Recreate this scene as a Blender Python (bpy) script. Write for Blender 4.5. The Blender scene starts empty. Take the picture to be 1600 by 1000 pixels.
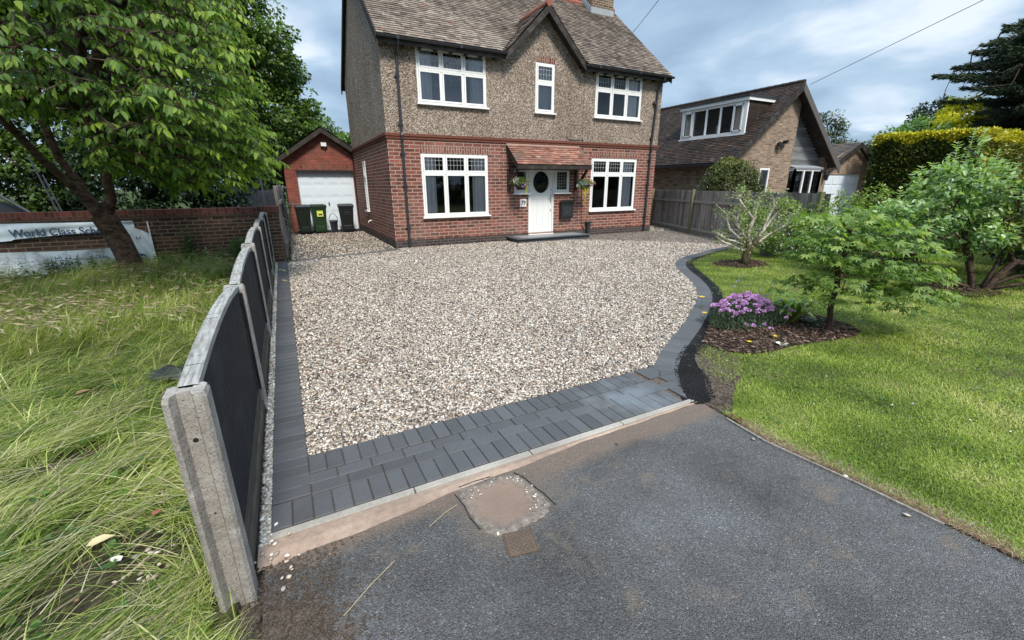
import bpy, math, random
import numpy as np
from mathutils import Vector, Matrix
D = bpy.data
C = bpy.context.scene.collection
random.seed(7)
RNG = np.random.default_rng(11)
R_ = math.radians

# ------------------------------------------------------------------ camera
cam = D.cameras.new('camera')
cam.sensor_width = 36
cam.lens = 14.942
cam.clip_start = 0.05
cam.clip_end = 2000
co = D.objects.new('camera', cam)
C.objects.link(co)
ri = Vector((0.886675, -0.462363, -0.005174))
up = Vector((0.144577, 0.266592, 0.952904))
fw = Vector((0.439209, 0.845665, -0.303227))
M = Matrix((ri, up, -fw)).transposed().to_4x4()
M.translation = Vector((0, 0, 1.65))
co.matrix_world = M
bpy.context.scene.camera = co

# ------------------------------------------------------------------ sky, sun, exposure
SUN_EL, SUN_AZ = 50, 188      # azimuth clockwise from +Y (north): behind the camera
w = D.worlds.new('World')
bpy.context.scene.world = w
w.use_nodes = True
nt = w.node_tree
nt.nodes.clear()
N = nt.nodes.new
out = N('ShaderNodeOutputWorld')
bg = N('ShaderNodeBackground')
bg.inputs['Strength'].default_value = 0.1
sky = N('ShaderNodeTexSky')
sky.sky_type = 'NISHITA'
sky.sun_disc = False
sky.sun_elevation = R_(SUN_EL)
sky.sun_rotation = R_(SUN_AZ)
tc = N('ShaderNodeTexCoord')
sep = N('ShaderNodeSeparateXYZ')
nt.links.new(tc.outputs['Generated'], sep.inputs[0])
zc = N('ShaderNodeMath'); zc.operation = 'MAXIMUM'; zc.inputs[1].default_value = 0.0
nt.links.new(sep.outputs[2], zc.inputs[0])
za = N('ShaderNodeMath'); za.operation = 'ADD'; za.inputs[1].default_value = 0.22
nt.links.new(zc.outputs[0], za.inputs[0])
dx = N('ShaderNodeMath'); dx.operation = 'DIVIDE'
dy = N('ShaderNodeMath'); dy.operation = 'DIVIDE'
nt.links.new(sep.outputs[0], dx.inputs[0]); nt.links.new(za.outputs[0], dx.inputs[1])
nt.links.new(sep.outputs[1], dy.inputs[0]); nt.links.new(za.outputs[0], dy.inputs[1])
cb = N('ShaderNodeCombineXYZ')
nt.links.new(dx.outputs[0], cb.inputs[0]); nt.links.new(dy.outputs[0], cb.inputs[1])
n1 = N('ShaderNodeTexNoise'); n1.inputs['Scale'].default_value = 1.5; n1.inputs['Detail'].default_value = 7; n1.inputs['Roughness'].default_value = 0.5
n1.inputs['Distortion'].default_value = 0.25
mp = N('ShaderNodeMapping'); mp.inputs['Location'].default_value = (3.7, 1.3, 0)
nt.links.new(cb.outputs[0], mp.inputs[0]); nt.links.new(mp.outputs[0], n1.inputs['Vector'])
cr = N('ShaderNodeValToRGB')
e = cr.color_ramp
e.elements[0].position = 0.36; e.elements[0].color = (1.55, 2.15, 2.95, 1)
e.elements[1].position = 0.68; e.elements[1].color = (4.6, 5.1, 5.7, 1)
q = e.elements.new(0.47); q.color = (2.0, 2.8, 3.75, 1)
q = e.elements.new(0.56); q.color = (2.6, 3.45, 4.4, 1)
nt.links.new(n1.outputs['Fac'], cr.inputs[0])
mx = N('ShaderNodeMixRGB'); mx.inputs[0].default_value = 0.92
nt.links.new(sky.outputs[0], mx.inputs[1]); nt.links.new(cr.outputs[0], mx.inputs[2])
# overcast skies are brighter overhead than towards the horizon
zr = N('ShaderNodeMapRange'); zr.inputs['From Min'].default_value = 0.42; zr.inputs['From Max'].default_value = 1.0; zr.inputs['To Min'].default_value = 1.0; zr.inputs['To Max'].default_value = 3.1
nt.links.new(sep.outputs[2], zr.inputs['Value'])
ml = N('ShaderNodeVectorMath'); ml.operation = 'SCALE'
nt.links.new(mx.outputs[0], ml.inputs[0]); nt.links.new(zr.outputs[0], ml.inputs['Scale'])
nt.links.new(ml.outputs[0], bg.inputs['Color'])
nt.links.new(bg.outputs[0], out.inputs['Surface'])

sl = D.lights.new('sun', 'SUN')
sl.energy = 2.3
sl.angle = R_(13)
sl.color = (1.0, 0.93, 0.82)
so = D.objects.new('sun', sl)
C.objects.link(so)
az = R_(SUN_AZ)
sd = Vector((math.sin(az) * math.cos(R_(SUN_EL)), math.cos(az) * math.cos(R_(SUN_EL)), math.sin(R_(SUN_EL))))
so.rotation_euler = sd.to_track_quat('Z', 'Y').to_euler()
so.location = (5, -10, 20)
vs = bpy.context.scene.view_settings
vs.view_transform = 'Standard'
vs.look = 'None'
vs.exposure = 0.95
vs.gamma = 1.0

# ------------------------------------------------------------------ helpers
def wl(o):
    p = np.zeros(3)
    while o is not None:
        p += np.array(o.location)
        o = o.parent
    return p

def finish(me, name, m, parent):
    o = D.objects.new(name, me)
    C.objects.link(o)
    if m is not None:
        me.materials.append(m)
    if parent is not None:
        o.parent = parent
    return o

def np_mesh(name, V, F, m, parent=None, rnd=None, smooth=False):
    V = np.asarray(V, dtype=np.float32).reshape(-1, 3)
    F = np.asarray(F, dtype=np.int32)
    if parent is not None:
        V = V - wl(parent).astype(np.float32)
    me = D.meshes.new(name)
    k = F.shape[1]
    me.vertices.add(len(V)); me.vertices.foreach_set('co', V.ravel())
    me.loops.add(F.size); me.loops.foreach_set('vertex_index', F.ravel())
    me.polygons.add(len(F))
    me.polygons.foreach_set('loop_start', np.arange(0, F.size, k, dtype=np.int32))
    me.polygons.foreach_set('loop_total', np.full(len(F), k, dtype=np.int32))
    if smooth:
        me.polygons.foreach_set('use_smooth', np.ones(len(F), dtype=bool))
    if rnd is not None:
        a = me.attributes.new('rnd', 'FLOAT', 'POINT')
        a.data.foreach_set('value', np.asarray(rnd, dtype=np.float32))
    me.update()
    me.validate()
    return finish(me, name, m, parent)

class MB:
    def __init__(s):
        s.v = []; s.f = []; s.r = []
    def add(s, vs_, fs, r=0.5):
        b = len(s.v)
        s.v += [tuple(map(float, p)) for p in vs_]
        s.f += [tuple(b + i for i in f) for f in fs]
        s.r += [r] * len(vs_)
        return s
    def box(s, x0, x1, y0, y1, z0, z1, r=0.5):
        return s.add([(x0, y0, z0), (x1, y0, z0), (x1, y1, z0), (x0, y1, z0), (x0, y0, z1), (x1, y0, z1), (x1, y1, z1), (x0, y1, z1)],
                     [(0, 3, 2, 1), (4, 5, 6, 7), (0, 1, 5, 4), (1, 2, 6, 5), (2, 3, 7, 6), (3, 0, 4, 7)], r)
    def obox(s, c, ax, ay, az_, hx, hy, hz, r=0.5):
        c = Vector(c); ax = Vector(ax).normalized() * hx; ay = Vector(ay).normalized() * hy; az_ = Vector(az_).normalized() * hz
        P = [c + i * ax + j * ay + k * az_ for k in (-1, 1) for (i, j) in ((-1, -1), (1, -1), (1, 1), (-1, 1))]
        return s.add(P, [(0, 3, 2, 1), (4, 5, 6, 7), (0, 1, 5, 4), (1, 2, 6, 5), (2, 3, 7, 6), (3, 0, 4, 7)], r)
    def bar(s, a, b, wx, wz, r=0.5, up_=(0, 0, 1)):
        a = Vector(a); b = Vector(b); d = b - a
        u = Vector(up_)
        sx = d.cross(u)
        if sx.length < 1e-6: sx = Vector((1, 0, 0))
        sx.normalize(); u = sx.cross(d).normalized()
        return s.obox((a + b) / 2, d, sx, u, d.length / 2, wx / 2, wz / 2, r)
    def poly(s, pts, r=0.5):
        return s.add(pts, [tuple(range(len(pts)))], r)
    def prism(s, pts, off, r=0.5):
        n = len(pts); off = Vector(off)
        P = [Vector(p) for p in pts] + [Vector(p) + off for p in pts]
        fs = [tuple(range(n - 1, -1, -1)), tuple(range(n, 2 * n))] + [(i, (i + 1) % n, n + (i + 1) % n, n + i) for i in range(n)]
        return s.add(P, fs, r)
    def tube(s, pts, rad, n=8, r=0.5, cap=True):
        pts = [Vector(p) for p in pts]
        if not hasattr(rad, '__len__'): rad = [rad] * len(pts)
        vs_ = []; fs = []
        ref = Vector((0.31, 0.17, 0.93)).normalized()
        for i, p in enumerate(pts):
            d = (pts[min(i + 1, len(pts) - 1)] - pts[max(i - 1, 0)]).normalized()
            a = d.cross(ref)
            if a.length < 0.1: a = d.cross(Vector((1, 0, 0)))
            a.normalize(); b = d.cross(a)
            for k in range(n):
                t = 2 * math.pi * k / n
                vs_.append(p + (a * math.cos(t) + b * math.sin(t)) * rad[i])
        for i in range(len(pts) - 1):
            for k in range(n):
                fs.append((i * n + k, i * n + (k + 1) % n, (i + 1) * n + (k + 1) % n, (i + 1) * n + k))
        if cap:
            fs.append(tuple(range(n - 1, -1, -1))); fs.append(tuple((len(pts) - 1) * n + k for k in range(n)))
        return s.add(vs_, fs, r)
    def lathe(s, c, prof, n=20, r=0.5):
        vs_ = []; fs = []
        for (rr, z) in prof:
            for k in range(n):
                t = 2 * math.pi * k / n
                vs_.append((c[0] + rr * math.cos(t), c[1] + rr * math.sin(t), c[2] + z))
        for i in range(len(prof) - 1):
            for k in range(n):
                fs.append((i * n + k, i * n + (k + 1) % n, (i + 1) * n + (k + 1) % n, (i + 1) * n + k))
        return s.add(vs_, fs, r)
    def build(s, name, m, parent=None, smooth=False, bevel=0):
        me = D.meshes.new(name)
        o3 = wl(parent)
        me.from_pydata([(a - o3[0], b - o3[1], c - o3[2]) for a, b, c in s.v], [], s.f)
        a = me.attributes.new('rnd', 'FLOAT', 'POINT')
        a.data.foreach_set('value', np.array(s.r, dtype=np.float32))
        if smooth:
            me.polygons.foreach_set('use_smooth', np.ones(len(me.polygons), dtype=bool))
        me.update()
        o = finish(me, name, m, parent)
        if bevel:
            b = o.modifiers.new('bevel', 'BEVEL'); b.width = bevel; b.segments = 2; b.limit_method = 'ANGLE'
        return o

def tag(o, label=None, cat=None, group=None, kind=None):
    if label: o['label'] = label
    if cat: o['category'] = cat
    if group: o['group'] = group
    if kind: o['kind'] = kind
    return o

def thing(name, label, cat, loc=(0, 0, 0), group=None, kind=None):
    o = D.objects.new(name, None)
    C.objects.link(o)
    o.location = loc
    o.empty_display_size = 0.2
    return tag(o, label, cat, group, kind)

def copy_tree(o, loc, parent=None):
    c = o.copy(); C.objects.link(c)
    if parent is None: c.location = loc
    else: c.parent = parent
    for ch in list(o.children): copy_tree(ch, None, c)
    return c

# ------------------------------------------------------------------ materials
class G:                                  # tiny node-graph writer
    def __init__(s, name):
        s.m = D.materials.new(name); s.m.use_nodes = True
        s.t = s.m.node_tree; s.t.nodes.clear()
        s.o = s.t.nodes.new('ShaderNodeOutputMaterial')
    def n(s, typ, ins=None, **kw):
        x = s.t.nodes.new('ShaderNode' + typ)
        for k, v in kw.items(): setattr(x, k, v)
        for k, v in (ins or {}).items():
            if hasattr(v, 'is_output') or isinstance(v, bpy.types.NodeSocket): s.t.links.new(v, x.inputs[k])
            else: x.inputs[k].default_value = v
        return x
    def pos(s): return s.n('NewGeometry').outputs['Position']
    def noise(s, scale, detail=4, rough=0.5, vec=None, dist=0.0):
        return s.n('TexNoise', {'Vector': vec or s.pos(), 'Scale': scale, 'Detail': detail, 'Roughness': rough, 'Distortion': dist}).outputs['Fac']
    def ramp(s, fac, els, mode='LINEAR'):
        x = s.n('ValToRGB', {0: fac}); r = x.color_ramp; r.interpolation = mode
        while len(r.elements) < len(els): r.elements.new(0.5)
        for el, (p, c) in zip(r.elements, els):
            el.position = p; el.color = (c if hasattr(c, '__len__') else (c, c, c)) + ((1,) if (not hasattr(c, '__len__') or len(c) == 3) else ())
        return x.outputs[0]
    def mix(s, f, a, b, typ='MIX'):
        return s.n('MixRGB', {0: f, 1: a if not isinstance(a, tuple) else a + (1,), 2: b if not isinstance(b, tuple) else b + (1,)}, blend_type=typ).outputs[0]
    def math(s, op, a, b=0.0, clamp=False):
        return s.n('Math', {0: a, 1: b}, operation=op, use_clamp=clamp).outputs[0]
    def attr(s, nm='rnd'): return s.n('Attribute', attribute_name=nm).outputs['Fac']
    def bump(s, h, strength=0.3, dist=0.01, nrm=None):
        d = {'Height': h, 'Strength': strength, 'Distance': dist}
        if nrm: d['Normal'] = nrm
        return s.n('Bump', d).outputs[0]
    def bsdf(s, col, rough=0.7, spec=0.3, nrm=None, metal=0.0, **kw):
        d = {'Base Color': col if not isinstance(col, tuple) else col + (1,), 'Roughness': rough, 'Specular IOR Level': spec, 'Metallic': metal}
        if nrm: d['Normal'] = nrm
        d.update(kw)
        return s.n('BsdfPrincipled', d).outputs[0]
    def end(s, sh): s.t.links.new(sh, s.o.inputs['Surface']); return s.m

def plain(name, col, rough=0.6, spec=0.3, metal=0.0, var=0.12, scale=8, bs=0.0, dirt=None):
    g = G(name)
    nz = g.noise(scale, 5, 0.6)
    c = g.mix(nz, tuple(x * (1 - var) for x in col), tuple(min(1, x * (1 + var)) for x in col))
    if dirt:
        d = g.ramp(g.noise(scale * 0.35, 6, 0.65), [(0.5, 0.0), (0.72, 0.7)])
        c = g.mix(d, c, dirt)
    nrm = g.bump(g.noise(scale * 12, 3), bs, 0.01) if bs else None
    return g.end(g.bsdf(c, rough, spec, nrm, metal))

def brick_mat(name, c1, c2, mortar, swap=False, weather=(0.5, 0.45, 0.38), wamt=0.25, row=0.075, ms=0.010, dark=0.5):
    g = G(name)
    sp = g.n('SeparateXYZ', {0: g.pos()})
    u = g.math('ADD', sp.outputs[0], sp.outputs[1])
    cb_ = g.n('CombineXYZ', {0: sp.outputs[2] if swap else u, 1: u if swap else sp.outputs[2], 2: 0.0})
    b = g.n('TexBrick', {'Vector': cb_.outputs[0], 'Color1': c1 + (1,), 'Color2': c2 + (1,), 'Mortar': mortar + (1,), 'Scale': 1.0,
                         'Mortar Size': ms, 'Mortar Smooth': 0.15, 'Bias': 0.0, 'Brick Width': row * 3, 'Row Height': row})
    wv = g.n('TexWhiteNoise', {}, noise_dimensions='2D')
    # second, independent per-brick tone
    sc = g.n('VectorMath', {0: cb_.outputs[0], 1: (1 / (row * 3), 1 / row, 1)}, operation='MULTIPLY')
    fl = g.n('VectorMath', {0: sc.outputs[0]}, operation='FLOOR')
    g.t.links.new(fl.outputs[0], wv.inputs['Vector'])
    tone = g.ramp(wv.outputs['Value'], [(0.0, 1 - dark), (0.35, 0.9), (0.8, 1.05), (1.0, 1.3)])
    c = g.mix(1.0, b.outputs['Color'], tone, 'MULTIPLY')
    c = g.mix(b.outputs['Fac'], c, mortar)
    grime = g.ramp(g.noise(1.1, 6, 0.65), [(0.45, 0.0), (0.75, 1.0)])
    c = g.mix(g.math('MULTIPLY', grime, wamt), c, weather)
    fine = g.ramp(g.noise(55, 3, 0.6), [(0.3, 0.8), (0.7, 1.15)])
    c = g.mix(1.0, c, fine, 'MULTIPLY')
    h = g.math('SUBTRACT', g.math('MULTIPLY', g.noise(60, 2), 0.3), b.outputs['Fac'])
    return g.end(g.bsdf(c, 0.85, 0.2, g.bump(h, 0.6, 0.012)))

m_brick = brick_mat('red_brick', (0.27, 0.085, 0.058), (0.16, 0.058, 0.046), (0.37, 0.29, 0.24), weather=(0.30, 0.22, 0.18), wamt=0.35, row=0.092, ms=0.011)
m_brick_s = brick_mat('soldier_brick', (0.25, 0.075, 0.05), (0.16, 0.055, 0.04), (0.33, 0.27, 0.22), swap=True)
m_brick_gs = brick_mat('garage_soldier_brick', (0.24, 0.06, 0.04), (0.17, 0.05, 0.036), (0.17, 0.10, 0.08), swap=True, wamt=0.1)
m_brick_g = brick_mat('garage_brick', (0.27, 0.06, 0.038), (0.21, 0.052, 0.036), (0.17, 0.10, 0.08), wamt=0.1, dark=0.25)
m_brick_w = brick_mat('wall_brick', (0.115, 0.052, 0.036), (0.062, 0.036, 0.03), (0.19, 0.155, 0.12), weather=(0.07, 0.065, 0.04), wamt=0.5, dark=0.45)
m_brick_c = brick_mat('coping_brick', (0.17, 0.045, 0.034), (0.12, 0.04, 0.03), (0.10, 0.08, 0.07), swap=True, wamt=0.3, weather=(0.06, 0.05, 0.035))
m_brick_n = brick_mat('buff_brick', (0.35, 0.255, 0.185), (0.25, 0.18, 0.13), (0.30, 0.24, 0.19), wamt=0.25, weather=(0.2, 0.14, 0.1))
m_brick_ch = brick_mat('chimney_brick', (0.17, 0.10, 0.065), (0.10, 0.06, 0.045), (0.32, 0.27, 0.2))
m_string = plain('string_brick', (0.15, 0.055, 0.038), 0.8, 0.2, var=0.35, scale=14, bs=0.3)
m_plinth = brick_mat('plinth_brick', (0.045, 0.04, 0.04), (0.07, 0.05, 0.045), (0.13, 0.11, 0.1), wamt=0.3, weather=(0.12, 0.09, 0.08))

def rough_cast():
    g = G('pebbledash')
    v = g.n('TexVoronoi', {'Vector': g.pos(), 'Scale': 42.0, 'Randomness': 1.0})
    rr = g.n('SeparateColor', {0: v.outputs['Color']})
    c = g.ramp(rr.outputs[0], [(0.0, (0.12, 0.092, 0.072)), (0.25, (0.225, 0.175, 0.138)), (0.55, (0.32, 0.258, 0.205)), (0.8, (0.43, 0.36, 0.295)), (1.0, (0.60, 0.525, 0.45))])
    v2 = g.n('TexVoronoi', {'Vector': g.pos(), 'Scale': 80.0})
    r2 = g.n('SeparateColor', {0: v2.outputs['Color']})
    c = g.mix(0.7, c, g.ramp(r2.outputs[0], [(0.0, 0.5), (1.0, 1.35)]), 'MULTIPLY')
    big = g.ramp(g.noise(0.7, 5, 0.6), [(0.35, (0.86, 0.84, 0.82)), (0.7, (1.1, 1.1, 1.1))])
    c = g.mix(1.0, c, big, 'MULTIPLY')
    st = g.n('Mapping', {'Vector': g.pos(), 'Scale': (3.0, 3.0, 0.18)}).outputs[0]
    streak = g.ramp(g.noise(1.0, 5, 0.6, vec=st), [(0.5, (1, 1, 1)), (0.75, (0.78, 0.77, 0.76))])
    c = g.mix(1.0, c, streak, 'MULTIPLY')
    h = g.math('SUBTRACT', 1.0, v.outputs['Distance'])
    return g.end(g.bsdf(c, 0.9, 0.15, g.bump(h, 0.9, 0.02)))
m_dash = rough_cast()

def tile_mat(name, els, moss=None, mossamt=0.6):
    g = G(name)
    c = g.ramp(g.attr(), els)
    n_ = g.ramp(g.noise(18, 5, 0.7), [(0.3, 0.65), (0.7, 1.3)])
    c = g.mix(1.0, c, n_, 'MULTIPLY')
    big = g.ramp(g.noise(0.8, 5, 0.6), [(0.35, 0.75), (0.65, 1.15)])
    c = g.mix(1.0, c, big, 'MULTIPLY')
    if moss:
        k = g.ramp(g.noise(2.2, 8, 0.75), [(0.5, 0.0), (0.66, mossamt)])
        c = g.mix(k, c, moss)
    return g.end(g.bsdf(c, 0.8, 0.25, g.bump(g.noise(90, 3), 0.5, 0.01)))
m_tile = tile_mat('clay_tile_weathered', [(0.0, (0.07, 0.052, 0.042)), (0.4, (0.165, 0.128, 0.10)), (0.75, (0.27, 0.215, 0.168)), (0.96, (0.31, 0.27, 0.23)), (1.0, (0.24, 0.13, 0.09))])
m_tile_red = tile_mat('clay_tile_red', [(0.0, (0.13, 0.06, 0.045)), (0.5, (0.27, 0.125, 0.09)), (0.85, (0.36, 0.19, 0.14)), (1.0, (0.42, 0.28, 0.21))], moss=(0.17, 0.14, 0.11), mossamt=0.85)
m_tile_n = tile_mat('mossy_tile', [(0.0, (0.014, 0.011, 0.010)), (0.5, (0.034, 0.025, 0.021)), (0.85, (0.06, 0.042, 0.032)), (1.0, (0.13, 0.11, 0.09))], moss=(0.075, 0.038, 0.018), mossamt=0.7)
m_tile_g = tile_mat('grey_tile', [(0.0, (0.05, 0.045, 0.042)), (1.0, (0.12, 0.10, 0.09))], moss=(0.13, 0.06, 0.02), mossamt=0.5)
m_ridge = plain('ridge_clay', (0.28, 0.10, 0.07), 0.8, 0.2, var=0.3, scale=5)
m_upvc = plain('white_upvc', (0.80, 0.80, 0.78), 0.35, 0.45, var=0.02)
m_upvc_d = plain('white_door', (0.78, 0.79, 0.78), 0.4, 0.45, var=0.03)
m_black = plain('black_paint', (0.018, 0.018, 0.02), 0.45, 0.4, var=0.3)
m_gutter = plain('black_plastic', (0.03, 0.033, 0.038), 0.4, 0.5, var=0.2)
m_barge = plain('dark_bargeboard', (0.03, 0.024, 0.02), 0.6, 0.3, var=0.35, scale=12, dirt=(0.10, 0.09, 0.08))
m_lead = plain('lead', (0.30, 0.32, 0.34), 0.6, 0.4, var=0.25, scale=6)
m_came = plain('lead_came', (0.42, 0.43, 0.42), 0.5, 0.5, var=0.1)
m_curtain = plain('curtain_cloth', (0.80, 0.81, 0.82), 0.9, 0.1, var=0.12)
m_curtain2 = plain('beige_curtain', (0.52, 0.47, 0.38), 0.9, 0.1, var=0.12)
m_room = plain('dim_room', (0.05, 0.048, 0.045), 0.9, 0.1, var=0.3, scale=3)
m_steel = plain('steel', (0.55, 0.55, 0.54), 0.3, 0.5, metal=1.0, var=0.05)
m_stonestep = plain('slate_step', (0.075, 0.085, 0.095), 0.5, 0.4, var=0.2, scale=10)
m_steptop = plain('step_top', (0.24, 0.25, 0.25), 0.5, 0.4, var=0.15, scale=10)
m_white = plain('white_plastic', (0.78, 0.78, 0.76), 0.4, 0.4, var=0.03)
m_garagedoor = plain('garage_door_paint', (0.66, 0.73, 0.79), 0.4, 0.4, var=0.04)

def glass_mat(name, tint=0.85, ior=1.55):
    g = G(name)
    tr = g.n('BsdfTransparent', {'Color': (tint, tint, tint * 1.02, 1)})
    gl = g.n('BsdfGlossy', {'Color': (0.95, 0.97, 1, 1), 'Roughness': 0.03})
    fr = g.n('Fresnel', {'IOR': ior, 'Normal': g.bump(g.noise(1.5, 2), 0.08, 0.1)})
    return g.end(g.n('MixShader', {0: fr.outputs[0], 1: tr.outputs[0], 2: gl.outputs[0]}).outputs[0])
m_glass = glass_mat('window_glass', 0.93, 1.7)
m_glass_up = glass_mat('coated_window_glass', 0.9, 2.1)

def gravel_mat(name, sc, flat=False):
    g = G(name)
    if flat:
        v = g.n('TexVoronoi', {'Vector': g.pos(), 'Scale': sc, 'Randomness': 1.0})
        f = g.n('SeparateColor', {0: v.outputs['Color']}).outputs[0]
    else:
        f = g.attr()
    c = g.ramp(f, [(0.0, (0.03, 0.026, 0.025)), (0.16, (0.08, 0.066, 0.056)), (0.30, (0.18, 0.15, 0.12)), (0.36, (0.25, 0.15, 0.095)), (0.46, (0.36, 0.295, 0.225)),
                   (0.58, (0.20, 0.215, 0.225)), (0.70, (0.47, 0.40, 0.32)), (0.88, (0.56, 0.51, 0.45)), (1.0, (0.84, 0.81, 0.75))])
    big = g.ramp(g.noise(0.9, 4, 0.6), [(0.35, (0.93, 0.89, 0.85)), (0.65, (1.07, 1.04, 1.00))])
    c = g.mix(1.0, c, big, 'MULTIPLY')
    if flat:
        h = g.ramp(v.outputs['Distance'], [(0.0, 1.0), (0.75, 0.0)])
        c = g.mix(1.0, c, g.ramp(v.outputs['Distance'], [(0.3, (1, 1, 1)), (0.7, (0.16, 0.14, 0.13))]), 'MULTIPLY')
        return g.end(g.bsdf(c, 0.7, 0.3, g.bump(h, 1.0, 0.02)))
    c = g.mix(0.6, c, g.ramp(g.noise(120, 2), [(0.3, 0.8), (0.7, 1.15)]), 'MULTIPLY')
    return g.end(g.bsdf(c, 0.55, 0.4))
m_gravel_flat = gravel_mat('gravel_bed', 34, True)
m_stone = gravel_mat('gravel_stones', 1)

def tarmac():
    g = G('tarmac')
    p = g.pos()
    v = g.n('TexVoronoi', {'Vector': p, 'Scale': 190.0})
    rr = g.n('SeparateColor', {0: v.outputs['Color']}).outputs[0]
    c = g.ramp(rr, [(0.0, (0.070, 0.067, 0.065)), (0.6, (0.13, 0.127, 0.124)), (0.955, (0.17, 0.166, 0.16)), (0.985, (0.23, 0.225, 0.215)), (1.0, (0.38, 0.37, 0.35))])
    big = g.ramp(g.noise(1.3, 6, 0.6), [(0.32, (0.56, 0.545, 0.53)), (0.5, (0.93, 0.93, 0.92)), (0.72, (1.28, 1.31, 1.37))])
    c = g.mix(1.0, c, big, 'MULTIPLY')
    spot = g.ramp(g.noise(3.4, 8, 0.75), [(0.56, 0.0), (0.66, 0.6)])
    c = g.mix(spot, c, (0.20, 0.155, 0.115))
    # sand washed off the mortar haunch and round the old cover: a stain with its own shape
    sp = g.n('SeparateXYZ', {0: p})
    d = g.math('SUBTRACT', 1.86, sp.outputs[1])                 # metres in front of the haunch
    nz = g.noise(2.6, 6, 0.65)
    k = g.math('SUBTRACT', g.math('MULTIPLY', nz, 0.62), g.math('MULTIPLY', d, 3.0))
    sand = g.ramp(k, [(0.0, 0.0), (0.30, 0.85)])
    c = g.mix(sand, c, g.mix(g.noise(30, 4), (0.17, 0.125, 0.095), (0.26, 0.19, 0.145)))
    dv = g.n('VectorMath', {0: p, 1: (0.86, 1.72, 0.0)}, operation='DISTANCE').outputs['Value']
    k2 = g.math('SUBTRACT', g.math('MULTIPLY', nz, 0.7), g.math('MULTIPLY', dv, 1.0))
    c = g.mix(g.ramp(k2, [(-0.05, 0.0), (0.15, 0.75)]), c, (0.17, 0.135, 0.105))
    # soil kicked out beside the fence post
    ds = g.n('VectorMath', {0: p, 1: (-0.34, 1.35, 0.0)}, operation='DISTANCE').outputs['Value']
    k3 = g.math('SUBTRACT', g.math('MULTIPLY', g.noise(9, 8, 0.75), 0.74), ds)
    c = g.mix(g.ramp(k3, [(-0.06, 0.0), (0.10, 0.9)]), c, g.mix(g.noise(40, 5, 0.7), (0.065, 0.048, 0.037), (0.19, 0.14, 0.105)))
    h = g.math('ADD', g.math('MULTIPLY', v.outputs['Distance'], -1.0), g.noise(60, 3))
    rgh = g.ramp(g.noise(1.7, 4), [(0.3, 0.55), (0.7, 0.8)])
    return g.end(g.bsdf(c, rgh, 0.35, g.bump(h, 0.9, 0.010)))
m_tarmac = tarmac()

def soil_mat(name, a, b, sc=30, bs=0.8):
    g = G(name)
    c = g.mix(g.ramp(g.noise(sc, 7, 0.75), [(0.3, 0.0), (0.7, 1.0)]), a, b)
    c = g.mix(1.0, c, g.ramp(g.noise(2.0, 5), [(0.3, 0.7), (0.7, 1.2)]), 'MULTIPLY')
    return g.end(g.bsdf(c, 0.95, 0.1, g.bump(g.noise(sc, 7, 0.75), bs, 0.03)))
m_soil = soil_mat('bare_soil', (0.05, 0.038, 0.03), (0.21, 0.165, 0.13), 45)
m_dark_tar = soil_mat('fresh_black_tarmac', (0.012, 0.012, 0.013), (0.05, 0.05, 0.052), 140, 1.0)
m_field = soil_mat('field_soil', (0.028, 0.022, 0.015), (0.095, 0.075, 0.05), 25)
m_ground = soil_mat('rough_grass', (0.03, 0.045, 0.015), (0.07, 0.09, 0.03), 10)
m_mulch = soil_mat('mulch_bed', (0.02, 0.012, 0.009), (0.08, 0.05, 0.035), 40)
m_mortar = soil_mat('sandy_mortar', (0.27, 0.195, 0.15), (0.42, 0.31, 0.24), 18, 0.4)
m_kerb = soil_mat('kerb_concrete', (0.27, 0.245, 0.21), (0.40, 0.37, 0.32), 60, 0.2)
def lawn_m():
    g = G('lawn_turf')
    c = g.ramp(g.noise(1.6, 7, 0.65), [(0.35, (0.07, 0.09, 0.022)), (0.5, (0.12, 0.13, 0.04)), (0.65, (0.20, 0.165, 0.09))])
    c = g.mix(1.0, c, g.ramp(g.noise(90, 4), [(0.3, 0.45), (0.7, 1.2)]), 'MULTIPLY')
    return g.end(g.bsdf(c, 0.9, 0.1, g.bump(g.noise(80, 4), 0.8, 0.02)))
m_lawn = lawn_m()

def paver_mat():
    g = G('charcoal_block')
    c = g.ramp(g.attr(), [(0.0, (0.060, 0.060, 0.061)), (0.6, (0.076, 0.076, 0.078)), (1.0, (0.096, 0.096, 0.098))])
    c = g.mix(1.0, c, g.ramp(g.noise(160, 3, 0.7), [(0.3, 0.78), (0.7, 1.25)]), 'MULTIPLY')
    c = g.mix(g.ramp(g.noise(3.0, 6, 0.7), [(0.5, 0.0), (0.75, 0.45)]), c, (0.10, 0.105, 0.11))
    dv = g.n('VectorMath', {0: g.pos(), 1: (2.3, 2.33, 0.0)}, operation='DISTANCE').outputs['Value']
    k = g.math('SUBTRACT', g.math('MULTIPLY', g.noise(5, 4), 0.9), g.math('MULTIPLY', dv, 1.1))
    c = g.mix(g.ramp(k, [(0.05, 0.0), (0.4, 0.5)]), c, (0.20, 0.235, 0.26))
    return g.end(g.bsdf(c, 0.62, 0.35, g.bump(g.noise(220, 3), 0.3, 0.004)))
m_paver = paver_mat()

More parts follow.
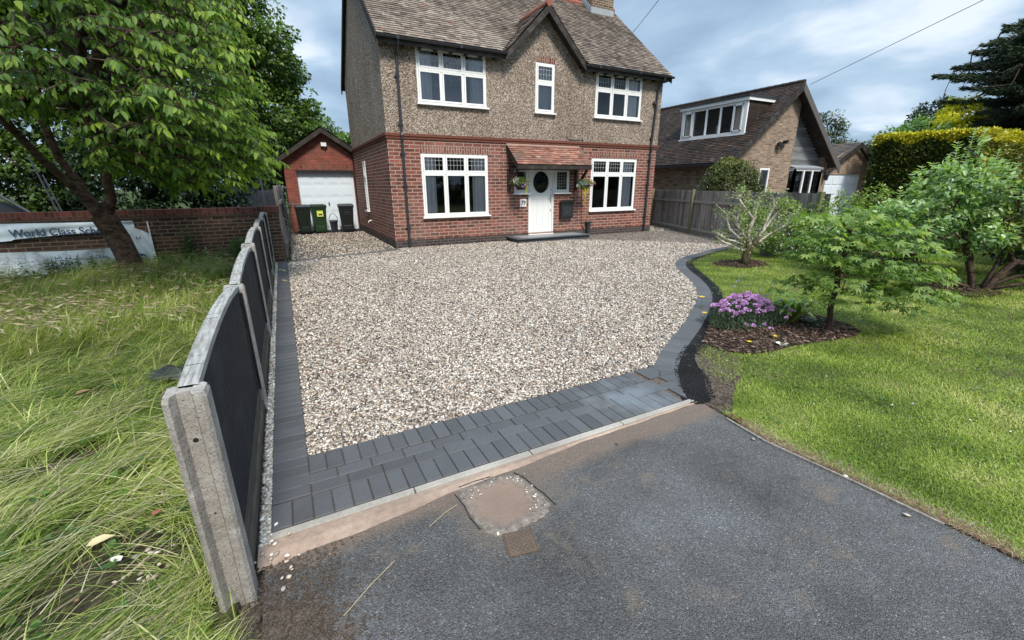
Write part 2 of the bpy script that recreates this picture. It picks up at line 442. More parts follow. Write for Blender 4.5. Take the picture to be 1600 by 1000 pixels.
def concrete_m():
    g = G('weathered_concrete')
    c = g.ramp(g.noise(6, 7, 0.7), [(0.25, (0.16, 0.14, 0.12)), (0.5, (0.29, 0.265, 0.235)), (0.75, (0.42, 0.40, 0.37))])
    v = g.n('TexVoronoi', {'Vector': g.pos(), 'Scale': 230.0})
    r = g.n('SeparateColor', {0: v.outputs['Color']}).outputs[0]
    c = g.mix(1.0, c, g.ramp(r, [(0.0, 0.6), (0.12, 0.92), (0.88, 1.05), (1.0, 1.25)]), 'MULTIPLY')
    pit = g.ramp(g.noise(150, 2), [(0.30, 0.0), (0.37, 1.0)])
    c = g.mix(1.0, c, g.mix(pit, (0.5, 0.47, 0.44), (1, 1, 1)), 'MULTIPLY')
    return g.end(g.bsdf(c, 0.9, 0.15, g.bump(g.math('ADD', pit, g.noise(40, 4)), 0.5, 0.008)))
m_conc = concrete_m()
def timber(name, a, b, sx=(40, 40, 2.0), dirt=None):
    g = G(name)
    mpp = g.n('Mapping', {'Vector': g.pos(), 'Scale': sx}).outputs[0]
    c = g.mix(g.ramp(g.noise(1.0, 6, 0.65, vec=mpp), [(0.3, 0.0), (0.7, 1.0)]), a, b)
    c = g.mix(1.0, c, g.ramp(g.attr(), [(0.0, 0.6), (1.0, 1.35)]), 'MULTIPLY')
    if dirt: c = g.mix(g.ramp(g.noise(2.5, 6, 0.7), [(0.5, 0.0), (0.7, 0.7)]), c, dirt)
    return g.end(g.bsdf(c, 0.85, 0.15, g.bump(g.noise(1.0, 6, 0.65, vec=mpp), 0.4, 0.01)))
m_fence = timber('grey_fence_timber', (0.14, 0.12, 0.107), (0.35, 0.315, 0.285), dirt=(0.11, 0.10, 0.085))
m_fpost = timber('mossy_post_timber', (0.13, 0.11, 0.07), (0.24, 0.22, 0.14), dirt=(0.10, 0.12, 0.04))
m_kick = timber('dark_board', (0.05, 0.042, 0.035), (0.13, 0.11, 0.09), sx=(60, 4, 60), dirt=(0.06, 0.07, 0.035))
m_rail = timber('pale_rail_timber', (0.20, 0.17, 0.145), (0.38, 0.34, 0.30), sx=(2, 2, 40))
m_top = timber('grey_panel_top', (0.13, 0.125, 0.115), (0.46, 0.45, 0.42), sx=(70, 5, 70), dirt=(0.2, 0.19, 0.17))
m_panel = timber('black_painted_panel', (0.013, 0.014, 0.016), (0.034, 0.036, 0.04), sx=(70, 5, 70), dirt=(0.05, 0.052, 0.053))
m_clad = timber('grey_cladding', (0.10, 0.10, 0.105), (0.30, 0.30, 0.30), sx=(2, 2, 50))

def bark_m(name, a, b, sx=(14, 14, 4)):
    g = G(name)
    mpp = g.n('Mapping', {'Vector': g.pos(), 'Scale': sx}).outputs[0]
    nz = g.noise(1.0, 7, 0.7, vec=mpp, dist=0.6)
    c = g.mix(g.ramp(nz, [(0.35, 0.0), (0.68, 1.0)]), a, b)
    return g.end(g.bsdf(c, 0.9, 0.15, g.bump(nz, 1.0, 0.04)))
m_bark = bark_m('cherry_bark', (0.018, 0.012, 0.01), (0.13, 0.092, 0.07), (9, 9, 16))
m_bark_p = bark_m('pale_pruned_wood', (0.30, 0.25, 0.22), (0.72, 0.66, 0.61), (9, 9, 9))
m_bark_g = bark_m('mossy_bark', (0.05, 0.038, 0.025), (0.15, 0.125, 0.075))
m_bark_a = bark_m('maple_bark', (0.035, 0.022, 0.018), (0.11, 0.07, 0.055))

def leaf_mat(name, els, trans=0.3, rough=0.45, spec=0.4, tcol=1.5):
    g = G(name)
    c = g.ramp(g.attr(), els)
    c = g.mix(1.0, c, g.ramp(g.noise(0.9, 3), [(0.3, 0.85), (0.7, 1.15)]), 'MULTIPLY')
    p_ = g.bsdf(c, rough, spec)
    tc_ = g.mix(1.0, c, (tcol * 1.05, tcol * 1.1, tcol * 0.45), 'MULTIPLY')
    t_ = g.n('BsdfTranslucent', {'Color': tc_}).outputs[0]
    return g.end(g.n('MixShader', {0: trans, 1: p_, 2: t_}).outputs[0])
GR = lambda *a: list(zip(np.linspace(0, 1, len(a)).tolist(), a))
m_cherry = leaf_mat('cherry_leaf', GR((0.026, 0.056, 0.013), (0.062, 0.125, 0.026), (0.12, 0.21, 0.038), (0.26, 0.37, 0.05)), 0.45, 0.52, 0.32)
m_maple = leaf_mat('tree_leaf', GR((0.025, 0.055, 0.010), (0.055, 0.105, 0.018), (0.10, 0.17, 0.03), (0.15, 0.23, 0.045)), 0.32)
m_darkleaf = leaf_mat('dark_leaf', GR((0.008, 0.020, 0.007), (0.018, 0.038, 0.012), (0.03, 0.06, 0.018)), 0.15)
m_acer = leaf_mat('acer_leaf', GR((0.045, 0.09, 0.018), (0.10, 0.18, 0.035), (0.19, 0.29, 0.065), (0.34, 0.42, 0.13)), 0.42)
m_vib = leaf_mat('shrub_leaf', GR((0.045, 0.095, 0.032), (0.11, 0.20, 0.06), (0.21, 0.33, 0.11), (0.42, 0.53, 0.27)), 0.35, 0.35, 0.5)
m_rhodo = leaf_mat('rhododendron_leaf', GR((0.09, 0.14, 0.025), (0.18, 0.24, 0.05), (0.30, 0.35, 0.10)), 0.2, 0.4)
m_phil = leaf_mat('pale_green_leaf', GR((0.08, 0.14, 0.025), (0.15, 0.23, 0.04), (0.28, 0.36, 0.08)), 0.3)
m_hedge = leaf_mat('golden_yew', [(0.0, (0.018, 0.026, 0.009)), (0.45, (0.09, 0.115, 0.026)), (0.62, (0.17, 0.18, 0.02)), (1.0, (0.62, 0.55, 0.03))], 0.1)
m_yellow = leaf_mat('yellow_leaf', GR((0.35, 0.36, 0.02), (0.62, 0.58, 0.03), (0.8, 0.74, 0.08)), 0.3)
m_conifer = leaf_mat('conifer_needles', GR((0.012, 0.025, 0.016), (0.034, 0.056, 0.034), (0.07, 0.095, 0.05)), 0.15, 0.6)
m_birch = leaf_mat('hazy_leaf', GR((0.03, 0.045, 0.022), (0.06, 0.085, 0.035), (0.10, 0.13, 0.055)), 0.2)
m_grass = leaf_mat('lawn_blade', GR((0.06, 0.095, 0.013), (0.165, 0.245, 0.028), (0.28, 0.36, 0.05), (0.50, 0.47, 0.20)), 0.3, 0.5, 0.3)
m_long = leaf_mat('long_grass_blade', GR((0.04, 0.07, 0.012), (0.105, 0.17, 0.024), (0.21, 0.29, 0.04), (0.40, 0.43, 0.12), (0.66, 0.62, 0.33)), 0.3, 0.5, 0.3)
m_straw = leaf_mat('straw', GR((0.26, 0.21, 0.12), (0.42, 0.36, 0.22), (0.52, 0.47, 0.32)), 0.2, 0.6, 0.2, 1.0)
m_nettle = leaf_mat('nettle_leaf', GR((0.03, 0.07, 0.015), (0.06, 0.13, 0.024), (0.11, 0.20, 0.04)), 0.3)
m_silver = leaf_mat('grey_green_leaf', GR((0.05, 0.09, 0.045), (0.14, 0.19, 0.12)), 0.2)
def petal(name, a, b):
    return leaf_mat(name, GR(a, b), 0.2, 0.7, 0.15, 1.0)
m_purple = petal('purple_petal', (0.50, 0.22, 0.58), (0.82, 0.54, 0.86))
m_lilac = petal('faded_lilac_petal', (0.33, 0.29, 0.40), (0.5, 0.46, 0.56))
m_yel = petal('yellow_petal', (0.75, 0.48, 0.02), (0.85, 0.62, 0.04))
m_wht = petal('white_petal', (0.65, 0.62, 0.62), (0.8, 0.8, 0.78))
m_blue = petal('blue_petal', (0.14, 0.24, 0.5), (0.3, 0.4, 0.65))
m_peach = petal('peach_petal', (0.6, 0.25, 0.17), (0.7, 0.4, 0.3))

# ------------------------------------------------------------------ ground, drive, paving
def sheet(name, pts, z, m, kind='structure', sub=None):
    mb = MB(); mb.poly([(x, y, z) for x, y in pts]); o = mb.build(name, m)
    return tag(o, kind=kind)
sheet('ground', [(-300, -200), (400, -200), (400, 400), (-300, 400)], -0.06, m_ground)
OUT = [(2.63, 2.03), (2.79, 2.24), (3.03, 2.48), (3.30, 2.70), (3.63, 2.90), (4.29, 3.28), (4.98, 3.72), (5.55, 4.12), (6.07, 4.60), (6.54, 5.14), (6.97, 5.72), (7.40, 6.22), (8.0, 6.66), (8.93, 7.02), (10.08, 7.36), (11.3, 7.6)]
INN = [(2.62, 2.47), (2.80, 2.58), (2.93, 2.70), (3.22, 2.90), (3.55, 3.10), (4.20, 3.46), (4.87, 3.89), (5.43, 4.28), (5.93, 4.74), (6.37, 5.27), (6.80, 5.86), (7.27, 6.40), (7.90, 6.87), (8.86, 7.23), (10.04, 7.57), (11.3, 7.82)]
grav = [(-0.30, 2.05), (-0.30, 11.0), (0.0, 11.0), (0.05, 18.0), (2.6, 18.0), (2.6, 11.88), (11.93, 11.88), (11.93, 17), (14.9, 17), (13.7, 13.6), (11.42, 7.6)] + INN[::-1][0:] + [(2.62, 2.1)]
sheet('gravel_base', grav, -0.012, m_gravel_flat)
LE = [(2.73, 1.95), (2.66, 1.40), (2.72, 0.91), (2.75, 0.53), (2.76, 0.27), (2.80, -0.6), (2.82, -8)]
sheet('tarmac', [(-0.31, -8), (2.83, -8), (2.80, -0.6), (2.77, 0.27), (2.75, 0.91), (2.70, 1.40), (2.80, 1.99), (-0.31, 1.99)], -0.004, m_tarmac)
lawn_pts = OUT + [(13.2, 7.4), (16, 4.2), (24, -2), (24, -8)] + LE[::-1]
sheet('lawn', lawn_pts, 0.0, m_lawn)
sheet('field', [(-0.40, -8), (-0.40, 11.04), (-30, 11.04), (-30, -8)], -0.004, m_field)
sheet('verge_soil', [(-0.40, -8), (-0.31, -8), (-0.31, 11.0), (-0.40, 11.0)], -0.03, m_soil)

# block paving: every block a bevelled box in one paving mesh
pv = MB()
def block(c, u, lu, lv, g=0.0021, h=0.05):
    r = min(1, max(0, random.gauss(0.5, 0.22)))
    u = Vector((u[0], u[1], 0)).normalized(); v_ = Vector((-u.y, u.x, 0))
    z = 0.004 + random.uniform(-0.0012, 0.0012)
    hu = lu / 2 - g; hv = lv / 2 - g; b = 0.004
    P = []
    for (zz, k) in ((z - h, 0), (z - b, 0), (z, b)):
        for (i, j) in ((-1, -1), (1, -1), (1, 1), (-1, 1)):
            p = Vector((c[0], c[1], 0)) + u * i * (hu - k) + v_ * j * (hv - k)
            P.append((p.x, p.y, zz))
    fs = [(8, 9, 10, 11)]
    for a in (0, 4):
        for k in range(4): fs.append((a + k, a + (k + 1) % 4, a + 4 + (k + 1) % 4, a + 4 + k))
    pv.add(P, fs, r)
for i in range(86): block((-0.19, 2.28 + 0.05 + 0.1 * i), (1, 0), 0.2, 0.1)
for i in range(29): block((-0.24 + 0.1 * i, 2.17), (1, 0), 0.1, 0.2)
for i in range(27): block((-0.04 + 0.1 * i, 2.575), (1, 0), 0.1, 0.2)
for i in range(14): block((0.01 + 0.2 * i + (.025 if i == 13 else 0), 2.32), (1, 0), 0.2 if i < 13 else .3, 0.1)
for i in range(14): block((-0.04 + 0.2 * i, 2.42), (1, 0), 0.2, 0.1)
def catm(P, n=12):
    o = []
    for i in range(len(P) - 1):
        p0 = P[max(i - 1, 0)]; p1 = P[i]; p2 = P[i + 1]; p3 = P[min(i + 2, len(P) - 1)]
        for k in range(n):
            t = k / n
            o.append(tuple(0.5 * (2 * b + (c - a) * t + (2 * a - 5 * b + 4 * c - d) * t * t + (-a + 3 * b - 3 * c + d) * t ** 3) for a, b, c, d in zip(p0, p1, p2, p3)))
    o.append(P[-1]); return o
ci = catm(INN[1:]); cu = catm(OUT[1:])
def resample(P, step):
    o = [P[0]]; acc = 0
    for a, b in zip(P, P[1:]):
        L = math.dist(a, b); d = 0
        while acc + (L - d) >= step:
            d += step - acc; acc = 0
            o.append((a[0] + (b[0] - a[0]) * d / L, a[1] + (b[1] - a[1]) * d / L))
        acc += L - d
    return o
mid = [((a[0] + b[0]) / 2, (a[1] + b[1]) / 2) for a, b in zip(ci, cu)]
rs = [p_ for p_ in resample(mid, 0.1) if p_[0] > 2.99]
for k in range(len(rs) - 1):
    a, b = rs[k], rs[k + 1]
    c = ((a[0] + b[0]) / 2, (a[1] + b[1]) / 2)
    block(c, (b[0] - a[0], b[1] - a[1]), 0.104, 0.215, g=0.0009)
# cut blocks where the curve meets the band
def cut(pts, r):
    pv.add([(x_, y_, -.04) for x_, y_ in pts] + [(x_, y_, .0042) for x_, y_ in pts], [tuple(range(len(pts), 2 * len(pts)))] + [(i, (i + 1) % len(pts), len(pts) + (i + 1) % len(pts), len(pts) + i) for i in range(len(pts))], r)
cut([(2.662, 2.075), (2.76, 2.20), (2.662, 2.268)], .5); cut([(2.762, 2.275), (2.81, 2.272), (2.90, 2.366), (2.762, 2.366)], .4); cut([(2.662, 2.272), (2.76, 2.206), (2.805, 2.266), (2.76, 2.268)], .6)
cut([(2.762, 2.372), (2.906, 2.372), (2.985, 2.458), (2.80, 2.49), (2.762, 2.468)], .45); cut([(2.662, 2.478), (2.76, 2.478), (2.86, 2.56), (2.86, 2.67), (2.662, 2.67)], .55)
cut([(2.865, 2.56), (2.99, 2.47), (3.12, 2.575), (2.93, 2.70), (2.865, 2.68)], .5); cut([(2.80, 2.495), (2.985, 2.464), (2.99, 2.466), (2.865, 2.553)], .4)
L0 = Vector((-0.08, 10.93, 0)); L1 = Vector((2.6, 11.62, 0)); dd = (L1 - L0)
for i in range(13): p = L0 + dd * ((i + 0.5) / 13); [block(p + dd * ((q_ - .5) / 26), dd, dd.length / 26, 0.2) for q_ in (0, 1)]
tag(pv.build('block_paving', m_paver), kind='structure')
sheet('paving_bed', [(-0.29, 2.07), (2.64, 2.07), (2.95, 2.6), (2.9, 2.67), (-0.09, 2.67), (-0.09, 10.9), (-0.29, 10.9)], -0.007, m_soil)
kb = MB()
for i in range(4):
    x0 = -0.33 + 0.76 * i
    kb.box(x0 + 0.003, min(2.69, x0 + 0.757), 2.015, 2.064, -0.1, 0.003)
tag(kb.build('kerb_edging', m_kerb, bevel=0.005), kind='structure')
mo = MB()
xs = np.linspace(-0.34, 2.69, 60)
prev = None
for x in xs:
    t = max(0, (2.0 - x) / 2.3)
    wv_ = 0.025 + 0.15 * t ** 1.5 + (0.004 + .006 * t) * math.sin(x * 7.1) + 0.003 * math.sin(x * 19)
    cur = [(x, 2.014, -0.004), (x, 2.014 - wv_ * 0.5, 0.004), (x, 2.014 - wv_, -0.0035)]
    if prev:
        for a in range(2): mo.add([prev[a], cur[a], cur[a + 1], prev[a + 1]], [(0, 3, 2, 1)])
    prev = cur
tag(mo.build('mortar_haunch', m_mortar, smooth=True), kind='structure')
sheet('black_tarmac_patch', [(3.60, 2.92), (3.25, 2.72), (2.98, 2.50), (2.74, 2.24), (2.60, 2.06), (2.66, 1.975), (2.76, 1.95), (2.86, 1.965), (2.93, 2.03), (2.98, 2.10), (3.08, 2.18), (3.15, 2.27), (3.21, 2.36), (3.26, 2.47), (3.34, 2.56), (3.44, 2.66), (3.62, 2.79)], 0.0028, m_dark_tar)
sheet('soil_strip', [(3.58, 2.93), (4.25, 3.31), (4.95, 3.75), (5.51, 4.15), (6.03, 4.63), (6.50, 5.17), (6.93, 5.75), (7.36, 6.25), (7.6, 6.36), (7.68, 6.3), (7.5, 6.05), (7.08, 5.58), (6.66, 5.02), (6.2, 4.48), (5.68, 4.0), (5.1, 3.5), (4.6, 3.1), (3.9, 2.72), (3.60, 2.78)], 0.0024, m_dark_tar)
BARE = [(3.95, 2.80), (3.60, 2.86), (3.30, 2.62), (3.10, 2.38), (2.98, 2.22), (2.85, 2.09), (2.78, 1.98), (2.72, 1.95), (2.70, 1.80), (2.80, 1.76), (2.98, 1.90), (3.2, 2.03), (3.45, 2.15), (3.62, 2.30), (3.75, 2.42)]
sheet('bare_soil', BARE, 0.0014, m_soil)
BED = [(4.55, 3.32), (4.95, 3.52), (5.4, 3.55), (5.75, 3.3), (5.96, 2.99), (5.95, 2.7), (5.9, 2.45), (5.70, 2.26), (5.42, 2.20), (5.1, 2.26), (4.61, 2.36), (4.3, 2.36), (3.96, 2.42), (3.80, 2.62), (3.85, 2.9), (4.2, 3.12)]
sheet('mulch_bed', BED, 0.010, m_mulch)
BED2 = [(8.58 + 0.62 * math.cos(t) * (1 + .15 * math.sin(3 * t)), 5.78 + 0.5 * math.sin(t) * (1 + .2 * math.cos(2 * t))) for t in np.linspace(0, 2 * math.pi, 18)[:-1]]
sheet('tree_bed', BED2, 0.010, m_mulch)
BED3 = [(9.5 + 0.75 * math.cos(t) * (1 + .15 * math.sin(3 * t)), 2.6 + 0.45 * math.sin(t)) for t in np.linspace(0, 2 * math.pi, 18)[:-1]]
sheet('shrub_bed', BED3, 0.010, m_mulch)
sheet('garage_apron', [(0.25, 17.2), (2.58, 17.2), (2.58, 17.99), (0.25, 17.99)], 0.004, m_dark_tar)
sheet('neighbour_drive', [(16.2, 5), (30, 5), (30, 16), (14.9, 12)], -0.02, m_tarmac)

eb_ = MB(); ly_ = [1.72, 1.40, 1.15, 0.91, .72, .53]; lx_ = [2.665, 2.635, 2.665, 2.695, 2.71, 2.725]
for (ya, xa), (yb, xb) in zip(zip(ly_, lx_), zip(ly_[1:], lx_[1:])): eb_.bar((xa, ya, -.004), (xb, yb, -.004), .016, .03)
tag(eb_.build('edging_board', m_fence), label='thin pale timber edging board between the tarmac and the lawn', cat='edging')

def inpoly(x, y, poly):
    x = np.asarray(x); y = np.asarray(y); c = np.zeros(x.shape, bool); n = len(poly); j = n - 1
    for i in range(n):
        xi, yi = poly[i]; xj, yj = poly[j]
        with np.errstate(divide='ignore', invalid='ignore'):
            t = ((yi > y) != (yj > y)) & (x < (xj - xi) * (y - yi) / ((yj - yi) if yj != yi else 1e-9) + xi)
        c ^= t; j = i
    return c

# ------------------------------------------------------------------ loose stones of the drive
ph = (1 + 5 ** .5) / 2
ICO_V = np.array([(-1, ph, 0), (1, ph, 0), (-1, -ph, 0), (1, -ph, 0), (0, -1, ph), (0, 1, ph), (0, -1, -ph), (0, 1, -ph), (ph, 0, -1), (ph, 0, 1), (-ph, 0, -1), (-ph, 0, 1)], float) / 1.902
ICO_F = np.array([(0, 11, 5), (0, 5, 1), (0, 1, 7), (0, 7, 10), (0, 10, 11), (1, 5, 9), (5, 11, 4), (11, 10, 2), (10, 7, 6), (7, 1, 8), (3, 9, 4), (3, 4, 2), (3, 2, 6), (3, 6, 8), (3, 8, 9), (4, 9, 5), (2, 4, 11), (6, 2, 10), (8, 6, 7), (9, 8, 1)])
def rotm(n):
    q_ = RNG.normal(size=(n, 4)); q_ /= np.linalg.norm(q_, axis=1)[:, None]
    a, b, c, d = q_.T
    return np.stack([np.stack([a*a+b*b-c*c-d*d, 2*(b*c-a*d), 2*(b*d+a*c)], 1), np.stack([2*(b*c+a*d), a*a-b*b+c*c-d*d, 2*(c*d-a*b)], 1), np.stack([2*(b*d-a*c), 2*(c*d+a*b), a*a-b*b-c*c+d*d], 1)], 1)
def zrot(n, tilt=0.35):
    a = RNG.uniform(0, 2 * np.pi, n); Rz = np.zeros((n, 3, 3)); Rz[:, 0, 0] = np.cos(a); Rz[:, 0, 1] = -np.sin(a); Rz[:, 1, 0] = np.sin(a); Rz[:, 1, 1] = np.cos(a); Rz[:, 2, 2] = 1
    t = RNG.normal(0, tilt, n); Rx = np.zeros((n, 3, 3)); Rx[:, 0, 0] = 1; Rx[:, 1, 1] = np.cos(t); Rx[:, 1, 2] = -np.sin(t); Rx[:, 2, 1] = np.sin(t); Rx[:, 2, 2] = np.cos(t)
    return Rz @ Rx
def stones(name, x, y, z, size, m, parent=None, rnd=None, flat=0.6):
    n = len(x)
    jit = 1 + RNG.uniform(-0.22, 0.22, (n, 12, 1))
    V = ICO_V[None] * jit * (np.stack([RNG.uniform(0.8, 1.45, n), RNG.uniform(0.7, 1.0, n), RNG.uniform(flat - .15, flat + .2, n)], 1) * size[:, None])[:, None, :]
    V = np.einsum('nij,nkj->nki', zrot(n, 0.4), V) + np.stack([x, y, z], 1)[:, None, :]
    F = (ICO_F[None] + (np.arange(n) * 12)[:, None, None]).reshape(-1, 3)
    r = RNG.uniform(0, 1, n) if rnd is None else rnd
    return np_mesh(name, V.reshape(-1, 3), F, m, parent, np.repeat(r, 12), smooth=True)
gp = [(-0.085, 2.675), (-0.085, 10.83), (2.6, 11.51), (2.6, 11.85), (11.9, 11.85), (13.2, 11.9), (11.45, 7.85)] + INN[::-1] + [(2.6, 2.675)]
gp2 = [p for p in gp if not (p[0] > 2.55 and p[1] < 2.69 and p[0] < 2.95)] + [(2.88, 2.70)]
N0 = 640000
# density falls with distance from the camera
dist = 2.6 + 11 * RNG.uniform(0, 1, N0) ** 1.25
ang = RNG.uniform(R_(-8), R_(62), N0)
x = dist * np.sin(ang); y = dist * np.cos(ang)
k = inpoly(x, y, gp2) & (y > 2.675)
x, y, dist = x[k], y[k], dist[k]
sz = RNG.uniform(0.0055, 0.0125, len(x)) * (1 + 0.05 * np.maximum(dist - 3, 0))
z = RNG.uniform(-0.014, 0.004, len(x))
tag(stones('gravel', x, y, z, sz, m_stone), label='pale mixed decorative gravel spread over the driveway', cat='gravel', kind='stuff')
n = 46000
x = RNG.uniform(0.0, 14.0, n); y = RNG.uniform(10.9, 17.2, n); k = inpoly(x, y, [(-.02, 11.05), (2.57, 11.73), (2.57, 17.2), (.1, 17.2)]) | inpoly(x, y, [(11.95, 11.6), (13.0, 11.8), (13.6, 13.4), (11.95, 13.4)])
tag(stones('gravel_far', x[k], y[k], RNG.uniform(-0.014, 0.004, k.sum()), RNG.uniform(0.012, 0.021, k.sum()), m_stone), label='decorative gravel in front of the garage and behind the corner of the house', cat='gravel', kind='stuff')
n = 5200
x = RNG.uniform(-0.335, -0.292, n); y = 2.0 + 9 * RNG.uniform(0, 1, n) ** 1.5
tag(stones('gravel_edge', x, y, RNG.uniform(-0.02, -0.002, n), RNG.uniform(0.008, 0.014, n), m_stone, rnd=RNG.uniform(0.5, 1, n)), label='narrow strip of whitish pebbles between the panel fence and the dark blocks', cat='gravel', kind='stuff')
n = 24
x = RNG.normal(-0.27, 0.05, n); y = RNG.normal(1.9, 0.09, n)
k = x > -0.36
tag(stones('spilled_pebbles', x[k], y[k], np.full(k.sum(), 0.008), RNG.uniform(0.006, 0.013, k.sum()), m_stone, rnd=RNG.uniform(0.6, 1, k.sum())), label='spilled pale pebbles by the foot of the concrete post', cat='pebbles', kind='stuff')
# crumbs on the soil and tarmac
n = 2600
x = RNG.normal(-0.2, 0.13, n); y = RNG.normal(1.5, 0.28, n); k = (x > -0.40) & (y < 1.86)
tag(stones('soil_crumbs', x[k], y[k], np.full(k.sum(), 0.0), RNG.uniform(0.002, 0.008, k.sum()), m_soil), label='crumbled brown soil on the tarmac beside the first fence post', cat='soil', kind='stuff')
n = 3000
x = RNG.uniform(2.66, 3.9, n); y = RNG.uniform(1.75, 2.9, n); k = inpoly(x, y, BARE) & (y < (x - 2.72) * 0.98 + 1.90)
tag(stones('bare_soil_crumbs', x[k], y[k], np.full(k.sum(), 0.006), RNG.uniform(0.003, 0.010, k.sum()), m_soil), label='crumbled bare soil between the black patch and the lawn', cat='soil', kind='stuff')

PATCH = [(3.60, 2.92), (3.25, 2.72), (2.98, 2.50), (2.76, 2.24), (2.66, 2.06), (2.70, 1.96), (2.86, 1.965), (2.98, 2.10), (3.15, 2.27), (3.26, 2.47), (3.44, 2.66), (3.66, 2.80)]
n = 9000
x = RNG.uniform(2.66, 3.7, n); y = RNG.uniform(1.93, 2.95, n); k = inpoly(x, y, PATCH) & (RNG.uniform(0, 1, n) < .8)
xs2 = RNG.uniform(0, 1, 2600); ci_ = np.array(catm(OUT, 12)); ii = (xs2 * (len(ci_) * .72)).astype(int) + int(len(ci_) * .22); ii = np.minimum(ii, len(ci_) - 1)
x = np.concatenate([x[k], ci_[ii, 0] + .02 + np.abs(RNG.normal(0, .07, 2600))]); y = np.concatenate([y[k], ci_[ii, 1] - .02 - np.abs(RNG.normal(0, .06, 2600))])
tag(stones('black_crumbs', x, y, np.full(len(x), 0.003), RNG.uniform(0.003, 0.009, len(x)), m_dark_tar), label='loose black tarmac crumbs and soil banked along the lawn side of the curved paving', cat='tarmac crumbs', kind='stuff')
# old cover patch + stopcock cover
cp = MB()
ringv = [(0.66, 1.93), (0.80, 1.93), (0.92, 1.92), (1.01, 1.88), (1.04, 1.75), (1.05, 1.60), (0.98, 1.53), (0.85, 1.52), (0.72, 1.51), (0.66, 1.60), (0.64, 1.75), (0.64, 1.87)]
c_ = (0.83, 1.73)
lvl = [(1.0, -0.0035), (0.94, 0.0025), (0.84, 0.003), (0.76, -0.0005), (0.4, -0.0015), (0.0, -0.0015)]
rings = []
rp = catm([(p[0], p[1]) for p in ringv] + [ringv[0]], 6)[:-1]
for (s_, zz) in lvl[:-1]:
    rings.append([(c_[0] + (p[0] - c_[0]) * s_ * (1 + 0.03 * math.sin(i * 1.7)), c_[1] + (p[1] - c_[1]) * s_ * (1 + 0.03 * math.sin(i * 2.3)), zz + 0.0005 * random.uniform(-1, 1)) for i, p in enumerate(rp)])
nr = len(rp); V = [q for r_ in rings for q in r_] + [(c_[0], c_[1], -0.0012)]
F = []
for a in range(len(rings) - 1):
    for i in range(nr): F.append((a * nr + i, a * nr + (i + 1) % nr, (a + 1) * nr + (i + 1) % nr, (a + 1) * nr + i))
for i in range(nr): F.append(((len(rings) - 1) * nr + i, (len(rings) - 1) * nr + (i + 1) % nr, len(V) - 1))
cp.add(V, F)
def patchm():
    g = G('silt_and_mortar')
    p = g.pos()
    d = g.n('VectorMath', {0: p, 1: (0.83, 1.73, 0)}, operation='DISTANCE').outputs['Value']
    kk = g.math('ADD', d, g.math('MULTIPLY', g.noise(9, 5), 0.12))
    silt = g.mix(g.noise(4, 5), (0.16, 0.108, 0.08), (0.26, 0.185, 0.14))
    rub = g.ramp(g.noise(28, 8, 0.8), [(0.3, (0.07, 0.058, 0.05)), (0.5, (0.17, 0.14, 0.115)), (0.62, (0.26, 0.22, 0.18)), (0.74, (0.55, 0.51, 0.46))])
    c = g.mix(g.ramp(kk, [(0.19, 0.0), (0.25, 1.0)]), silt, rub)
    return g.end(g.bsdf(c, 0.7, 0.3, g.bump(g.noise(45, 6, 0.75), 0.7, 0.01)))
m_patch = patchm()
tag(cp.build('concrete_patch', m_patch, smooth=True), kind='structure')
n = 70; t = RNG.uniform(-1.3, 2.6, n); rr = RNG.normal(0.18, 0.03, n)
tag(stones('mortar_crumbs', 0.84 + rr * np.cos(t), 1.73 + rr * 0.9 * np.sin(t), np.full(n, 0.004), RNG.uniform(0.002, 0.008, n), m_stone, rnd=RNG.uniform(0.55, 1, n)), label='broken mortar crumbs round the silted patch in the tarmac', cat='mortar crumbs', kind='stuff')
ck = MB()
for P_ in ([(1.00, 1.915), (1.035, 1.84), (1.045, 1.76), (1.065, 1.68), (1.075, 1.57)], [(.62, 1.90), (.635, 1.80), (.63, 1.70), (.645, 1.60)], [(.66, 1.945), (.76, 1.95), (.86, 1.945)]):
    for a_, b_ in zip(P_, P_[1:]): ck.bar((a_[0], a_[1], -.001), (b_[0], b_[1], -.0022), .005, .006)
tag(ck.build('tarmac_joint', m_black), kind='structure')
cv = thing('stopcock_cover', 'small rusty chequered metal cover set in the tarmac beside the silted patch', 'metal cover', (0.785, 1.43, 0))
m_rust = plain('rusty_iron', (0.115, 0.082, 0.06), 0.75, 0.3, var=0.35, scale=20, metal=0.2, dirt=(0.17, 0.12, 0.085))
ax = Vector((0.97, -0.22, 0)).normalized(); ay = Vector((0.22, 0.97, 0)).normalized(); cc = Vector((0.785, 1.435, 0))
pl = MB(); pl.obox(cc, ax, ay, (0, 0, 1), 0.068, 0.062, 0.003)
for i in range(-5, 6):
    for s_ in (1, -1):
        dr = (ax + ay * s_).normalized(); nn = Vector((-dr.y, dr.x, 0))
        for (a, b) in [(-0.08, 0.08)]:
            pts = []
            for q_ in np.linspace(-0.09, 0.09, 37):
                p = cc + nn * i * 0.017 + dr * q_
                u_ = (p - cc).dot(ax); v_ = (p - cc).dot(ay)
                if abs(u_) < 0.062 and abs(v_) < 0.056 and not (abs(u_) < 0.022 and abs(v_) < 0.018): pts.append(p)
                elif len(pts) > 1:
                    pl.bar(pts[0] + Vector((0, 0, .0035)), pts[-1] + Vector((0, 0, .0035)), 0.003, 0.002); pts = []
                else: pts = []
            if len(pts) > 1: pl.bar(pts[0] + Vector((0, 0, .0035)), pts[-1] + Vector((0, 0, .0035)), 0.003, 0.002)
pl.build('plate', m_rust, cv)
fr = MB()
for (a, b) in (((-1, -1), (1, -1)), ((1, -1), (1, 1)), ((1, 1), (-1, 1)), ((-1, 1), (-1, -1))):
    fr.bar(cc + ax * a[0] * 0.073 + ay * a[1] * 0.067, cc + ax * b[0] * 0.073 + ay * b[1] * 0.067, 0.006, 0.007)
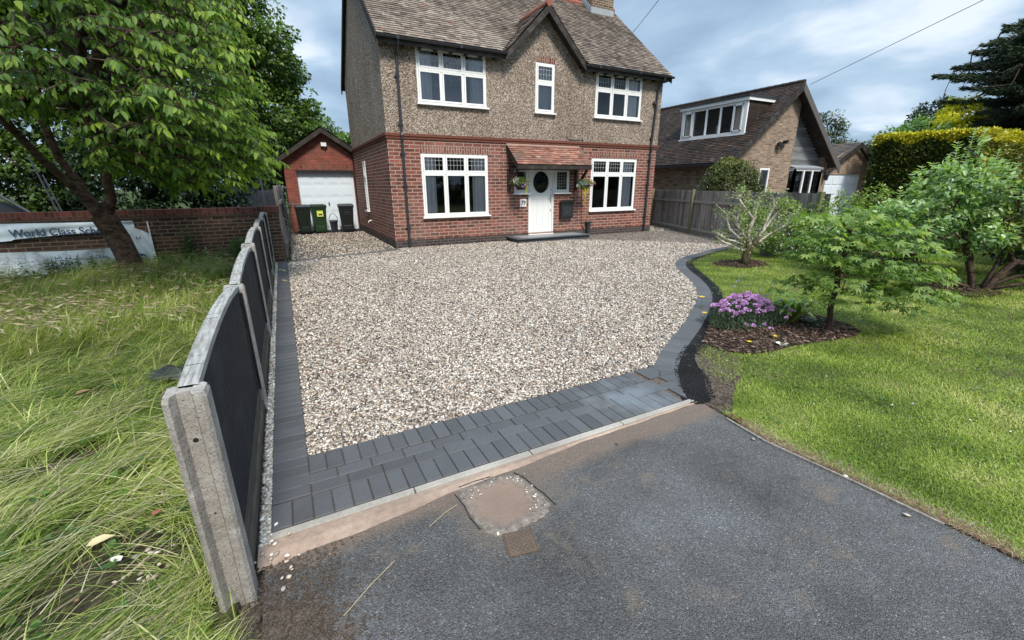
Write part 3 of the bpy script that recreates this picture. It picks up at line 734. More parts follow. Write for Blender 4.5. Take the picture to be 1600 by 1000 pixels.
fr.build('frame', m_rust, cv)
lt = MB()
for dx_ in (-0.013, 0.0, 0.013): lt.bar(cc + ax * dx_ + ay * -0.012 + Vector((0, 0, .004)), cc + ax * dx_ + ay * 0.012 + Vector((0, 0, .004)), 0.004, 0.003)
lt.build('raised_mark', m_rust, cv)

# ------------------------------------------------------------------ generic wall with openings
def wall_grid(mb, axis, c, a0, a1, z0, z1, holes, depth, extra=()):
    """rectangles of a wall in the plane axis=c, minus holes (a0,a1,z0,z1), with reveals going 'depth' inward"""
    As = sorted({a0, a1} | {h[0] for h in holes} | {h[1] for h in holes}); Zs = sorted({z0, z1} | {h[2] for h in holes} | {h[3] for h in holes})
    def P(a, z, d=0): return (a, c + d, z) if axis == 'y' else (c + d, a, z)
    for i in range(len(As) - 1):
        for j in range(len(Zs) - 1):
            am = (As[i] + As[i + 1]) / 2; zm = (Zs[j] + Zs[j + 1]) / 2
            if any(h[0] < am < h[1] and h[2] < zm < h[3] for h in holes): continue
            mb.poly([P(As[i], Zs[j]), P(As[i + 1], Zs[j]), P(As[i + 1], Zs[j + 1]), P(As[i], Zs[j + 1])])
    for h in holes:
        for (p, q_) in (((h[0], h[2]), (h[1], h[2])), ((h[1], h[2]), (h[1], h[3])), ((h[1], h[3]), (h[0], h[3])), ((h[0], h[3]), (h[0], h[2]))):
            mb.poly([P(*p), P(*q_), P(*q_, depth), P(*p, depth)])

Yh = 11.88; XL = 2.6; XR = 11.93; YB = 17.9
H = thing('brick_house', 'two storey house numbered 79 with red brick below, pebbledash above and a tiled roof', 'house', (XL, Yh, 0))
# openings: x0,x1,z0,z1
W_gl = (3.45, 5.41, 0.80, 2.46); W_gr = (9.12, 11.06, 0.80, 2.46)
W_ul = (3.48, 5.41, 3.67, 4.98); W_um = (6.97, 7.62, 3.67, 4.98); W_ur = (9.14, 11.04, 3.67, 4.97)
Dr = (6.77, 7.70, 0.14, 2.12); SLl = (6.27, 6.77, 1.40, 2.12); SLr = (7.70, 8.27, 1.40, 2.12)
b = MB()
wall_grid(b, 'y', Yh, XL, XR, 0.2, 2.86, [W_gl, W_gr, Dr, SLl, SLr], 0.11)
b.poly([(Dr[0], Yh, .14), (Dr[1], Yh, .14), (Dr[1], Yh, .2), (Dr[0], Yh, .2)])
wall_grid(b, 'x', XL, Yh, YB, 0.2, 2.86, [(15.42, 15.80, 0.85, 2.42)], 0.08)
b.poly([(XR, Yh, .2), (XR, YB, .2), (XR, YB, 2.86), (XR, Yh, 2.86)])
b.poly([(XL, YB, 0), (XR, YB, 0), (XR, YB, 2.86), (XL, YB, 2.86)])
b.build('brick_wall', m_brick, H)
pz = MB(); pz.box(XL - .006, Dr[0], Yh - .006, Yh + .1, -0.05, 0.2); pz.box(Dr[1], XR + .006, Yh - .006, Yh + .1, -0.05, 0.2); pz.box(Dr[0], Dr[1], Yh - .006, Yh + .1, -0.05, 0.139)
pz.box(XL - .006, XL + .1, Yh + .1, YB, -0.05, 0.2); pz.box(XR - .1, XR + .006, Yh + .1, YB, -0.05, 0.2)
pz.build('plinth', m_plinth, H)
sc = MB(); sc.box(XL - .05, XR + .05, Yh - .05, Yh + .02, 2.865, 2.93); sc.box(XL - .03, XR + .03, Yh - .03, Yh + .02, 2.80, 2.865)
sc.box(XL - .05, XL + .02, Yh + .02, YB + .05, 2.865, 2.93); sc.box(XL - .03, XL + .02, Yh + .02, YB + .03, 2.80, 2.865)
sc.box(XR - .02, XR + .05, Yh + .02, YB + .05, 2.865, 2.93)
sc.build('string_course', m_string, H)
SL = 0.854; EZ = 5.06; EY = 11.60; RY = 14.89; RZ = EZ + SL * (RY - EY)
u = MB()
Yu = Yh - 0.012
wall_grid(u, 'y', Yu, XL - .012, XR + .012, 2.90, 5.20, [W_ul, W_um, W_ur], 0.10)
u.poly([(5.98, Yu, 5.20), (8.42, Yu, 5.20), (7.2, Yu, 6.30)])
for Xs in (XL - .012, XR + .012):
    u.poly([(Xs, Yu, 2.90), (Xs, YB, 2.90), (Xs, YB + .0, EZ + 0.18), (Xs, RY, RZ - 0.06), (Xs, Yu, EZ + 0.18)])
u.poly([(XL, YB, 2.86), (XR, YB, 2.86), (XR, YB, 5.2), (XL, YB, 5.2)])
u.build('pebbledash_wall', m_dash, H)
jt = MB(); jt.box(8.695, 8.705, Yu - .004, Yu, 2.95, 5.03); jt.build('render_joint', m_gutter, H)

# soldier arches, 10 mm proud
def arch(x0, x1, z0, z1, y):
    a = MB(); a.box(x0, x1, y - .004, y + .02, z0, z1); a.build('brick_arch', m_brick_s, H)
arch(3.40, 5.46, 2.462, 2.66, Yh); arch(9.07, 11.11, 2.462, 2.66, Yh); arch(7.0, 7.62, 4.985, 5.12, Yu)

def casement(parent, box, y, cols, transom, lead=True, sill=True, glass=None, curtain='side', vbars=None, fw_=0.06, room=True, mcur=None, sideboard=0.0):
    x0, x1, z0, z1 = box
    wn = thing('window', None, None, ((x0 + x1) / 2, y, z0)); wn.parent = parent
    wn.location = Vector(wn.location) - Vector(wl(parent))
    f = MB(); yf = y - 0.005
    f.box(x0, x1, yf, yf + .07, z0, z0 + .05); f.box(x0, x1, yf, yf + .07, z1 - .05, z1)
    f.box(x0, x0 + .05, yf, yf + .07, z0 + .05, z1 - .05); f.box(x1 - .05, x1, yf, yf + .07, z0 + .05, z1 - .05)
    cw = (x1 - x0 - .10) / cols
    rows = [(z0 + .05, transom - .025), (transom + .025, z1 - .05)] if transom else [(z0 + .05, z1 - .05)]
    if transom:
        f.box(x0 + .05, x1 - .05, yf - .012, yf + .07, transom - .025, transom + .025)
    for c in range(1, cols):
        xm = x0 + .05 + cw * c
        for (a, bb) in rows: f.box(xm - .018, xm + .018, yf, yf + .07, a, bb)
    f.build('frame', m_upvc, wn, bevel=0.004)
    sash = MB(); gl = MB(); cm = MB()
    for c in range(cols):
        for ri_, (a, bb) in enumerate(rows):
            xa = x0 + .05 + cw * c + (.018 if c else 0) + .003; xb = x0 + .05 + cw * (c + 1) - (.018 if c < cols - 1 else 0) - .003
            s_ = .042; ys = yf - .014
            za, zb = a + .003, bb - .003
            sash.box(xa, xb, ys, ys + .05, za, za + s_); sash.box(xa, xb, ys, ys + .05, zb - s_, zb)
            sash.box(xa, xa + s_, ys, ys + .05, za + s_, zb - s_); sash.box(xb - s_, xb, ys, ys + .05, za + s_, zb - s_)
            gx0, gx1, gz0, gz1 = xa + s_, xb - s_, za + s_, zb - s_
            yg = ys + .022
            gl.poly([(gx0, yg, gz0), (gx1, yg, gz0), (gx1, yg, gz1), (gx0, yg, gz1)])
            if lead and ri_ == 1:
                for kx in range(1, 5):
                    xx = gx0 + (gx1 - gx0) * kx / 5; cm.box(xx - .004, xx + .004, yg - .004, yg - .001, gz0, gz1)
                for zz in (gz0 + (gz1 - gz0) * .42, gz0 + (gz1 - gz0) * .78): cm.box(gx0, gx1, yg - .0045, yg - .0012, zz - .004, zz + .004)
            elif lead == 'all':
                for kx in range(1, 4):
                    xx = gx0 + (gx1 - gx0) * kx / 4; cm.box(xx - .004, xx + .004, yg - .004, yg - .001, gz0, gz1)
                for kz in range(1, 6):
                    zz = gz0 + (gz1 - gz0) * kz / 6; cm.box(gx0, gx1, yg - .0045, yg - .0012, zz - .004, zz + .004)
    sash.build('sash', m_upvc, wn, bevel=0.004)
    gl.build('pane', glass or m_glass, wn)
    if cm.v: cm.build('lead_grid', m_came, wn)
    if sill:
        s2 = MB(); s2.box(x0 - .05, x1 + .05, y - .10, y + .02, z0 - .035, z0 + .002); s2.build('sill', m_upvc, wn, bevel=0.006)
    if curtain:
        spans = {'side': [(0.02, 0.22), (0.78, 0.98)], 'left': [(0.03, 0.26)], 'right': [(0.74, 0.97)], 'full': [(0.03, 0.97)], 'one': [(0.72, 0.96)]}[curtain]
        for (s0, s1) in spans:
            cu_ = MB()
            xa = x0 + (x1 - x0) * s0; xb = x0 + (x1 - x0) * s1; n_ = max(12, int((xb - xa) / .018))
            pr = None
            for i in range(n_ + 1):
                xx = xa + (xb - xa) * i / n_; yy = y + .10 + .022 * math.sin(xx * 62) + .01 * math.sin(xx * 23)
                if pr: cu_.poly([(pr[0], pr[1], z0 + .03), (xx, yy, z0 + .03), (xx, yy, z1 - .03), (pr[0], pr[1], z1 - .03)])
                pr = (xx, yy)
            cu_.build('curtain', mcur or m_curtain, wn, smooth=True)
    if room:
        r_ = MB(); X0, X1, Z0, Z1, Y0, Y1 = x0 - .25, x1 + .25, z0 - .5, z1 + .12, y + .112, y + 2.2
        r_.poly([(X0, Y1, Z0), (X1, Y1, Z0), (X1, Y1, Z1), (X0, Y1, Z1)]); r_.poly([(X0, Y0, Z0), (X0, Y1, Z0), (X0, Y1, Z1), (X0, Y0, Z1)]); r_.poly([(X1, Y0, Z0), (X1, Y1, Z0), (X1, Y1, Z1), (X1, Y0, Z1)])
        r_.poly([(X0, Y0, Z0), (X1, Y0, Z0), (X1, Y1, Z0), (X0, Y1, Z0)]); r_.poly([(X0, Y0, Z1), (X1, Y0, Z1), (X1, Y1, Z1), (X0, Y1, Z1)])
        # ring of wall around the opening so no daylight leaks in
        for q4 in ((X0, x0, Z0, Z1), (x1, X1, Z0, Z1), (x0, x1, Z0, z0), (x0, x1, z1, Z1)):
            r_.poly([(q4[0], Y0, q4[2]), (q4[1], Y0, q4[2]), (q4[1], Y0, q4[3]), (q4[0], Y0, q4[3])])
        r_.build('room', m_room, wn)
    return wn
casement(H, W_gl, Yh + .01, 3, 1.965, curtain='side')
casement(H, W_gr, Yh + .01, 3, 1.965, curtain='one')
casement(H, W_ul, Yh, 3, 4.47, glass=m_glass_up, curtain='side')
casement(H, W_ur, Yh, 3, 4.47, glass=m_glass, curtain='one')
casement(H, W_um, Yh, 1, 4.47, glass=m_glass_up, curtain='full')
casement(H, SLl, Yh + .01, 1, None, lead=False, curtain=None, room=False, fw_=.05)
casement(H, SLr, Yh + .01, 1, None, lead='all', curtain=None, room=False, fw_=.05)
# hall behind the side lights and the door glass
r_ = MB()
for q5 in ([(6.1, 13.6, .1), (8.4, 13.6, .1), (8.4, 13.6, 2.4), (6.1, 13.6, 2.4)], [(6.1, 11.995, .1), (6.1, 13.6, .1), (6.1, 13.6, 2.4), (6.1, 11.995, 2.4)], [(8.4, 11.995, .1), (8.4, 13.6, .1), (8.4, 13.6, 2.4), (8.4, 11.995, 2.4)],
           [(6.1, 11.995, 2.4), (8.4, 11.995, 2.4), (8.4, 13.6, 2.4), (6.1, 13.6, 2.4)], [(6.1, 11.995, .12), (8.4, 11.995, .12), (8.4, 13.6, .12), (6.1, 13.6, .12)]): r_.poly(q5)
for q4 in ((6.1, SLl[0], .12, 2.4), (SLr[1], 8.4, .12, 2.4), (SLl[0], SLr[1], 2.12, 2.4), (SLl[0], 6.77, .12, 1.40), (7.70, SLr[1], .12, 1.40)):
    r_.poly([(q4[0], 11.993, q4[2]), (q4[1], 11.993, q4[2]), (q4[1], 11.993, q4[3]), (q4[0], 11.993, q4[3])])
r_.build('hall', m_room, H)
# side window on the gable wall (seen edge on): frame proud of the brick
sw = MB(); sw.box(XL - .03, XL + .04, 15.42, 15.50, .85, 2.42); sw.box(XL - .03, XL + .04, 15.72, 15.80, .85, 2.42); sw.box(XL - .03, XL + .04, 15.50, 15.72, .85, .93); sw.box(XL - .03, XL + .04, 15.50, 15.72, 2.34, 2.42)
sw.box(XL - .045, XL + .04, 15.50, 15.72, 1.92, 1.99); sw.box(XL - .09, XL + .02, 15.38, 15.84, .80, .849)
sw.build('side_window_frame', m_upvc, H)
sg = MB(); sg.poly([(XL + .02, 15.5, .93), (XL + .02, 15.72, .93), (XL + .02, 15.72, 2.34), (XL + .02, 15.5, 2.34)]); sg.poly([(XL + .3, 15.2, .7), (XL + .3, 16, .7), (XL + .3, 16, 2.6), (XL + .3, 15.2, 2.6)]); sg.build('side_window_pane', m_room, H)
av = MB(); av.box(XL - .012, XL + .01, 14.28, 14.38, 1.66, 1.84); av.build('air_vent', m_black, H)
sp = MB(); sp.tube([(XL + .02, 15.3, .52), (XL - .05, 15.3, .52), (XL - .10, 15.3, .49), (XL - .12, 15.3, .42)], .02, 8); sp.build('waste_spout', m_upvc, H, smooth=True)

# ---- door
dr = thing('front_door', 'white panelled front door with an oval glass', None, ((Dr[0] + Dr[1]) / 2, Yh, .14)); dr.parent = H; dr.location = Vector(dr.location) - Vector(wl(H))
x0, x1, z0, z1 = Dr; yd = Yh + .03
fd = MB(); fd.box(x0, x0 + .05, yd - .02, yd + .06, z0, z1); fd.box(x1 - .05, x1, yd - .02, yd + .06, z0, z1); fd.box(x0 + .05, x1 - .05, yd - .02, yd + .06, z1 - .05, z1); fd.box(x0, x1, yd - .06, yd + .06, z0 - .03, z0 + .012)
fd.build('door_frame', m_upvc, dr, bevel=.004)
leaf = MB(); lx0, lx1, lz0, lz1 = x0 + .054, x1 - .054, z0 + .02, z1 - .054; cx = (x0 + x1) / 2; cz = 1.72; ea, eb = .29, .325
n_ = 40
# leaf face with an oval hole
E_ = [(cx + ea * math.cos(2 * math.pi * i / n_), cz + eb * math.sin(2 * math.pi * i / n_)) for i in range(n_)]
def edge(a):
    dx_, dz_ = math.cos(a), math.sin(a)
    t = min(((lx1 - cx) if dx_ > 0 else (lx0 - cx)) / dx_ if abs(dx_) > 1e-9 else 1e9, ((lz1 - cz) if dz_ > 0 else (1.36 - cz)) / dz_ if abs(dz_) > 1e-9 else 1e9)
    return (cx + dx_ * t, cz + dz_ * t)
O_ = [edge(math.atan2(q_[1] - cz, q_[0] - cx)) for q_ in E_]
for cnr in ((lx1, lz1), (lx0, lz1), (lx0, 1.36), (lx1, 1.36)):
    k_ = min(range(n_), key=lambda i: math.dist(O_[i], cnr)); O_[k_] = cnr
ly = yd + .012
for i in range(n_):
    j = (i + 1) % n_
    leaf.poly([(E_[i][0], ly, E_[i][1]), (E_[j][0], ly, E_[j][1]), (O_[j][0], ly, O_[j][1]), (O_[i][0], ly, O_[i][1])])
    leaf.poly([(E_[i][0], ly, E_[i][1]), (E_[j][0], ly, E_[j][1]), (E_[j][0], ly + .04, E_[j][1]), (E_[i][0], ly + .04, E_[i][1])])
# lower face with three recessed panels
pans = [(cx - .31, cx - .13, .30, 1.22), (cx - .09, cx + .09, .30, 1.22), (cx + .13, cx + .31, .30, 1.22)]
wall_grid(leaf, 'y', ly, lx0, lx1, lz0, 1.36, pans, .014)
leaf.build('door_leaf', m_upvc_d, dr)
pn = MB()
for p_ in pans:
    pn.box(p_[0], p_[1], ly + .0138, ly + .03, p_[2], p_[3]); pn.box(p_[0] + .03, p_[1] - .03, ly + .004, ly + .0138, p_[2] + .03, p_[3] - .03)
pn.build('door_panel', m_upvc_d, dr, bevel=.003)
rg = MB()
for i in range(n_):
    j = (i + 1) % n_
    a, b_ = E_[i], E_[j]
    s1_ = 1.09
    A = [(a[0], a[1]), (b_[0], b_[1]), (cx + (b_[0] - cx) * s1_, cz + (b_[1] - cz) * s1_), (cx + (a[0] - cx) * s1_, cz + (a[1] - cz) * s1_)]
    rg.prism([(q_[0], ly - .001, q_[1]) for q_ in A], (0, -.014, 0))
rg.build('oval_rim', m_upvc_d, dr)
og = MB(); og.poly([(q_[0], ly + .02, q_[1]) for q_ in E_]); og.build('oval_pane', m_glass, dr)
ol = MB()
for zz in (1.52, 1.66, 1.80, 1.94):
    hw = ea * math.sqrt(max(0, 1 - ((zz - cz) / eb) ** 2)); ol.box(cx - hw, cx + hw, ly + .014, ly + .018, zz - .003, zz + .003)
for xx in (-.17, -.06, .06, .17):
    hh = eb * math.sqrt(1 - (xx / ea) ** 2); ol.box(cx + xx - .003, cx + xx + .003, ly + .0135, ly + .0175, cz - hh, cz + hh)
ol.build('lead_grid', m_black, dr)
hd = MB(); hd.box(x1 - .115, x1 - .085, ly - .012, ly, 1.10, 1.34); hd.tube([(x1 - .10, ly - .01, 1.25), (x1 - .10, ly - .05, 1.25), (x1 - .19, ly - .05, 1.25)], .010, 8); hd.build('handle', m_steel, dr)
for zl_ in (1.5, .88): MB().lathe((x1 - .10, ly - .012, zl_), [(0, -.02), (.02, -.02), (.02, .02), (0, .02)], 10).build('lock', m_steel, dr)
# step
stp = MB(); stp.box(6.05, 8.62, 11.16, Yh - .008, -.02, .10); stp.box(5.98, 8.69, 11.10, Yh - .009, .10, .125)
stp.build('doorstep', m_stonestep, H, bevel=.004)
st2 = MB(); st2.box(6.2, 8.45, 11.25, Yh - .02, .1251, .129); st2.build('step_top', m_steptop, H)

# ---- tiled roofs
def tile_roof(o, uv, vv, width, length, skip=None, tw=.165, ga=.11, lift=.022, mb=None, rfun=None):
    mb = mb or MB()
    o = Vector(o); uv = Vector(uv).normalized(); vv = Vector(vv).normalized(); nn = uv.cross(vv).normalized()
    if nn.z < 0: nn = -nn
    rows = int(round(length / ga)); ga = length / rows
    for r in range(rows):
        off = (r % 2) * tw / 2
        c0 = -off
        while c0 < width - 1e-6:
            a = max(0, c0); bb = min(width, c0 + tw)
            c0 += tw
            if bb - a < .01: continue
            cen = o + uv * (a + bb) / 2 + vv * (r + .5) * ga
            if skip and skip(cen): continue
            j = random.uniform(-.0035, .0045); l0 = lift + j; e_ = .0015
            lo = o + vv * (r * ga); hi = o + vv * ((r + 1) * ga + .02)
            A = lo + uv * (a + e_) + nn * l0; B = lo + uv * (bb - e_) + nn * (l0 + random.uniform(-.002, .002)); Cc = hi + uv * (bb - e_) + nn * .002; Dd = hi + uv * (a + e_) + nn * .002
            A0 = lo + uv * (a + e_) + nn * (l0 - .016); B0 = lo + uv * (bb - e_) + nn * (l0 - .016)
            rv = min(1, max(0, random.betavariate(2.2, 2.2)))
            if rfun: rv = rfun(cen, rv)
            mb.add([A, B, Cc, Dd, A0, B0], [(0, 1, 2, 3), (4, 5, 1, 0)], rv)
    return mb
gAx, gAz, gS = 7.2, 6.36, 0.99
def under_gable(p): return p.z < gAz - abs(p.x - gAx) * gS + .03
roof = MB()
SLen = math.hypot(RY - EY, RZ - EZ)
vv = Vector((0, RY - EY, RZ - EZ))
rX0, rX1 = 2.50, 12.03
tile_roof((rX0, EY - .03, EZ - .02), (1, 0, 0), vv, rX1 - rX0, SLen + .03, under_gable, mb=roof,
          rfun=lambda c, r: min(1, max(0, r * .8 + (.16 if c.x < 6.0 else .0) + .08 * math.sin(c.x * 1.9 + c.z * 3))))
tile_roof((rX0, 2 * RY - EY + .03, EZ - .02), (1, 0, 0), Vector((0, EY - RY, RZ - EZ)), rX1 - rX0, SLen + .03, mb=roof, tw=.33, ga=.2)
ro = roof.build('roof', m_tile, H)
# deck under the tiles (solid, keeps daylight out)
dk = MB()
def deck(x0, x1, cut=False):
    dk.prism([(x0, EY + .02, EZ - .05), (x0, RY, RZ - .05), (x0, 2 * RY - EY - .02, EZ - .05), (x0, 2 * RY - EY - .02, EZ - .13), (x0, RY, RZ - .14), (x0, EY + .02, EZ - .13)], (x1 - x0, 0, 0))
deck(rX0 + .02, 5.92); deck(8.48, rX1 - .02)
dk.prism([(5.92, 12.9, EZ + SL * 1.3 - .05), (5.92, RY, RZ - .05), (5.92, 2 * RY - EY - .02, EZ - .05), (5.92, 2 * RY - EY - .02, EZ - .13), (5.92, RY, RZ - .14), (5.92, 12.9, EZ + SL * 1.3 - .13)], (2.56, 0, 0))
dk.build('roof_deck', m_barge, H)
rt = MB()
xx = rX0
while xx < rX1 - .2:
    if not (10.62 < xx + .15 < 11.75):
        rt.tube([(xx + .004, RY, RZ - .03), (xx + .296, RY, RZ - .025)], .11, 10)
    elif rt.v: rt.build('ridge_tiles', m_ridge, ro); rt = MB()
    xx += .3
if rt.v: rt.build('ridge_tiles', m_ridge, ro)
# chimney
ch = MB(); ch.box(10.72, 11.70, 14.40, 15.30, 7.1, 9.6); ch.box(10.66, 11.76, 14.34, 15.36, 9.3, 9.45); ch.build('chimney', m_brick_ch, ro)
fl = MB(); fl.box(10.70, 11.72, 14.382, 14.42, 7.40, 7.66)
for i in range(6): yy = 14.40 + i * .09; zt = EZ + SL * (yy - EY); fl.box(10.69, 10.72, yy, yy + .09, zt - .05, zt + .22)
fl.build('flashing', m_lead, ro)
# small front gable roof
gw = 1.30; g0 = gAz - gS * gw
gb = MB()
for s_ in (-1, 1):
    vvv = Vector((-s_, 0, gS))
    L_ = gw * math.hypot(1, gS)
    tile_roof((gAx + s_ * (gw + .0), 11.56, g0), (0, 1, 0), vvv, 1.75, L_, lambda p: p.z < EZ + SL * (p.y - EY) - .02, mb=gb)
gbo = gb.build('gable_roof', m_tile, H)
gr_ = MB()
for i in range(5): gr_.tube([(gAx, 11.55 + i * .3, gAz - .01), (gAx, 11.85 + i * .3, gAz - .01)], .085, 10)
gr_.build('gable_ridge_tiles', m_ridge, gbo)
gd = MB()
for s_ in (-1, 1):
    gd.prism([(gAx, 11.60, gAz - .04), (gAx + s_ * gw, 11.60, g0 - .04), (gAx + s_ * gw, 11.60, g0 - .12), (gAx, 11.60, gAz - .13)], (0, 1.5, 0))
gd.build('gable_deck', m_barge, H)
bd = MB()
for s_ in (-1, 1):
    bd.prism([(gAx, 11.555, gAz - .03), (gAx + s_ * (gw + .03), 11.555, g0 - .06), (gAx + s_ * (gw + .03), 11.555, g0 - .24), (gAx, 11.555, gAz - .23)], (0, .04, 0))
bd.build('bargeboard', m_barge, H)
for X_ in (rX0 - .015, rX1 - .02):
    b2 = MB(); b2.prism([(X_, EY - .02, EZ - .03), (X_, RY, RZ - .03), (X_, 2 * RY - EY + .02, EZ - .03), (X_, 2 * RY - EY + .02, EZ - .24), (X_, RY, RZ - .24), (X_, EY - .02, EZ - .24)], (.035, 0, 0))
    b2.build('bargeboard', m_barge, H)
# soffit shadow board, fascia and rafter feet
for (a, bb) in ((rX0 + .06, 5.95), (8.45, rX1 - .06)):
    sf = MB(); sf.box(a, bb, EY + .01, EY + .035, EZ - .19, EZ - .04); sf.box(a, bb, EY + .036, Yh - .02, EZ - .10, EZ - .085)
    sf.build('fascia', m_barge, H)
for xx in list(np.arange(2.75, 5.9, .41)) + list(np.arange(8.6, 11.9, .41)): MB().box(xx - .025, xx + .025, EY + .05, Yh - .02, EZ - .20, EZ - .101).build('rafter_foot', m_gutter, H)
def gutter(a, bb):
    g_ = MB(); n2 = 8; yv, zv, rr_ = EY - .045, EZ - .045, .056
    for i in range(n2):
        t0 = math.pi + math.pi * i / n2; t1 = math.pi + math.pi * (i + 1) / n2
        g_.add([(a, yv + rr_ * math.cos(t0), zv + rr_ * math.sin(t0)), (bb, yv + rr_ * math.cos(t0), zv + rr_ * math.sin(t0)), (bb, yv + rr_ * math.cos(t1), zv + rr_ * math.sin(t1)), (a, yv + rr_ * math.cos(t1), zv + rr_ * math.sin(t1))], [(0, 1, 2, 3)])
    g_.prism([(a, yv + rr_ * math.cos(math.pi + math.pi * i / n2), zv + rr_ * math.sin(math.pi + math.pi * i / n2)) for i in range(n2 + 1)], (.01, 0, 0))
    g_.prism([(bb - .01, yv + rr_ * math.cos(math.pi + math.pi * i / n2), zv + rr_ * math.sin(math.pi + math.pi * i / n2)) for i in range(n2 + 1)], (.01, 0, 0))
    for xx in np.arange(a + .5, bb, 1.6): g_.box(xx - .03, xx + .03, yv - .062, yv + .03, zv - .062, zv + .002)
    return g_.build('gutter', m_gutter, H)
gutter(rX0 - .02, 5.90); gutter(8.50, rX1 + .06)
def pipe(xx, bx):
    p_ = MB()
    p_.tube([(xx, EY - .045, EZ - .08), (xx, EY - .03, EZ - .16), (xx, Yh - .11, EZ - .30), (xx, Yh - .07, EZ - .40), (bx, Yh - .07, 2.96), (bx, Yh - .10, 2.88), (bx, Yh - .095, 2.78), (bx, Yh - .07, 2.68), (bx - .005, Yh - .07, .02)], .036, 10)
    for zz in (4.2, 3.1, 1.6, 2.4, .5): p_.tube([(bx, Yh - .07, zz), (bx, Yh - .07, zz + .09)], .044, 10); p_.box(bx - .07, bx + .07, Yh - .03, Yh - .013, zz, zz + .05)
    p_.build('downpipe', m_gutter, H, smooth=False)
pipe(2.99, 2.97); pipe(11.70, 11.60)
tb = MB(); tb.tube([(8.72, Yu - .012, 2.99), (8.72, Yh - .012, 2.75), (8.72, Yh - .06, 2.4), (8.80, Yh - .012, .55), (8.83, Yh - .014, .30), (8.92, Yh - .014, .25), (8.95, Yh - .014, .1)], .010, 6); tb.tube([(8.1, Yu - .012, 3.16), (8.13, Yu - .012, 3.0), (8.3, Yu - .012, 2.97), (8.72, Yu - .012, 2.99)], .008, 6); tb.build('cable', m_gutter, H)
gy = MB(); gy.box(8.99, 9.11, Yh - .12, Yh - .01, .12, .40); gy.box(8.95, 9.15, Yh - .14, Yh - .01, .40, .46); gy.tube([(9.05, Yh - .07, .12), (9.05, Yh - .07, -.02)], .04, 10); gy.build('rain_hopper', m_gutter, H)
# ---- canopy over the door
cn = thing('door_canopy', 'sloping red tiled canopy over the front door', None, (7.3, Yh, 2.1)); cn.parent = H; cn.location = Vector(cn.location) - Vector(wl(H))
cx0, cx1, cyf, czf, czw = 6.0, 8.60, 11.18, 2.20, 2.76
tr = tile_roof((cx0, cyf - .03, czf), (1, 0, 0), (0, Yh - cyf, czw - czf), cx1 - cx0, math.hypot(Yh - cyf, czw - czf), ga=.105)
tr.build('canopy_tiles', m_tile_red, cn)
cd = MB(); cd.prism([(cx0 + .02, cyf, czf - .03), (cx0 + .02, Yh - .006, czw - .05), (cx0 + .02, Yh - .006, czw - .12), (cx0 + .02, cyf, czf - .09)], (cx1 - cx0 - .04, 0, 0)); cd.build('canopy_deck', m_barge, cn)
cf = MB(); cf.box(cx0 + .01, cx1 - .01, cyf - .022, cyf - .001, czf - .12, czf - .005)
for X_ in (cx0 + .005, cx1 - .035): cf.prism([(X_, cyf, czf - .13), (X_, cyf, czf - .01), (X_, Yh - .005, czw - .03), (X_, Yh - .005, czw - .16)], (.03, 0, 0))
cf.build('canopy_fascia', m_barge, cn)
cs = MB(); cs.box(cx0 + .05, cx1 - .05, cyf + .02, Yh - .006, czf - .125, czf - .11); cs.build('canopy_soffit', m_barge, cn)
for X_ in (6.06, 8.50):
    br = MB(); br.box(X_ - .035, X_ + .035, Yh - .07, Yh - .006, 1.45, 2.07); br.bar((X_, Yh - .05, 1.52), (X_, cyf + .10, 2.06), .06, .07); br.build('canopy_bracket', m_barge, cn)
fs = MB(); fs.prism([(cx0, Yh - .006, czw + .0), (cx0, Yh - .006, czw + .06), (cx0, Yh - .05, czw - .01), (cx0, Yh - .05, czw - .04)], (cx1 - cx0, 0, 0)); fs.build('canopy_flashing', plain('canopy_mortar', (0.32, 0.22, 0.18), 0.8, var=.2), cn)

# ---- fittings on the house front
def text_mesh(s_, width, m, name, parent, loc, depth=.001, up_axis='xz', height=None):
    cu2 = D.curves.new(name, 'FONT'); cu2.body = s_; cu2.extrude = depth; cu2.offset = .018
    o = D.objects.new(name, cu2); C.objects.link(o)
    dg = bpy.context.evaluated_depsgraph_get(); dg.update()
    me = D.meshes.new_from_object(o.evaluated_get(dg))
    D.objects.remove(o)
    co_ = np.array([v.co[:] for v in me.vertices])
    mn, mxx = co_.min(0), co_.max(0); s0 = width / (mxx[0] - mn[0]); s1 = s0 if height is None else height / (mxx[1] - mn[1])
    pl_ = wl(parent)
    for v in me.vertices:
        x_ = (v.co.x - mn[0]) * s0; y_ = (v.co.y - mn[1]) * s1; z_ = v.co.z
        v.co = (loc[0] + x_ - pl_[0], loc[1] - z_ - pl_[1], loc[2] + y_ - pl_[2])
    me.materials.clear()
    return finish(me, name, m, parent)
ns = thing('house_number_sign', 'white square sign with black number 79 left of the front door', 'sign', (6.57, Yh - .01, 1.12))
p_ = MB(); p_.box(6.46, 6.685, Yh - .022, Yh - .004, 1.0, 1.23); p_.build('plate', m_white, ns, bevel=.003)
text_mesh('79', .15, m_black, 'number', ns, (6.50, Yh - .0245, 1.045), height=.14)
lb = thing('letter_box', 'black wall mounted letter box with a curved top right of the front door', 'letter box', (8.14, Yh - .08, .58))
p_ = MB(); n3 = 10
prof = [(7.91, .60), (8.37, .60), (8.37, 1.08)] + [(8.14 + .23 * math.cos(t), 1.08 + .08 * math.sin(t)) for t in np.linspace(0, math.pi, n3)[1:-1]] + [(7.91, 1.08)]
p_.prism([(a, Yh - .006, c) for a, c in prof], (0, -.12, 0)); p_.build('box', m_black, lb)
p_ = MB(); p_.prism([(8.14 + (a - 8.14) * 1.06, Yh - .008, c + .012) for a, c in prof if c > 1.0], (0, -.145, 0)); p_.build('lid', m_black, lb)
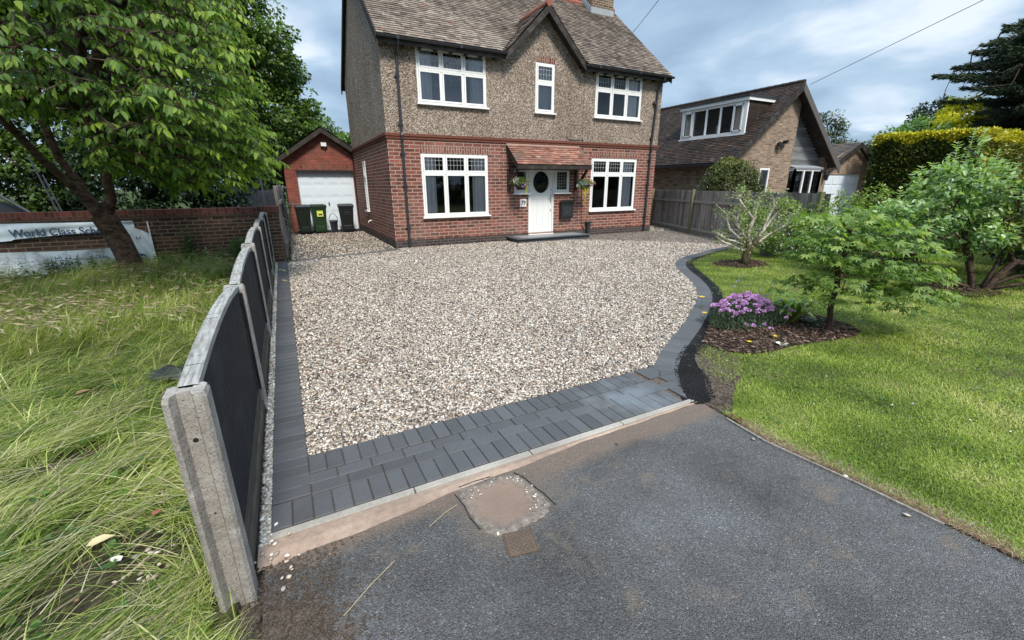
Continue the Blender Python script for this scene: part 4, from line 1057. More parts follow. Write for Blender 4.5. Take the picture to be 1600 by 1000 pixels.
p_ = MB(); p_.box(7.97, 8.31, Yh - .131, Yh - .127, .68, .98); p_.build('door_flap', m_gutter, lb)
p_ = MB(); p_.lathe((8.14, Yh - .133, .80), [(0, -.014), (.014, -.014), (.014, .014), (0, .014)], 8); p_.build('lock', m_steel, lb)

# ------------------------------------------------------------------ garage
GA = thing('garage', 'red brick single garage with a pitched roof and a white panelled door beside the house', 'garage', (1.4, 18.0, 0))
g_ = MB(); gx0, gx1 = .22, 2.58
wall_grid(g_, 'y', 18.0, gx0, gx1, 0, 2.62, [(.60, 2.56, 0, 2.12)], .22)
g_.poly([(gx0, 18.0, 2.62), (gx1, 18.0, 2.62), (gx1, 18.0, 2.72), (1.55, 18.0, 3.52), (gx0, 18.0, 2.62)][:4])
g_.poly([(gx0, 18, 0), (gx0, 23, 0), (gx0, 23, 2.62), (gx0, 18, 2.62)]); g_.poly([(gx1 + .3, 18, 0), (gx1 + .3, 23, 0), (gx1 + .3, 23, 2.6), (gx1 + .3, 18, 2.6)])
g_.build('wall', m_brick_g, GA)
a = MB(); a.box(.45, 2.57, 17.994, 18.02, 2.20, 2.40); a.build('brick_arch', m_brick_gs, GA)
a = MB(); a.box(.58, 2.57, 17.99, 18.05, 2.12, 2.195); a.build('lintel', m_black, GA)
gd_ = thing('garage_door', None, None, (1.58, 18.15, 0)); gd_.parent = GA; gd_.location = Vector(gd_.location) - Vector(wl(GA))
a = MB(); a.box(.60, 2.56, 18.15, 18.18, 0.02, 2.12)
a.build('door_leaf', m_garagedoor, gd_)
a = MB()
for c in range(4):
    for (z0, z1) in ((1.72, 2.0), (1.28, 1.62), (.72, 1.16), (.14, .60)):
        xa = .66 + .475 * c; a.box(xa, xa + .40, 18.143, 18.1495, z0, z1); a.box(xa + .05, xa + .35, 18.139, 18.1429, z0 + .05, z1 - .05)
a.build('raised_panel', m_garagedoor, gd_, bevel=.003)
a = MB(); a.box(1.56, 1.60, 18.11, 18.149, .95, 1.05); a.build('handle', m_black, gd_)
ap = (1.58, 3.66)
rf_ = MB()
for s_ in (-1, 1):
    e_ = (1.58 + s_ * 1.46, 2.66 if s_ < 0 else 2.72)
    tile_roof((e_[0], 17.75, e_[1]), (0, 1, 0), (-s_, 0, (ap[1] - e_[1]) / 1.46), 5.4, math.hypot(1.46, ap[1] - e_[1]), tw=.33, ga=.16, mb=rf_)
rf_.build('roof', m_tile_n, GA)
a = MB()
for s_ in (-1, 1):
    e_ = (1.58 + s_ * 1.47, 2.66 if s_ < 0 else 2.72)
    a.prism([(1.58, 17.74, ap[1] - .03), (e_[0], 17.74, e_[1] - .03), (e_[0], 17.74, e_[1] - .20), (1.58, 17.74, ap[1] - .20)], (0, .03, 0))
    a.prism([(1.58, 17.78, ap[1] - .04), (e_[0], 17.78, e_[1] - .04), (e_[0], 17.78, e_[1] - .09), (1.58, 17.78, ap[1] - .09)], (0, 5.2, 0))
a.build('bargeboard', m_barge, GA)
sl_ = thing('floodlight', 'small pale floodlight fixed in the gable of the garage', 'floodlight', (1.63, 17.98, 3.02))
a = MB(); a.box(1.52, 1.74, 17.90, 17.96, 3.0, 3.16); a.build('housing', m_gutter, sl_, bevel=.01)
a = MB(); a.box(1.54, 1.72, 17.894, 17.8995, 3.02, 3.14); a.build('lens', m_white, sl_)
a = MB(); a.bar((1.63, 17.96, 3.05), (1.63, 17.999, 3.0), .04, .03); a.lathe((1.66, 17.95, 2.955), [(0, -.03), (.03, -.03), (.035, .03), (0, .03)], 10); a.build('sensor', m_gutter, sl_)

# ------------------------------------------------------------------ wheelie bins and food caddy
m_bin_b = plain('black_bin_plastic', (0.009, 0.010, 0.011), 0.45, 0.45, var=.3)
m_bin_g = plain('green_bin_plastic', (0.010, 0.036, 0.010), 0.45, 0.45, var=.2)
m_bin_dg = plain('dark_green_bin_plastic', (0.005, 0.011, 0.006), 0.45, 0.45, var=.3)
m_lid_grey = plain('grey_lid', (0.028, 0.035, 0.042), 0.4, 0.5, var=.2)
m_label = plain('yellow_label', (0.62, 0.66, 0.12), 0.5, var=.1)
def wheelie(x, y, rz, body, lidm, label_, wd=.46, h=.98):
    t = thing('wheelie_bin', label_, 'wheelie bin', (0, 0, 0), group='bins in front of the garage door')
    b_ = MB(); w0, w1, d0, d1 = wd * .40, wd * .5, .24, .30
    P = []
    for (ww, dd_, z) in ((w0, d0, .06), (w0 * 1.04, d0 * 1.04, .30), (w1, d1, h - .10), (w1 * 1.06, d1 * 1.05, h - .095), (w1 * 1.06, d1 * 1.05, h - .05)):
        P += [(-ww, -dd_, z), (ww, -dd_, z), (ww, dd_, z), (-ww, dd_, z)]
    F = [(3, 2, 1, 0)]
    for a in range(4):
        for k in range(4): F.append((a * 4 + k, a * 4 + (k + 1) % 4, a * 4 + 4 + (k + 1) % 4, a * 4 + 4 + k))
    b_.add(P, F)
    b_.box(-w0 * .7, w0 * .7, -d0 - .02, -d0 - .001, .10, .26)
    b_.build('body', body, t, bevel=.012)
    l_ = MB(); Q = []
    for (ww, da, db, z) in ((w1 * 1.10, -d1 * 1.1, d1 * 1.05, h - .048), (w1 * 1.10, -d1 * 1.1, d1 * 1.05, h - .01), (w1 * .95, -d1 * .9, d1 * .95, h + .035)):
        Q += [(-ww, da, z), (ww, da, z), (ww, db, z), (-ww, db, z)]
    l_.add(Q, [(3, 2, 1, 0), (8, 9, 10, 11)] + [(a * 4 + k, a * 4 + (k + 1) % 4, a * 4 + 4 + (k + 1) % 4, a * 4 + 4 + k) for a in (0, 1) for k in range(4)])
    l_.build('lid', lidm, t, bevel=.01)
    hdl = MB(); hdl.tube([(-w1 * .8, d1 + .07, h - .03), (w1 * .8, d1 + .07, h - .03)], .016, 8)
    for s_ in (-.8, .8): hdl.bar((w1 * s_, d1, h - .05), (w1 * s_, d1 + .07, h - .03), .02, .03)
    hdl.build('handle', lidm, t)
    for s_ in (-1, 1):
        wh = MB(); wh.tube([(s_ * (w0 + .005), d0 - .02, .10), (s_ * (w0 + .05), d0 - .02, .10)], .10, 16); wh.build('wheel', m_black, t)
    t.location = (x, y, 0); t.rotation_euler.z = rz
    return t
wheelie(.60, 17.25, R_(4), m_bin_dg, m_lid_grey, 'very dark green wheelie bin standing leftmost, against the fence by the garage', .44)
wb = wheelie(1.11, 17.32, R_(3), m_bin_g, m_bin_dg, 'bright green wheelie bin with a pale yellow sticker', .47)
a = MB(); a.box(-.09, .11, -.3035, -.299, .60, .80); o = a.build('label', m_label, None); o.parent = wb; o.rotation_euler.x = 0
a = MB(); a.box(-.04, .08, -.3045, -.3036, .64, .70); o = a.build('label_print', m_gutter, None); o.parent = wb
wb3 = wheelie(2.04, 17.22, R_(-4), m_bin_b, m_lid_grey, 'black wheelie bin standing alone nearest the house', .50)
a = MB(); a.box(-.07, .12, -.3035, -.299, .70, .73); a.box(-.09, .12, -.3035, -.299, .64, .67); a.box(-.04, .07, -.3035, -.299, .745, .765); o = a.build('label_print', m_lid_grey, None); o.parent = wb3
kd = thing('food_caddy', 'small grey food waste caddy with its handle up between the green and black bins', 'food caddy', (1.57, 17.2, 0))
a = MB(); a.lathe((1.57, 17.2, 0), [(0, .01), (.10, .01), (.115, .06), (.135, .36), (.15, .37), (.15, .41), (0, .41)], 4); a.build('bucket', m_lid_grey, kd)
a = MB(); a.lathe((1.57, 17.2, 0), [(0.155, .40), (.155, .43), (.10, .46), (0, .465)], 4); a.build('lid', plain('clear_grey_lid', (.09, .10, .11), .3, .5), kd)
a = MB(); a.tube([(1.57 + .15 * math.cos(t), 17.2, .42 + .26 * math.sin(t)) for t in np.linspace(0, math.pi, 14)], .010, 6); a.build('handle', m_lid_grey, kd)

# ------------------------------------------------------------------ low brick wall with banner
BW = thing('boundary_wall', 'low dark brick wall with a red brick coping behind the rough grass', 'wall', (-5, 11.1, 0))
a = MB(); a.box(-30, -.16, 11.04, 11.28, -.05, 1.085); a.box(-.46, -.11, 11.03, 11.38, -.05, 1.085 - .003)
a.build('wall', m_brick_w, BW)
a = MB(); a.box(-30, -.47, 11.02, 11.30, 1.0855, 1.215); a.box(-.47, -.09, 11.01, 11.40, 1.0855, 1.225)
a.build('coping', m_brick_c, BW)
a = MB(); a.box(-30, -.10, 11.025, 11.295, 1.052, 1.084); a.build('tile_creasing', plain('creasing', (.09, .07, .055), .9, var=.3, scale=20), BW)
def bannerm(name, dirtamt):
    g = G(name)
    c = g.mix(g.noise(3, 4), (0.50, 0.59, 0.66), (0.66, 0.73, 0.78))
    c = g.mix(g.ramp(g.noise(5, 7, 0.7), [(0.45, 0.0), (0.62, dirtamt)]), c, (0.16, 0.15, 0.14))
    return g.end(g.bsdf(c, 0.5, 0.35))
m_ban = bannerm('banner_vinyl', 0.12); m_ban_d = bannerm('dirty_banner_vinyl', 0.75)
m_ink = plain('faded_blue_ink', (0.055, 0.085, 0.15), 0.6, 0.3, var=.3, scale=20)
def cloth(mb, fn, nu, nv):
    V = [fn(i / nu, j / nv) for j in range(nv + 1) for i in range(nu + 1)]
    mb.add(V, [(j * (nu + 1) + i, j * (nu + 1) + i + 1, (j + 1) * (nu + 1) + i + 1, (j + 1) * (nu + 1) + i) for j in range(nv) for i in range(nu)])
B1 = thing('banner', 'pale blue banner reading World Class Schools tied along the top of the brick wall', 'banner', (-3.8, 11.0, .75), group='banners on the boundary wall')
a = MB()
def f1(s_, t):
    x = -6.6 + 3.95 * s_; zt = 1.025 - .010 * math.sin(s_ * 9); zb = .745 + .03 * max(0, (x + 4.5)) - .03 * math.sin(s_ * 5) + (.02 if x > -4.4 else -.0)
    return (x, 10.985 - .012 * math.sin(x * 6 + t * 3) - .010 * math.sin(t * 9 + x * 2), zt + (zb - zt) * t)
cloth(a, f1, 90, 10); a.build('sheet', m_ban, B1, smooth=True)
text_mesh('World Class Schools', 1.47, m_ink, 'lettering', B1, (-4.40, 10.955, .80), height=.135)
B2 = thing('banner', 'dirt stained pale banner hanging low on the brick wall in the long grass', 'banner', (-3.8, 11.0, .3), group='banners on the boundary wall')
a = MB()
def f2(s_, t):
    x = -6.6 + 3.9 * s_; zt = .55 - .012 * math.sin(s_ * 11) - .04 * s_; zb = .10
    return (x, 10.98 - .015 * math.sin(x * 5 + t * 4), zt + (zb - zt) * t)
cloth(a, f2, 80, 8); a.build('sheet', m_ban_d, B2, smooth=True)
text_mesh('C Clubs', .26, m_ink, 'lettering', B2, (-3.42, 10.955, .335), height=.06)
B3 = thing('banner', 'small sagging white banner end with a round badge, tied to the short white pole', 'banner', (-2.6, 11.0, .5), group='banners on the boundary wall')
a = MB()
def f3(s_, t):
    x = -2.80 + .37 * s_ + .02 * t; zt = .98 - .22 * s_; zb = .14 + .02 * s_
    return (x, 10.94 - .02 * math.sin(s_ * 7 + t * 3) - .012 * math.sin((s_ - t) * 14), zt + (zb - zt) * t)
cloth(a, f3, 16, 22); a.build('sheet', m_ban, B3, smooth=True)
a = MB(); a.tube([(-2.63, 10.915, .31), (-2.63, 10.905, .31)], .075, 20); a.build('badge', m_ink, B3)
text_mesh('M', .075, m_ban, 'lettering', B3, (-2.667, 10.901, .285), height=.055)
text_mesh('^^', .09, m_ink, 'printed_mark', B3, (-2.66, 10.905, .66), height=.06)
tag((lambda o: o)(MB().tube([(-2.43, 10.93, 0.0), (-2.42, 10.93, 1.0)], .013, 8).build('banner_pole', m_white)), label='thin white pole holding the right end of the sagging banner', cat='pole')

# ------------------------------------------------------------------ concrete post and panel fence
CF = thing('panel_fence', 'low fence of concrete posts and black painted arched panels along the driveway', 'fence', (-.38, 6, 0))
py = [1.74, 3.60, 5.48, 7.36, 9.22, 10.92]
hts = [.965, .965, 1.05, 1.08, 1.08, 1.10]
for i, (yy, hh) in enumerate(zip(py, hts)):
    xa, xb = -.465, -.335; ya, yb = yy - .055, yy + .055; sA, sB = -.443, -.372; sd_ = .030; c = .012
    prof = [(xa + c, ya), (sA, ya), (sA + .018, ya + sd_), (sB - .010, ya + sd_), (sB, ya), (xb - c, ya), (xb, ya + c), (xb, yb - c), (xb - c, yb), (sB, yb), (sB - .010, yb - sd_), (sA + .018, yb - sd_), (sA, yb), (xa + c, yb), (xa, yb - c), (xa, ya + c)]
    a = MB(); n4 = len(prof); lvls = [(-.3, 0, 1), (hh * .33, 0, 1), (hh * .66, 0, 1), (hh - .02, 0, 1), (hh, .0, .90)]
    V = []
    cxp = (xa + xb) / 2
    for (z, _, s_) in lvls:
        for (X_, Y_) in prof: V.append((cxp + (X_ - cxp) * s_, yy + (Y_ - yy) * s_, z + (random.uniform(-.003, .003) if s_ < 1 else 0)))
    F = [tuple(range((len(lvls) - 1) * n4, len(lvls) * n4))]
    for l in range(len(lvls) - 1):
        for k in range(n4): F.append((l * n4 + k, l * n4 + (k + 1) % n4, (l + 1) * n4 + (k + 1) % n4, (l + 1) * n4 + k))
    a.add(V, F)
    if i == 0: a.lathe((-.398, ya + sd_ - .002, .80), [(0, 0)], 3)
    a.build('post', m_conc, CF)
a = MB(); a.tube([(-.402, py[0] - .0268, .775), (-.402, py[0] - .025, .775)], .009, 12); a.build('bolt_hole', m_black, CF); a = MB(); a.tube([(-.402, py[0] - .0262, .45), (-.402, py[0] - .025, .45)], .004, 12); a.build('bolt_hole', m_black, CF)
for i in range(5):
    y0, y1 = py[i] + .03, py[i + 1] - .03; h0, h1 = hts[i] + .01, hts[i + 1] + .01 - (.03 if i == 1 else 0)
    n5 = 22
    def tp(t): return h0 + (h1 - h0) * t + .050 * (1 - (2 * t - 1) ** 2) - .005
    tops = [(y0 + (y1 - y0) * k / n5, tp(k / n5)) for k in range(n5 + 1)]
    a = MB()
    for (k0, k1) in zip(tops, tops[1:]):
        a.add([(-.372, k0[0], .15), (-.372, k1[0], .15), (-.372, k1[0], k1[1] - .012), (-.372, k0[0], k0[1] - .012)], [(0, 1, 2, 3)])
        a.add([(-.383, k0[0], .15), (-.383, k1[0], .15), (-.383, k1[0], k1[1] - .012), (-.383, k0[0], k0[1] - .012)], [(0, 3, 2, 1)])
    a.build('panel_face', m_panel, CF)
    a = MB()
    for (k0, k1) in zip(tops, tops[1:]):
        j0 = random.uniform(-.002, .002)
        a.add([(-.366, k0[0], k0[1] - .035), (-.366, k1[0], k1[1] - .035), (-.366, k1[0], k1[1] - .004), (-.366, k0[0], k0[1] - .004), (-.378, k0[0], k0[1] + j0), (-.378, k1[0], k1[1]), (-.424, k1[0], k1[1]), (-.424, k0[0], k0[1] + j0), (-.434, k0[0], k0[1] - .01), (-.434, k1[0], k1[1] - .01), (-.434, k1[0], .06), (-.434, k0[0], .06)],
              [(0, 1, 2, 3), (3, 2, 5, 4), (4, 5, 6, 7), (7, 6, 9, 8), (8, 9, 10, 11)], .5)
    a.build('weathered_edge', m_top, CF)
    a = MB(); a.box(-.405, -.352, y0, y1, -.1, .055); a.box(-.392, -.368, y0, y1, .055, .155); a.build('gravel_board', m_kick, CF)
    a = MB(); a.box(-.366, -.350, y0 + .01, y0 + .04, .16, tops[1][1] - .06); a.build('batten', m_panel, CF)
    a = MB(); a.box(-.366, -.350, y1 - .04, y1 - .01, .16, tops[-2][1] - .06); a.build('batten', m_panel, CF)

# ------------------------------------------------------------------ timber fences
def board_fence(name, label, pts, h, posts, base=.0, rails=(.28, .82), bw=.10, face=1, boards_z=.02, pm=None, rail_mat=None, kick=None, post_h=None, post_out=.05):
    t = thing(name, label, 'fence', (pts[0][0], pts[0][1], 0))
    A = Vector((pts[0][0], pts[0][1], 0)); B_ = Vector((pts[1][0], pts[1][1], 0)); d = (B_ - A); L = d.length; d.normalize(); nn = Vector((d.y, -d.x, 0)) * face
    a = MB(); n6 = int(L / (bw * .86))
    for k in range(n6):
        c = A + d * (L * (k + .5) / n6) - nn * (.012 if k % 2 else .022)
        a.obox(c + Vector((0, 0, base + boards_z + (h - boards_z) / 2 + random.uniform(-.006, .006))), d, nn, (0, 0, 1), bw / 2, .006, (h - boards_z) / 2, random.random())
    a.build('boards', m_fence, t)
    for rz_ in rails:
        a = MB(); a.bar(A + Vector((0, 0, base + h * rz_)) + nn * .012, B_ + Vector((0, 0, base + h * rz_)) + nn * .012, .05, .075, random.random()); a.build('rail', rail_mat or m_rail, t)
    if kick:
        a = MB(); a.bar(A + Vector((0, 0, kick / 2)) + nn * .01, B_ + Vector((0, 0, kick / 2)) + nn * .01, .03, kick, .3); a.build('kick_board', m_fence, t)
    for s_ in posts:
        p = A + d * (L * s_) + nn * post_out
        a = MB(); hh = (post_h or h + .04); a.obox(p + Vector((0, 0, base + hh / 2)), d, nn, (0, 0, 1), .05, .05, hh / 2, .5); a.build('post', pm or m_fpost, t, bevel=.006)
    return t
board_fence('timber_fence', 'weathered grey close boarded fence with a mossy post right of the house', [(13.75, 13.7), (10.55, 5.32)], 1.43, [.02, .375, .70, .98], rails=(.13 / 1.43 + .02, .75), kick=.16, face=1)
board_fence('timber_fence', 'leaning dark timber fence between the brick wall and the garage', [(-.06, 11.45), (.12, 17.95)], 1.62, [.1, .38, .66, .94], rails=(.2, .8), face=1, rail_mat=m_fence, pm=m_fence, post_out=-.05)

# ------------------------------------------------------------------ netting fence behind the brick wall
m_glass_d = glass_mat('dormer_glass', 0.85, 1.35)
m_net = None
def netm():
    g = G('dark_netting')
    sp = g.n('SeparateXYZ', {0: g.pos()})
    v = g.n('TexChecker', {'Vector': g.pos(), 'Scale': 40.0}).outputs['Fac']
    return g.end(g.n('MixShader', {0: g.math('ADD', 0.55, g.math('MULTIPLY', v, .3)), 1: g.n('BsdfTransparent').outputs[0], 2: g.bsdf((0.05, 0.06, 0.075), 0.6)}).outputs[0])
m_net = netm()
m_post_m = plain('grey_metal_post', (0.07, 0.075, 0.085), 0.5, 0.4, var=.2)
NF = thing('netting_fence', 'dark netting on grey metal posts standing behind the end of the brick wall', 'fence', (-1, 12.6, 0))
for (X_, tz) in ((-1.02, .05), (-.35, 0.0)):
    a = MB(); a.tube([(X_, 12.6, 0), (X_ - tz - .05, 12.6, 1.95)], .02, 8); a.build('post', m_post_m, NF)
a = MB(); cloth(a, lambda s_, t: (-1.05 + 1.1 * s_, 12.62 + .03 * math.sin(s_ * 9), .9 + (.75 + .1 * math.cos(s_ * 5)) * t), 20, 6); a.build('netting', m_net, NF, smooth=True)
TF = thing('netting_fence', 'slanting grey metal posts and dark sheet behind the wall left of the leaning tree', 'fence', (-4.6, 12.8, 0))
for (X_, dx_, z1) in ((-4.25, -.22, 2.3), (-4.18, -.16, 1.9)):
    a = MB(); a.tube([(X_, 12.8, .9), (X_ + dx_, 12.8, z1)], .016, 8); a.build('post', m_post_m, TF)
a = MB(); a.tube([(-5.6, 12.8, 2.0), (-4.72, 12.8, 1.15)], .03, 8); a.build('brace', m_post_m, TF)
a = MB(); cloth(a, lambda s_, t: (-7.2 + 2.35 * s_, 13.0 + .06 * math.sin(s_ * 11), 1.1 + (.85 - .75 * s_ ** 2) * t + .02 * math.sin(s_ * 21)), 24, 5); a.build('sheet', m_gutter, TF, smooth=True)

# ------------------------------------------------------------------ neighbour's chalet bungalow
NB = thing('chalet_bungalow', 'buff brick chalet bungalow with a steep mossy roof and a white framed dormer', 'house', (18.3, 11.2, 0))
nx0, nx1, ne, nax, naz, nyf, nyb = 14.65, 21.9, 2.40, 18.29, 5.34, 10.93, 19.5
sl1 = (naz - ne) / (nax - nx0); sl2 = (naz - ne) / (nx1 - nax)
nr_ = MB()
tile_roof((nx0 - .0, nyf, ne), (0, 1, 0), (nax - nx0, 0, naz - ne), nyb - nyf, math.hypot(nax - nx0, naz - ne), ga=.105, tw=.17, mb=nr_, skip=lambda p: 11.55 < p.y < 14.5 and 16.05 < p.x < 17.3)
tile_roof((nx1, nyf, ne), (0, 1, 0), (nax - nx1, 0, naz - ne), nyb - nyf, math.hypot(nx1 - nax, naz - ne), ga=.2, tw=.34, mb=nr_)
nro = nr_.build('roof', m_tile_n, NB)
a = MB(); a.prism([(nx0 + .03, nyf + .03, ne - .03), (nax, nyf + .03, naz - .035), (nx1 - .03, nyf + .03, ne - .03), (nx1 - .03, nyf + .03, ne - .10), (nax, nyf + .03, naz - .12), (nx0 + .03, nyf + .03, ne - .10)], (0, nyb - nyf - .06, 0)); a.build('roof_deck', m_barge, NB)
a = MB()
for i in range(28): a.tube([(nax, nyf + .3 * i, naz - .01), (nax, nyf + .3 * i + .29, naz)], .09, 8)
a.build('ridge_tiles', m_tile_n, nro)
m_barge_g = plain('grey_barge', (0.11, 0.10, 0.095), .6, .3, var=.25, scale=9)
a = MB(); a.prism([(nx0 - .06, nyf - .03, ne - .04), (nax, nyf - .03, naz - .02), (nax, nyf - .03, naz - .30), (nx0 - .06, nyf - .03, ne - .28)], (0, .04, 0)); a.build('bargeboard', m_barge, NB)
a = MB(); a.prism([(nx1 + .06, nyf - .031, ne - .04), (nax, nyf - .031, naz - .02), (nax, nyf - .031, naz - .32), (nx1 + .06, nyf - .031, ne - .34)], (0, .04, 0)); a.build('bargeboard', m_barge_g, NB)
a = MB(); a.box(nx0 - .10, nx0 + .0, nyf, nyb, ne - .10, ne - .02); a.build('gutter', m_gutter, NB)
nw = MB(); wy = 11.30; fl1 = 15.0
def rz1(x): return ne + sl1 * (x - nx0) - .12
def rz2(x): return ne + sl2 * (nx1 - x) - .12
wall_grid(nw, 'y', wy, 15.0, 18.95, 0, 2.5, [(17.0, 17.62, 1.0, 2.23)], .1)
nw.poly([(15.0, wy, 2.5), (18.95, wy, 2.5), (18.95, wy, rz2(18.95)), (18.29, wy, rz1(18.29)), (15.0, wy, rz1(15.0))])
nw.poly([(18.95, wy, 0), (18.95, wy + .4, 0), (18.95, wy + .4, rz2(18.95)), (18.95, wy, rz2(18.95))])
nw.poly([(15.0, wy, 0), (15.0, nyb, 0), (15.0, nyb, 2.6), (15.0, wy, 2.6)])
nw.poly([(21.35, 11.32, 0), (21.7, 11.32, 0), (21.7, 11.32, rz2(21.7)), (21.35, 11.32, rz2(21.35))]); nw.poly([(21.35, 11.32, 0), (21.35, 11.8, 0), (21.35, 11.8, 2.75), (21.35, 11.32, rz2(21.35))]); nw.poly([(21.7, 11.32, 0), (21.7, nyb, 0), (21.7, nyb, 2.4), (21.7, 11.32, 2.4)])
nw.poly([(18.95, 11.62, 0), (21.35, 11.62, 0), (21.35, 11.62, 2.3), (18.95, 11.62, 2.3)])
nw.build('brick_wall', m_brick_n, NB)
cl = MB(); cy_ = 11.52
z = 2.35; k = 0
while z < 5.1:
    x1 = min(21.6, nx1 - (z + .12 - ne + .12) / sl2)
    if x1 > 19.1: cl.obox(((18.96 + x1) / 2, cy_ + .02, z + .065), (1, 0, 0), (0, .985, .17), (0, -.17, .985), (x1 - 18.96) / 2, .01, .07, random.random())
    z += .125
cl.build('timber_cladding', m_clad, NB)
a = MB(); a.poly([(18.96, 11.6, 2.31), (21.34, 11.6, 2.31), (21.34, 11.6, 2.6), (19.0, 11.6, 4.6), (18.96, 11.6, 4.6)]); a.build('back_board', m_black, NB)
# bay of three lights under a scalloped lead roof
bw = thing('bay_window', None, None, (19.6, 11.7, 1.0)); bw.parent = NB; bw.location = Vector(bw.location) - Vector(wl(NB))
a = MB(); pts = [(18.98, 11.5), (19.08, 11.15), (20.95, 11.15), (21.25, 11.5)]
fz0, fz1 = 1.0, 2.2
gl = MB(); cm = MB()
for (p, q_), nn_ in zip(zip(pts, pts[1:]), (1, 3, 1)):
    p = Vector((*p, 0)); q_ = Vector((*q_, 0))
    for z in (fz0, fz1 - .06): a.bar(p + Vector((0, 0, z + .03)), q_ + Vector((0, 0, z + .03)), .06, .06)
    for i in range(nn_ + 1):
        c = p + (q_ - p) * i / nn_; a.box(c.x - .045, c.x + .045, c.y - .035, c.y + .035, fz0, fz1)
    gl.poly([(p.x, p.y + .01, fz0), (q_.x, q_.y + .01, fz0), (q_.x, q_.y + .01, fz1), (p.x, p.y + .01, fz1)])
    L = (q_ - p).length
    for i in range(1, int(L / .16)):
        c = p + (q_ - p) * i / int(L / .16); cm.box(c.x - .004, c.x + .004, c.y - .002, c.y + .006, fz0 + .06, fz1 - .06)
    for zz in (1.3, 1.55, 1.8, 2.02): cm.bar(p + Vector((0, -.0, zz)), q_ + Vector((0, -.0, zz)), .008, .008)
a.build('frame', m_upvc, bw); gl.build('pane', m_glass, bw); cm.build('lead_grid', m_gutter, bw)
a = MB(); a.prism([(*p, 2.2) for p in [(18.96, 11.5), (19.02, 11.09), (21.0, 11.09), (21.32, 11.5)]], (0, 0, .05))
for i in range(24): xx = 19.04 + 1.95 * i / 23; a.tube([(xx, 11.08, 2.245), (xx, 11.48, 2.36)], .035, 6)
a.build('lead_roof', m_lead, bw)
a = MB(); a.prism([(*p, 0.0) for p in pts], (0, 0, .99)); a.build('bay_wall', m_brick_n, bw)
a = MB(); a.box(19.0, 21.2, 11.48, 11.50, 1, 2.2); a.build('inner_shade', m_room, bw)
wn = thing('window', None, None, (17.3, wy, .9)); wn.parent = NB; wn.location = Vector(wn.location) - Vector(wl(NB))
a = MB(); a.box(17.0, 17.62, wy + .0, wy + .06, 2.16, 2.23); a.box(17.0, 17.07, wy, wy + .06, 1.0, 2.16); a.box(17.55, 17.62, wy, wy + .06, 1.0, 2.16); a.build('frame', m_upvc, wn)
a = MB(); a.poly([(17.07, wy + .04, 1.0), (17.55, wy + .04, 1.0), (17.55, wy + .04, 2.16), (17.07, wy + .04, 2.16)]); a.build('pane', m_glass, wn)
a = MB(); a.box(16.9, 17.7, wy + .101, wy + .3, .8, 2.3); a.build('inner_shade', m_room, wn)
fl_ = thing('floodlight', 'black twin floodlight on the buff brick gable of the bungalow', 'floodlight', (18.0, wy - .1, 3.15))
a = MB(); a.box(17.88, 18.02, wy - .05, wy - .003, 3.10, 3.22); a.build('bracket', m_black, fl_)
a = MB(); a.obox((17.82, wy - .14, 3.10), (1, -.2, -.2), (.2, 1, 0), (0.2, 0, 1), .13, .07, .055); a.obox((18.12, wy - .14, 3.22), (1, .3, .2), (-.3, 1, 0), (-.2, 0, 1), .13, .07, .055); a.build('lamp_head', m_black, fl_)
ln_ = thing('wall_lantern', 'small black wall lantern right of the bungalow bay window', 'lantern', (21.55, 11.3, 1.9))
a = MB(); a.lathe((21.55, 11.18, 1.75), [(0, 0), (.06, .02), (.09, .24), (.11, .25), (.03, .36), (0, .37)], 6); a.bar((21.55, 11.32, 2.08), (21.55, 11.18, 2.1), .03, .03); a.build('lantern', m_black, ln_)
# dormer
dm = thing('dormer', None, None, (16.0, 13.0, 3.5)); dm.parent = NB; dm.location = Vector(dm.location) - Vector(wl(NB))
dX, dy0, dy1, dz0, dz1 = 16.0, 11.50, 14.55, 3.50, 4.62
a = MB()
a.box(dX - .04, dX + .03, dy0, dy1, dz0, dz0 + .07); a.box(dX - .04, dX + .03, dy0, dy1, dz1 - .09, dz1)
for (y0, y1) in ((dy0, dy0 + .16), (dy1 - .12, dy1), (12.62, 12.68), (13.28, 13.34), (12.05, 12.10), (13.95, 14.0)):
    a.box(dX - .04, dX + .03, y0, y1, dz0 + .07, dz1 - .09)
for (y0, y1) in ((dy0 + .16, 12.05), (14.0, dy1 - .12)):
    a.box(dX - .06, dX - .041, y0, y0 + .05, dz0 + .07, dz1 - .09); a.box(dX - .06, dX - .041, y1 - .05, y1, dz0 + .07, dz1 - .09); a.box(dX - .06, dX - .041, y0, y1, dz1 - .14, dz1 - .09); a.box(dX - .06, dX - .041, y0, y1, dz0 + .07, dz0 + .12)
a.build('frame', m_upvc, dm)
a = MB(); a.poly([(dX, dy0 + .1, dz0 + .05), (dX, dy1 - .1, dz0 + .05), (dX, dy1 - .1, dz1 - .05), (dX, dy0 + .1, dz1 - .05)]); a.build('pane', m_glass_d, dm)
a = MB()
for (y0, y1) in ((11.62, 12.10), (13.98, 14.44)):
    n7 = 24; pr = None
    for i in range(n7 + 1):
        yy = y0 + (y1 - y0) * i / n7; xx = dX + .12 + .02 * math.sin(yy * 60)
        if pr: a.poly([(pr[0], pr[1], dz0 + .08), (xx, yy, dz0 + .08), (xx, yy, dz1 - .1), (pr[0], pr[1], dz1 - .1)])
        pr = (xx, yy)
a.build('curtain', m_curtain2, dm, smooth=True)
a = MB(); a.box(dX + .6, dX + .65, dy0, dy1, 2.9, dz1); a.box(dX + .03, dX + .6, dy0 + .02, dy0 + .04, dz0, dz1); a.build('room', m_room, dm)
a = MB(); a.box(dX + .25, dX + .30, 12.80, 12.98, dz0, dz0 + .42); a.build('ornament', m_curtain2, dm)
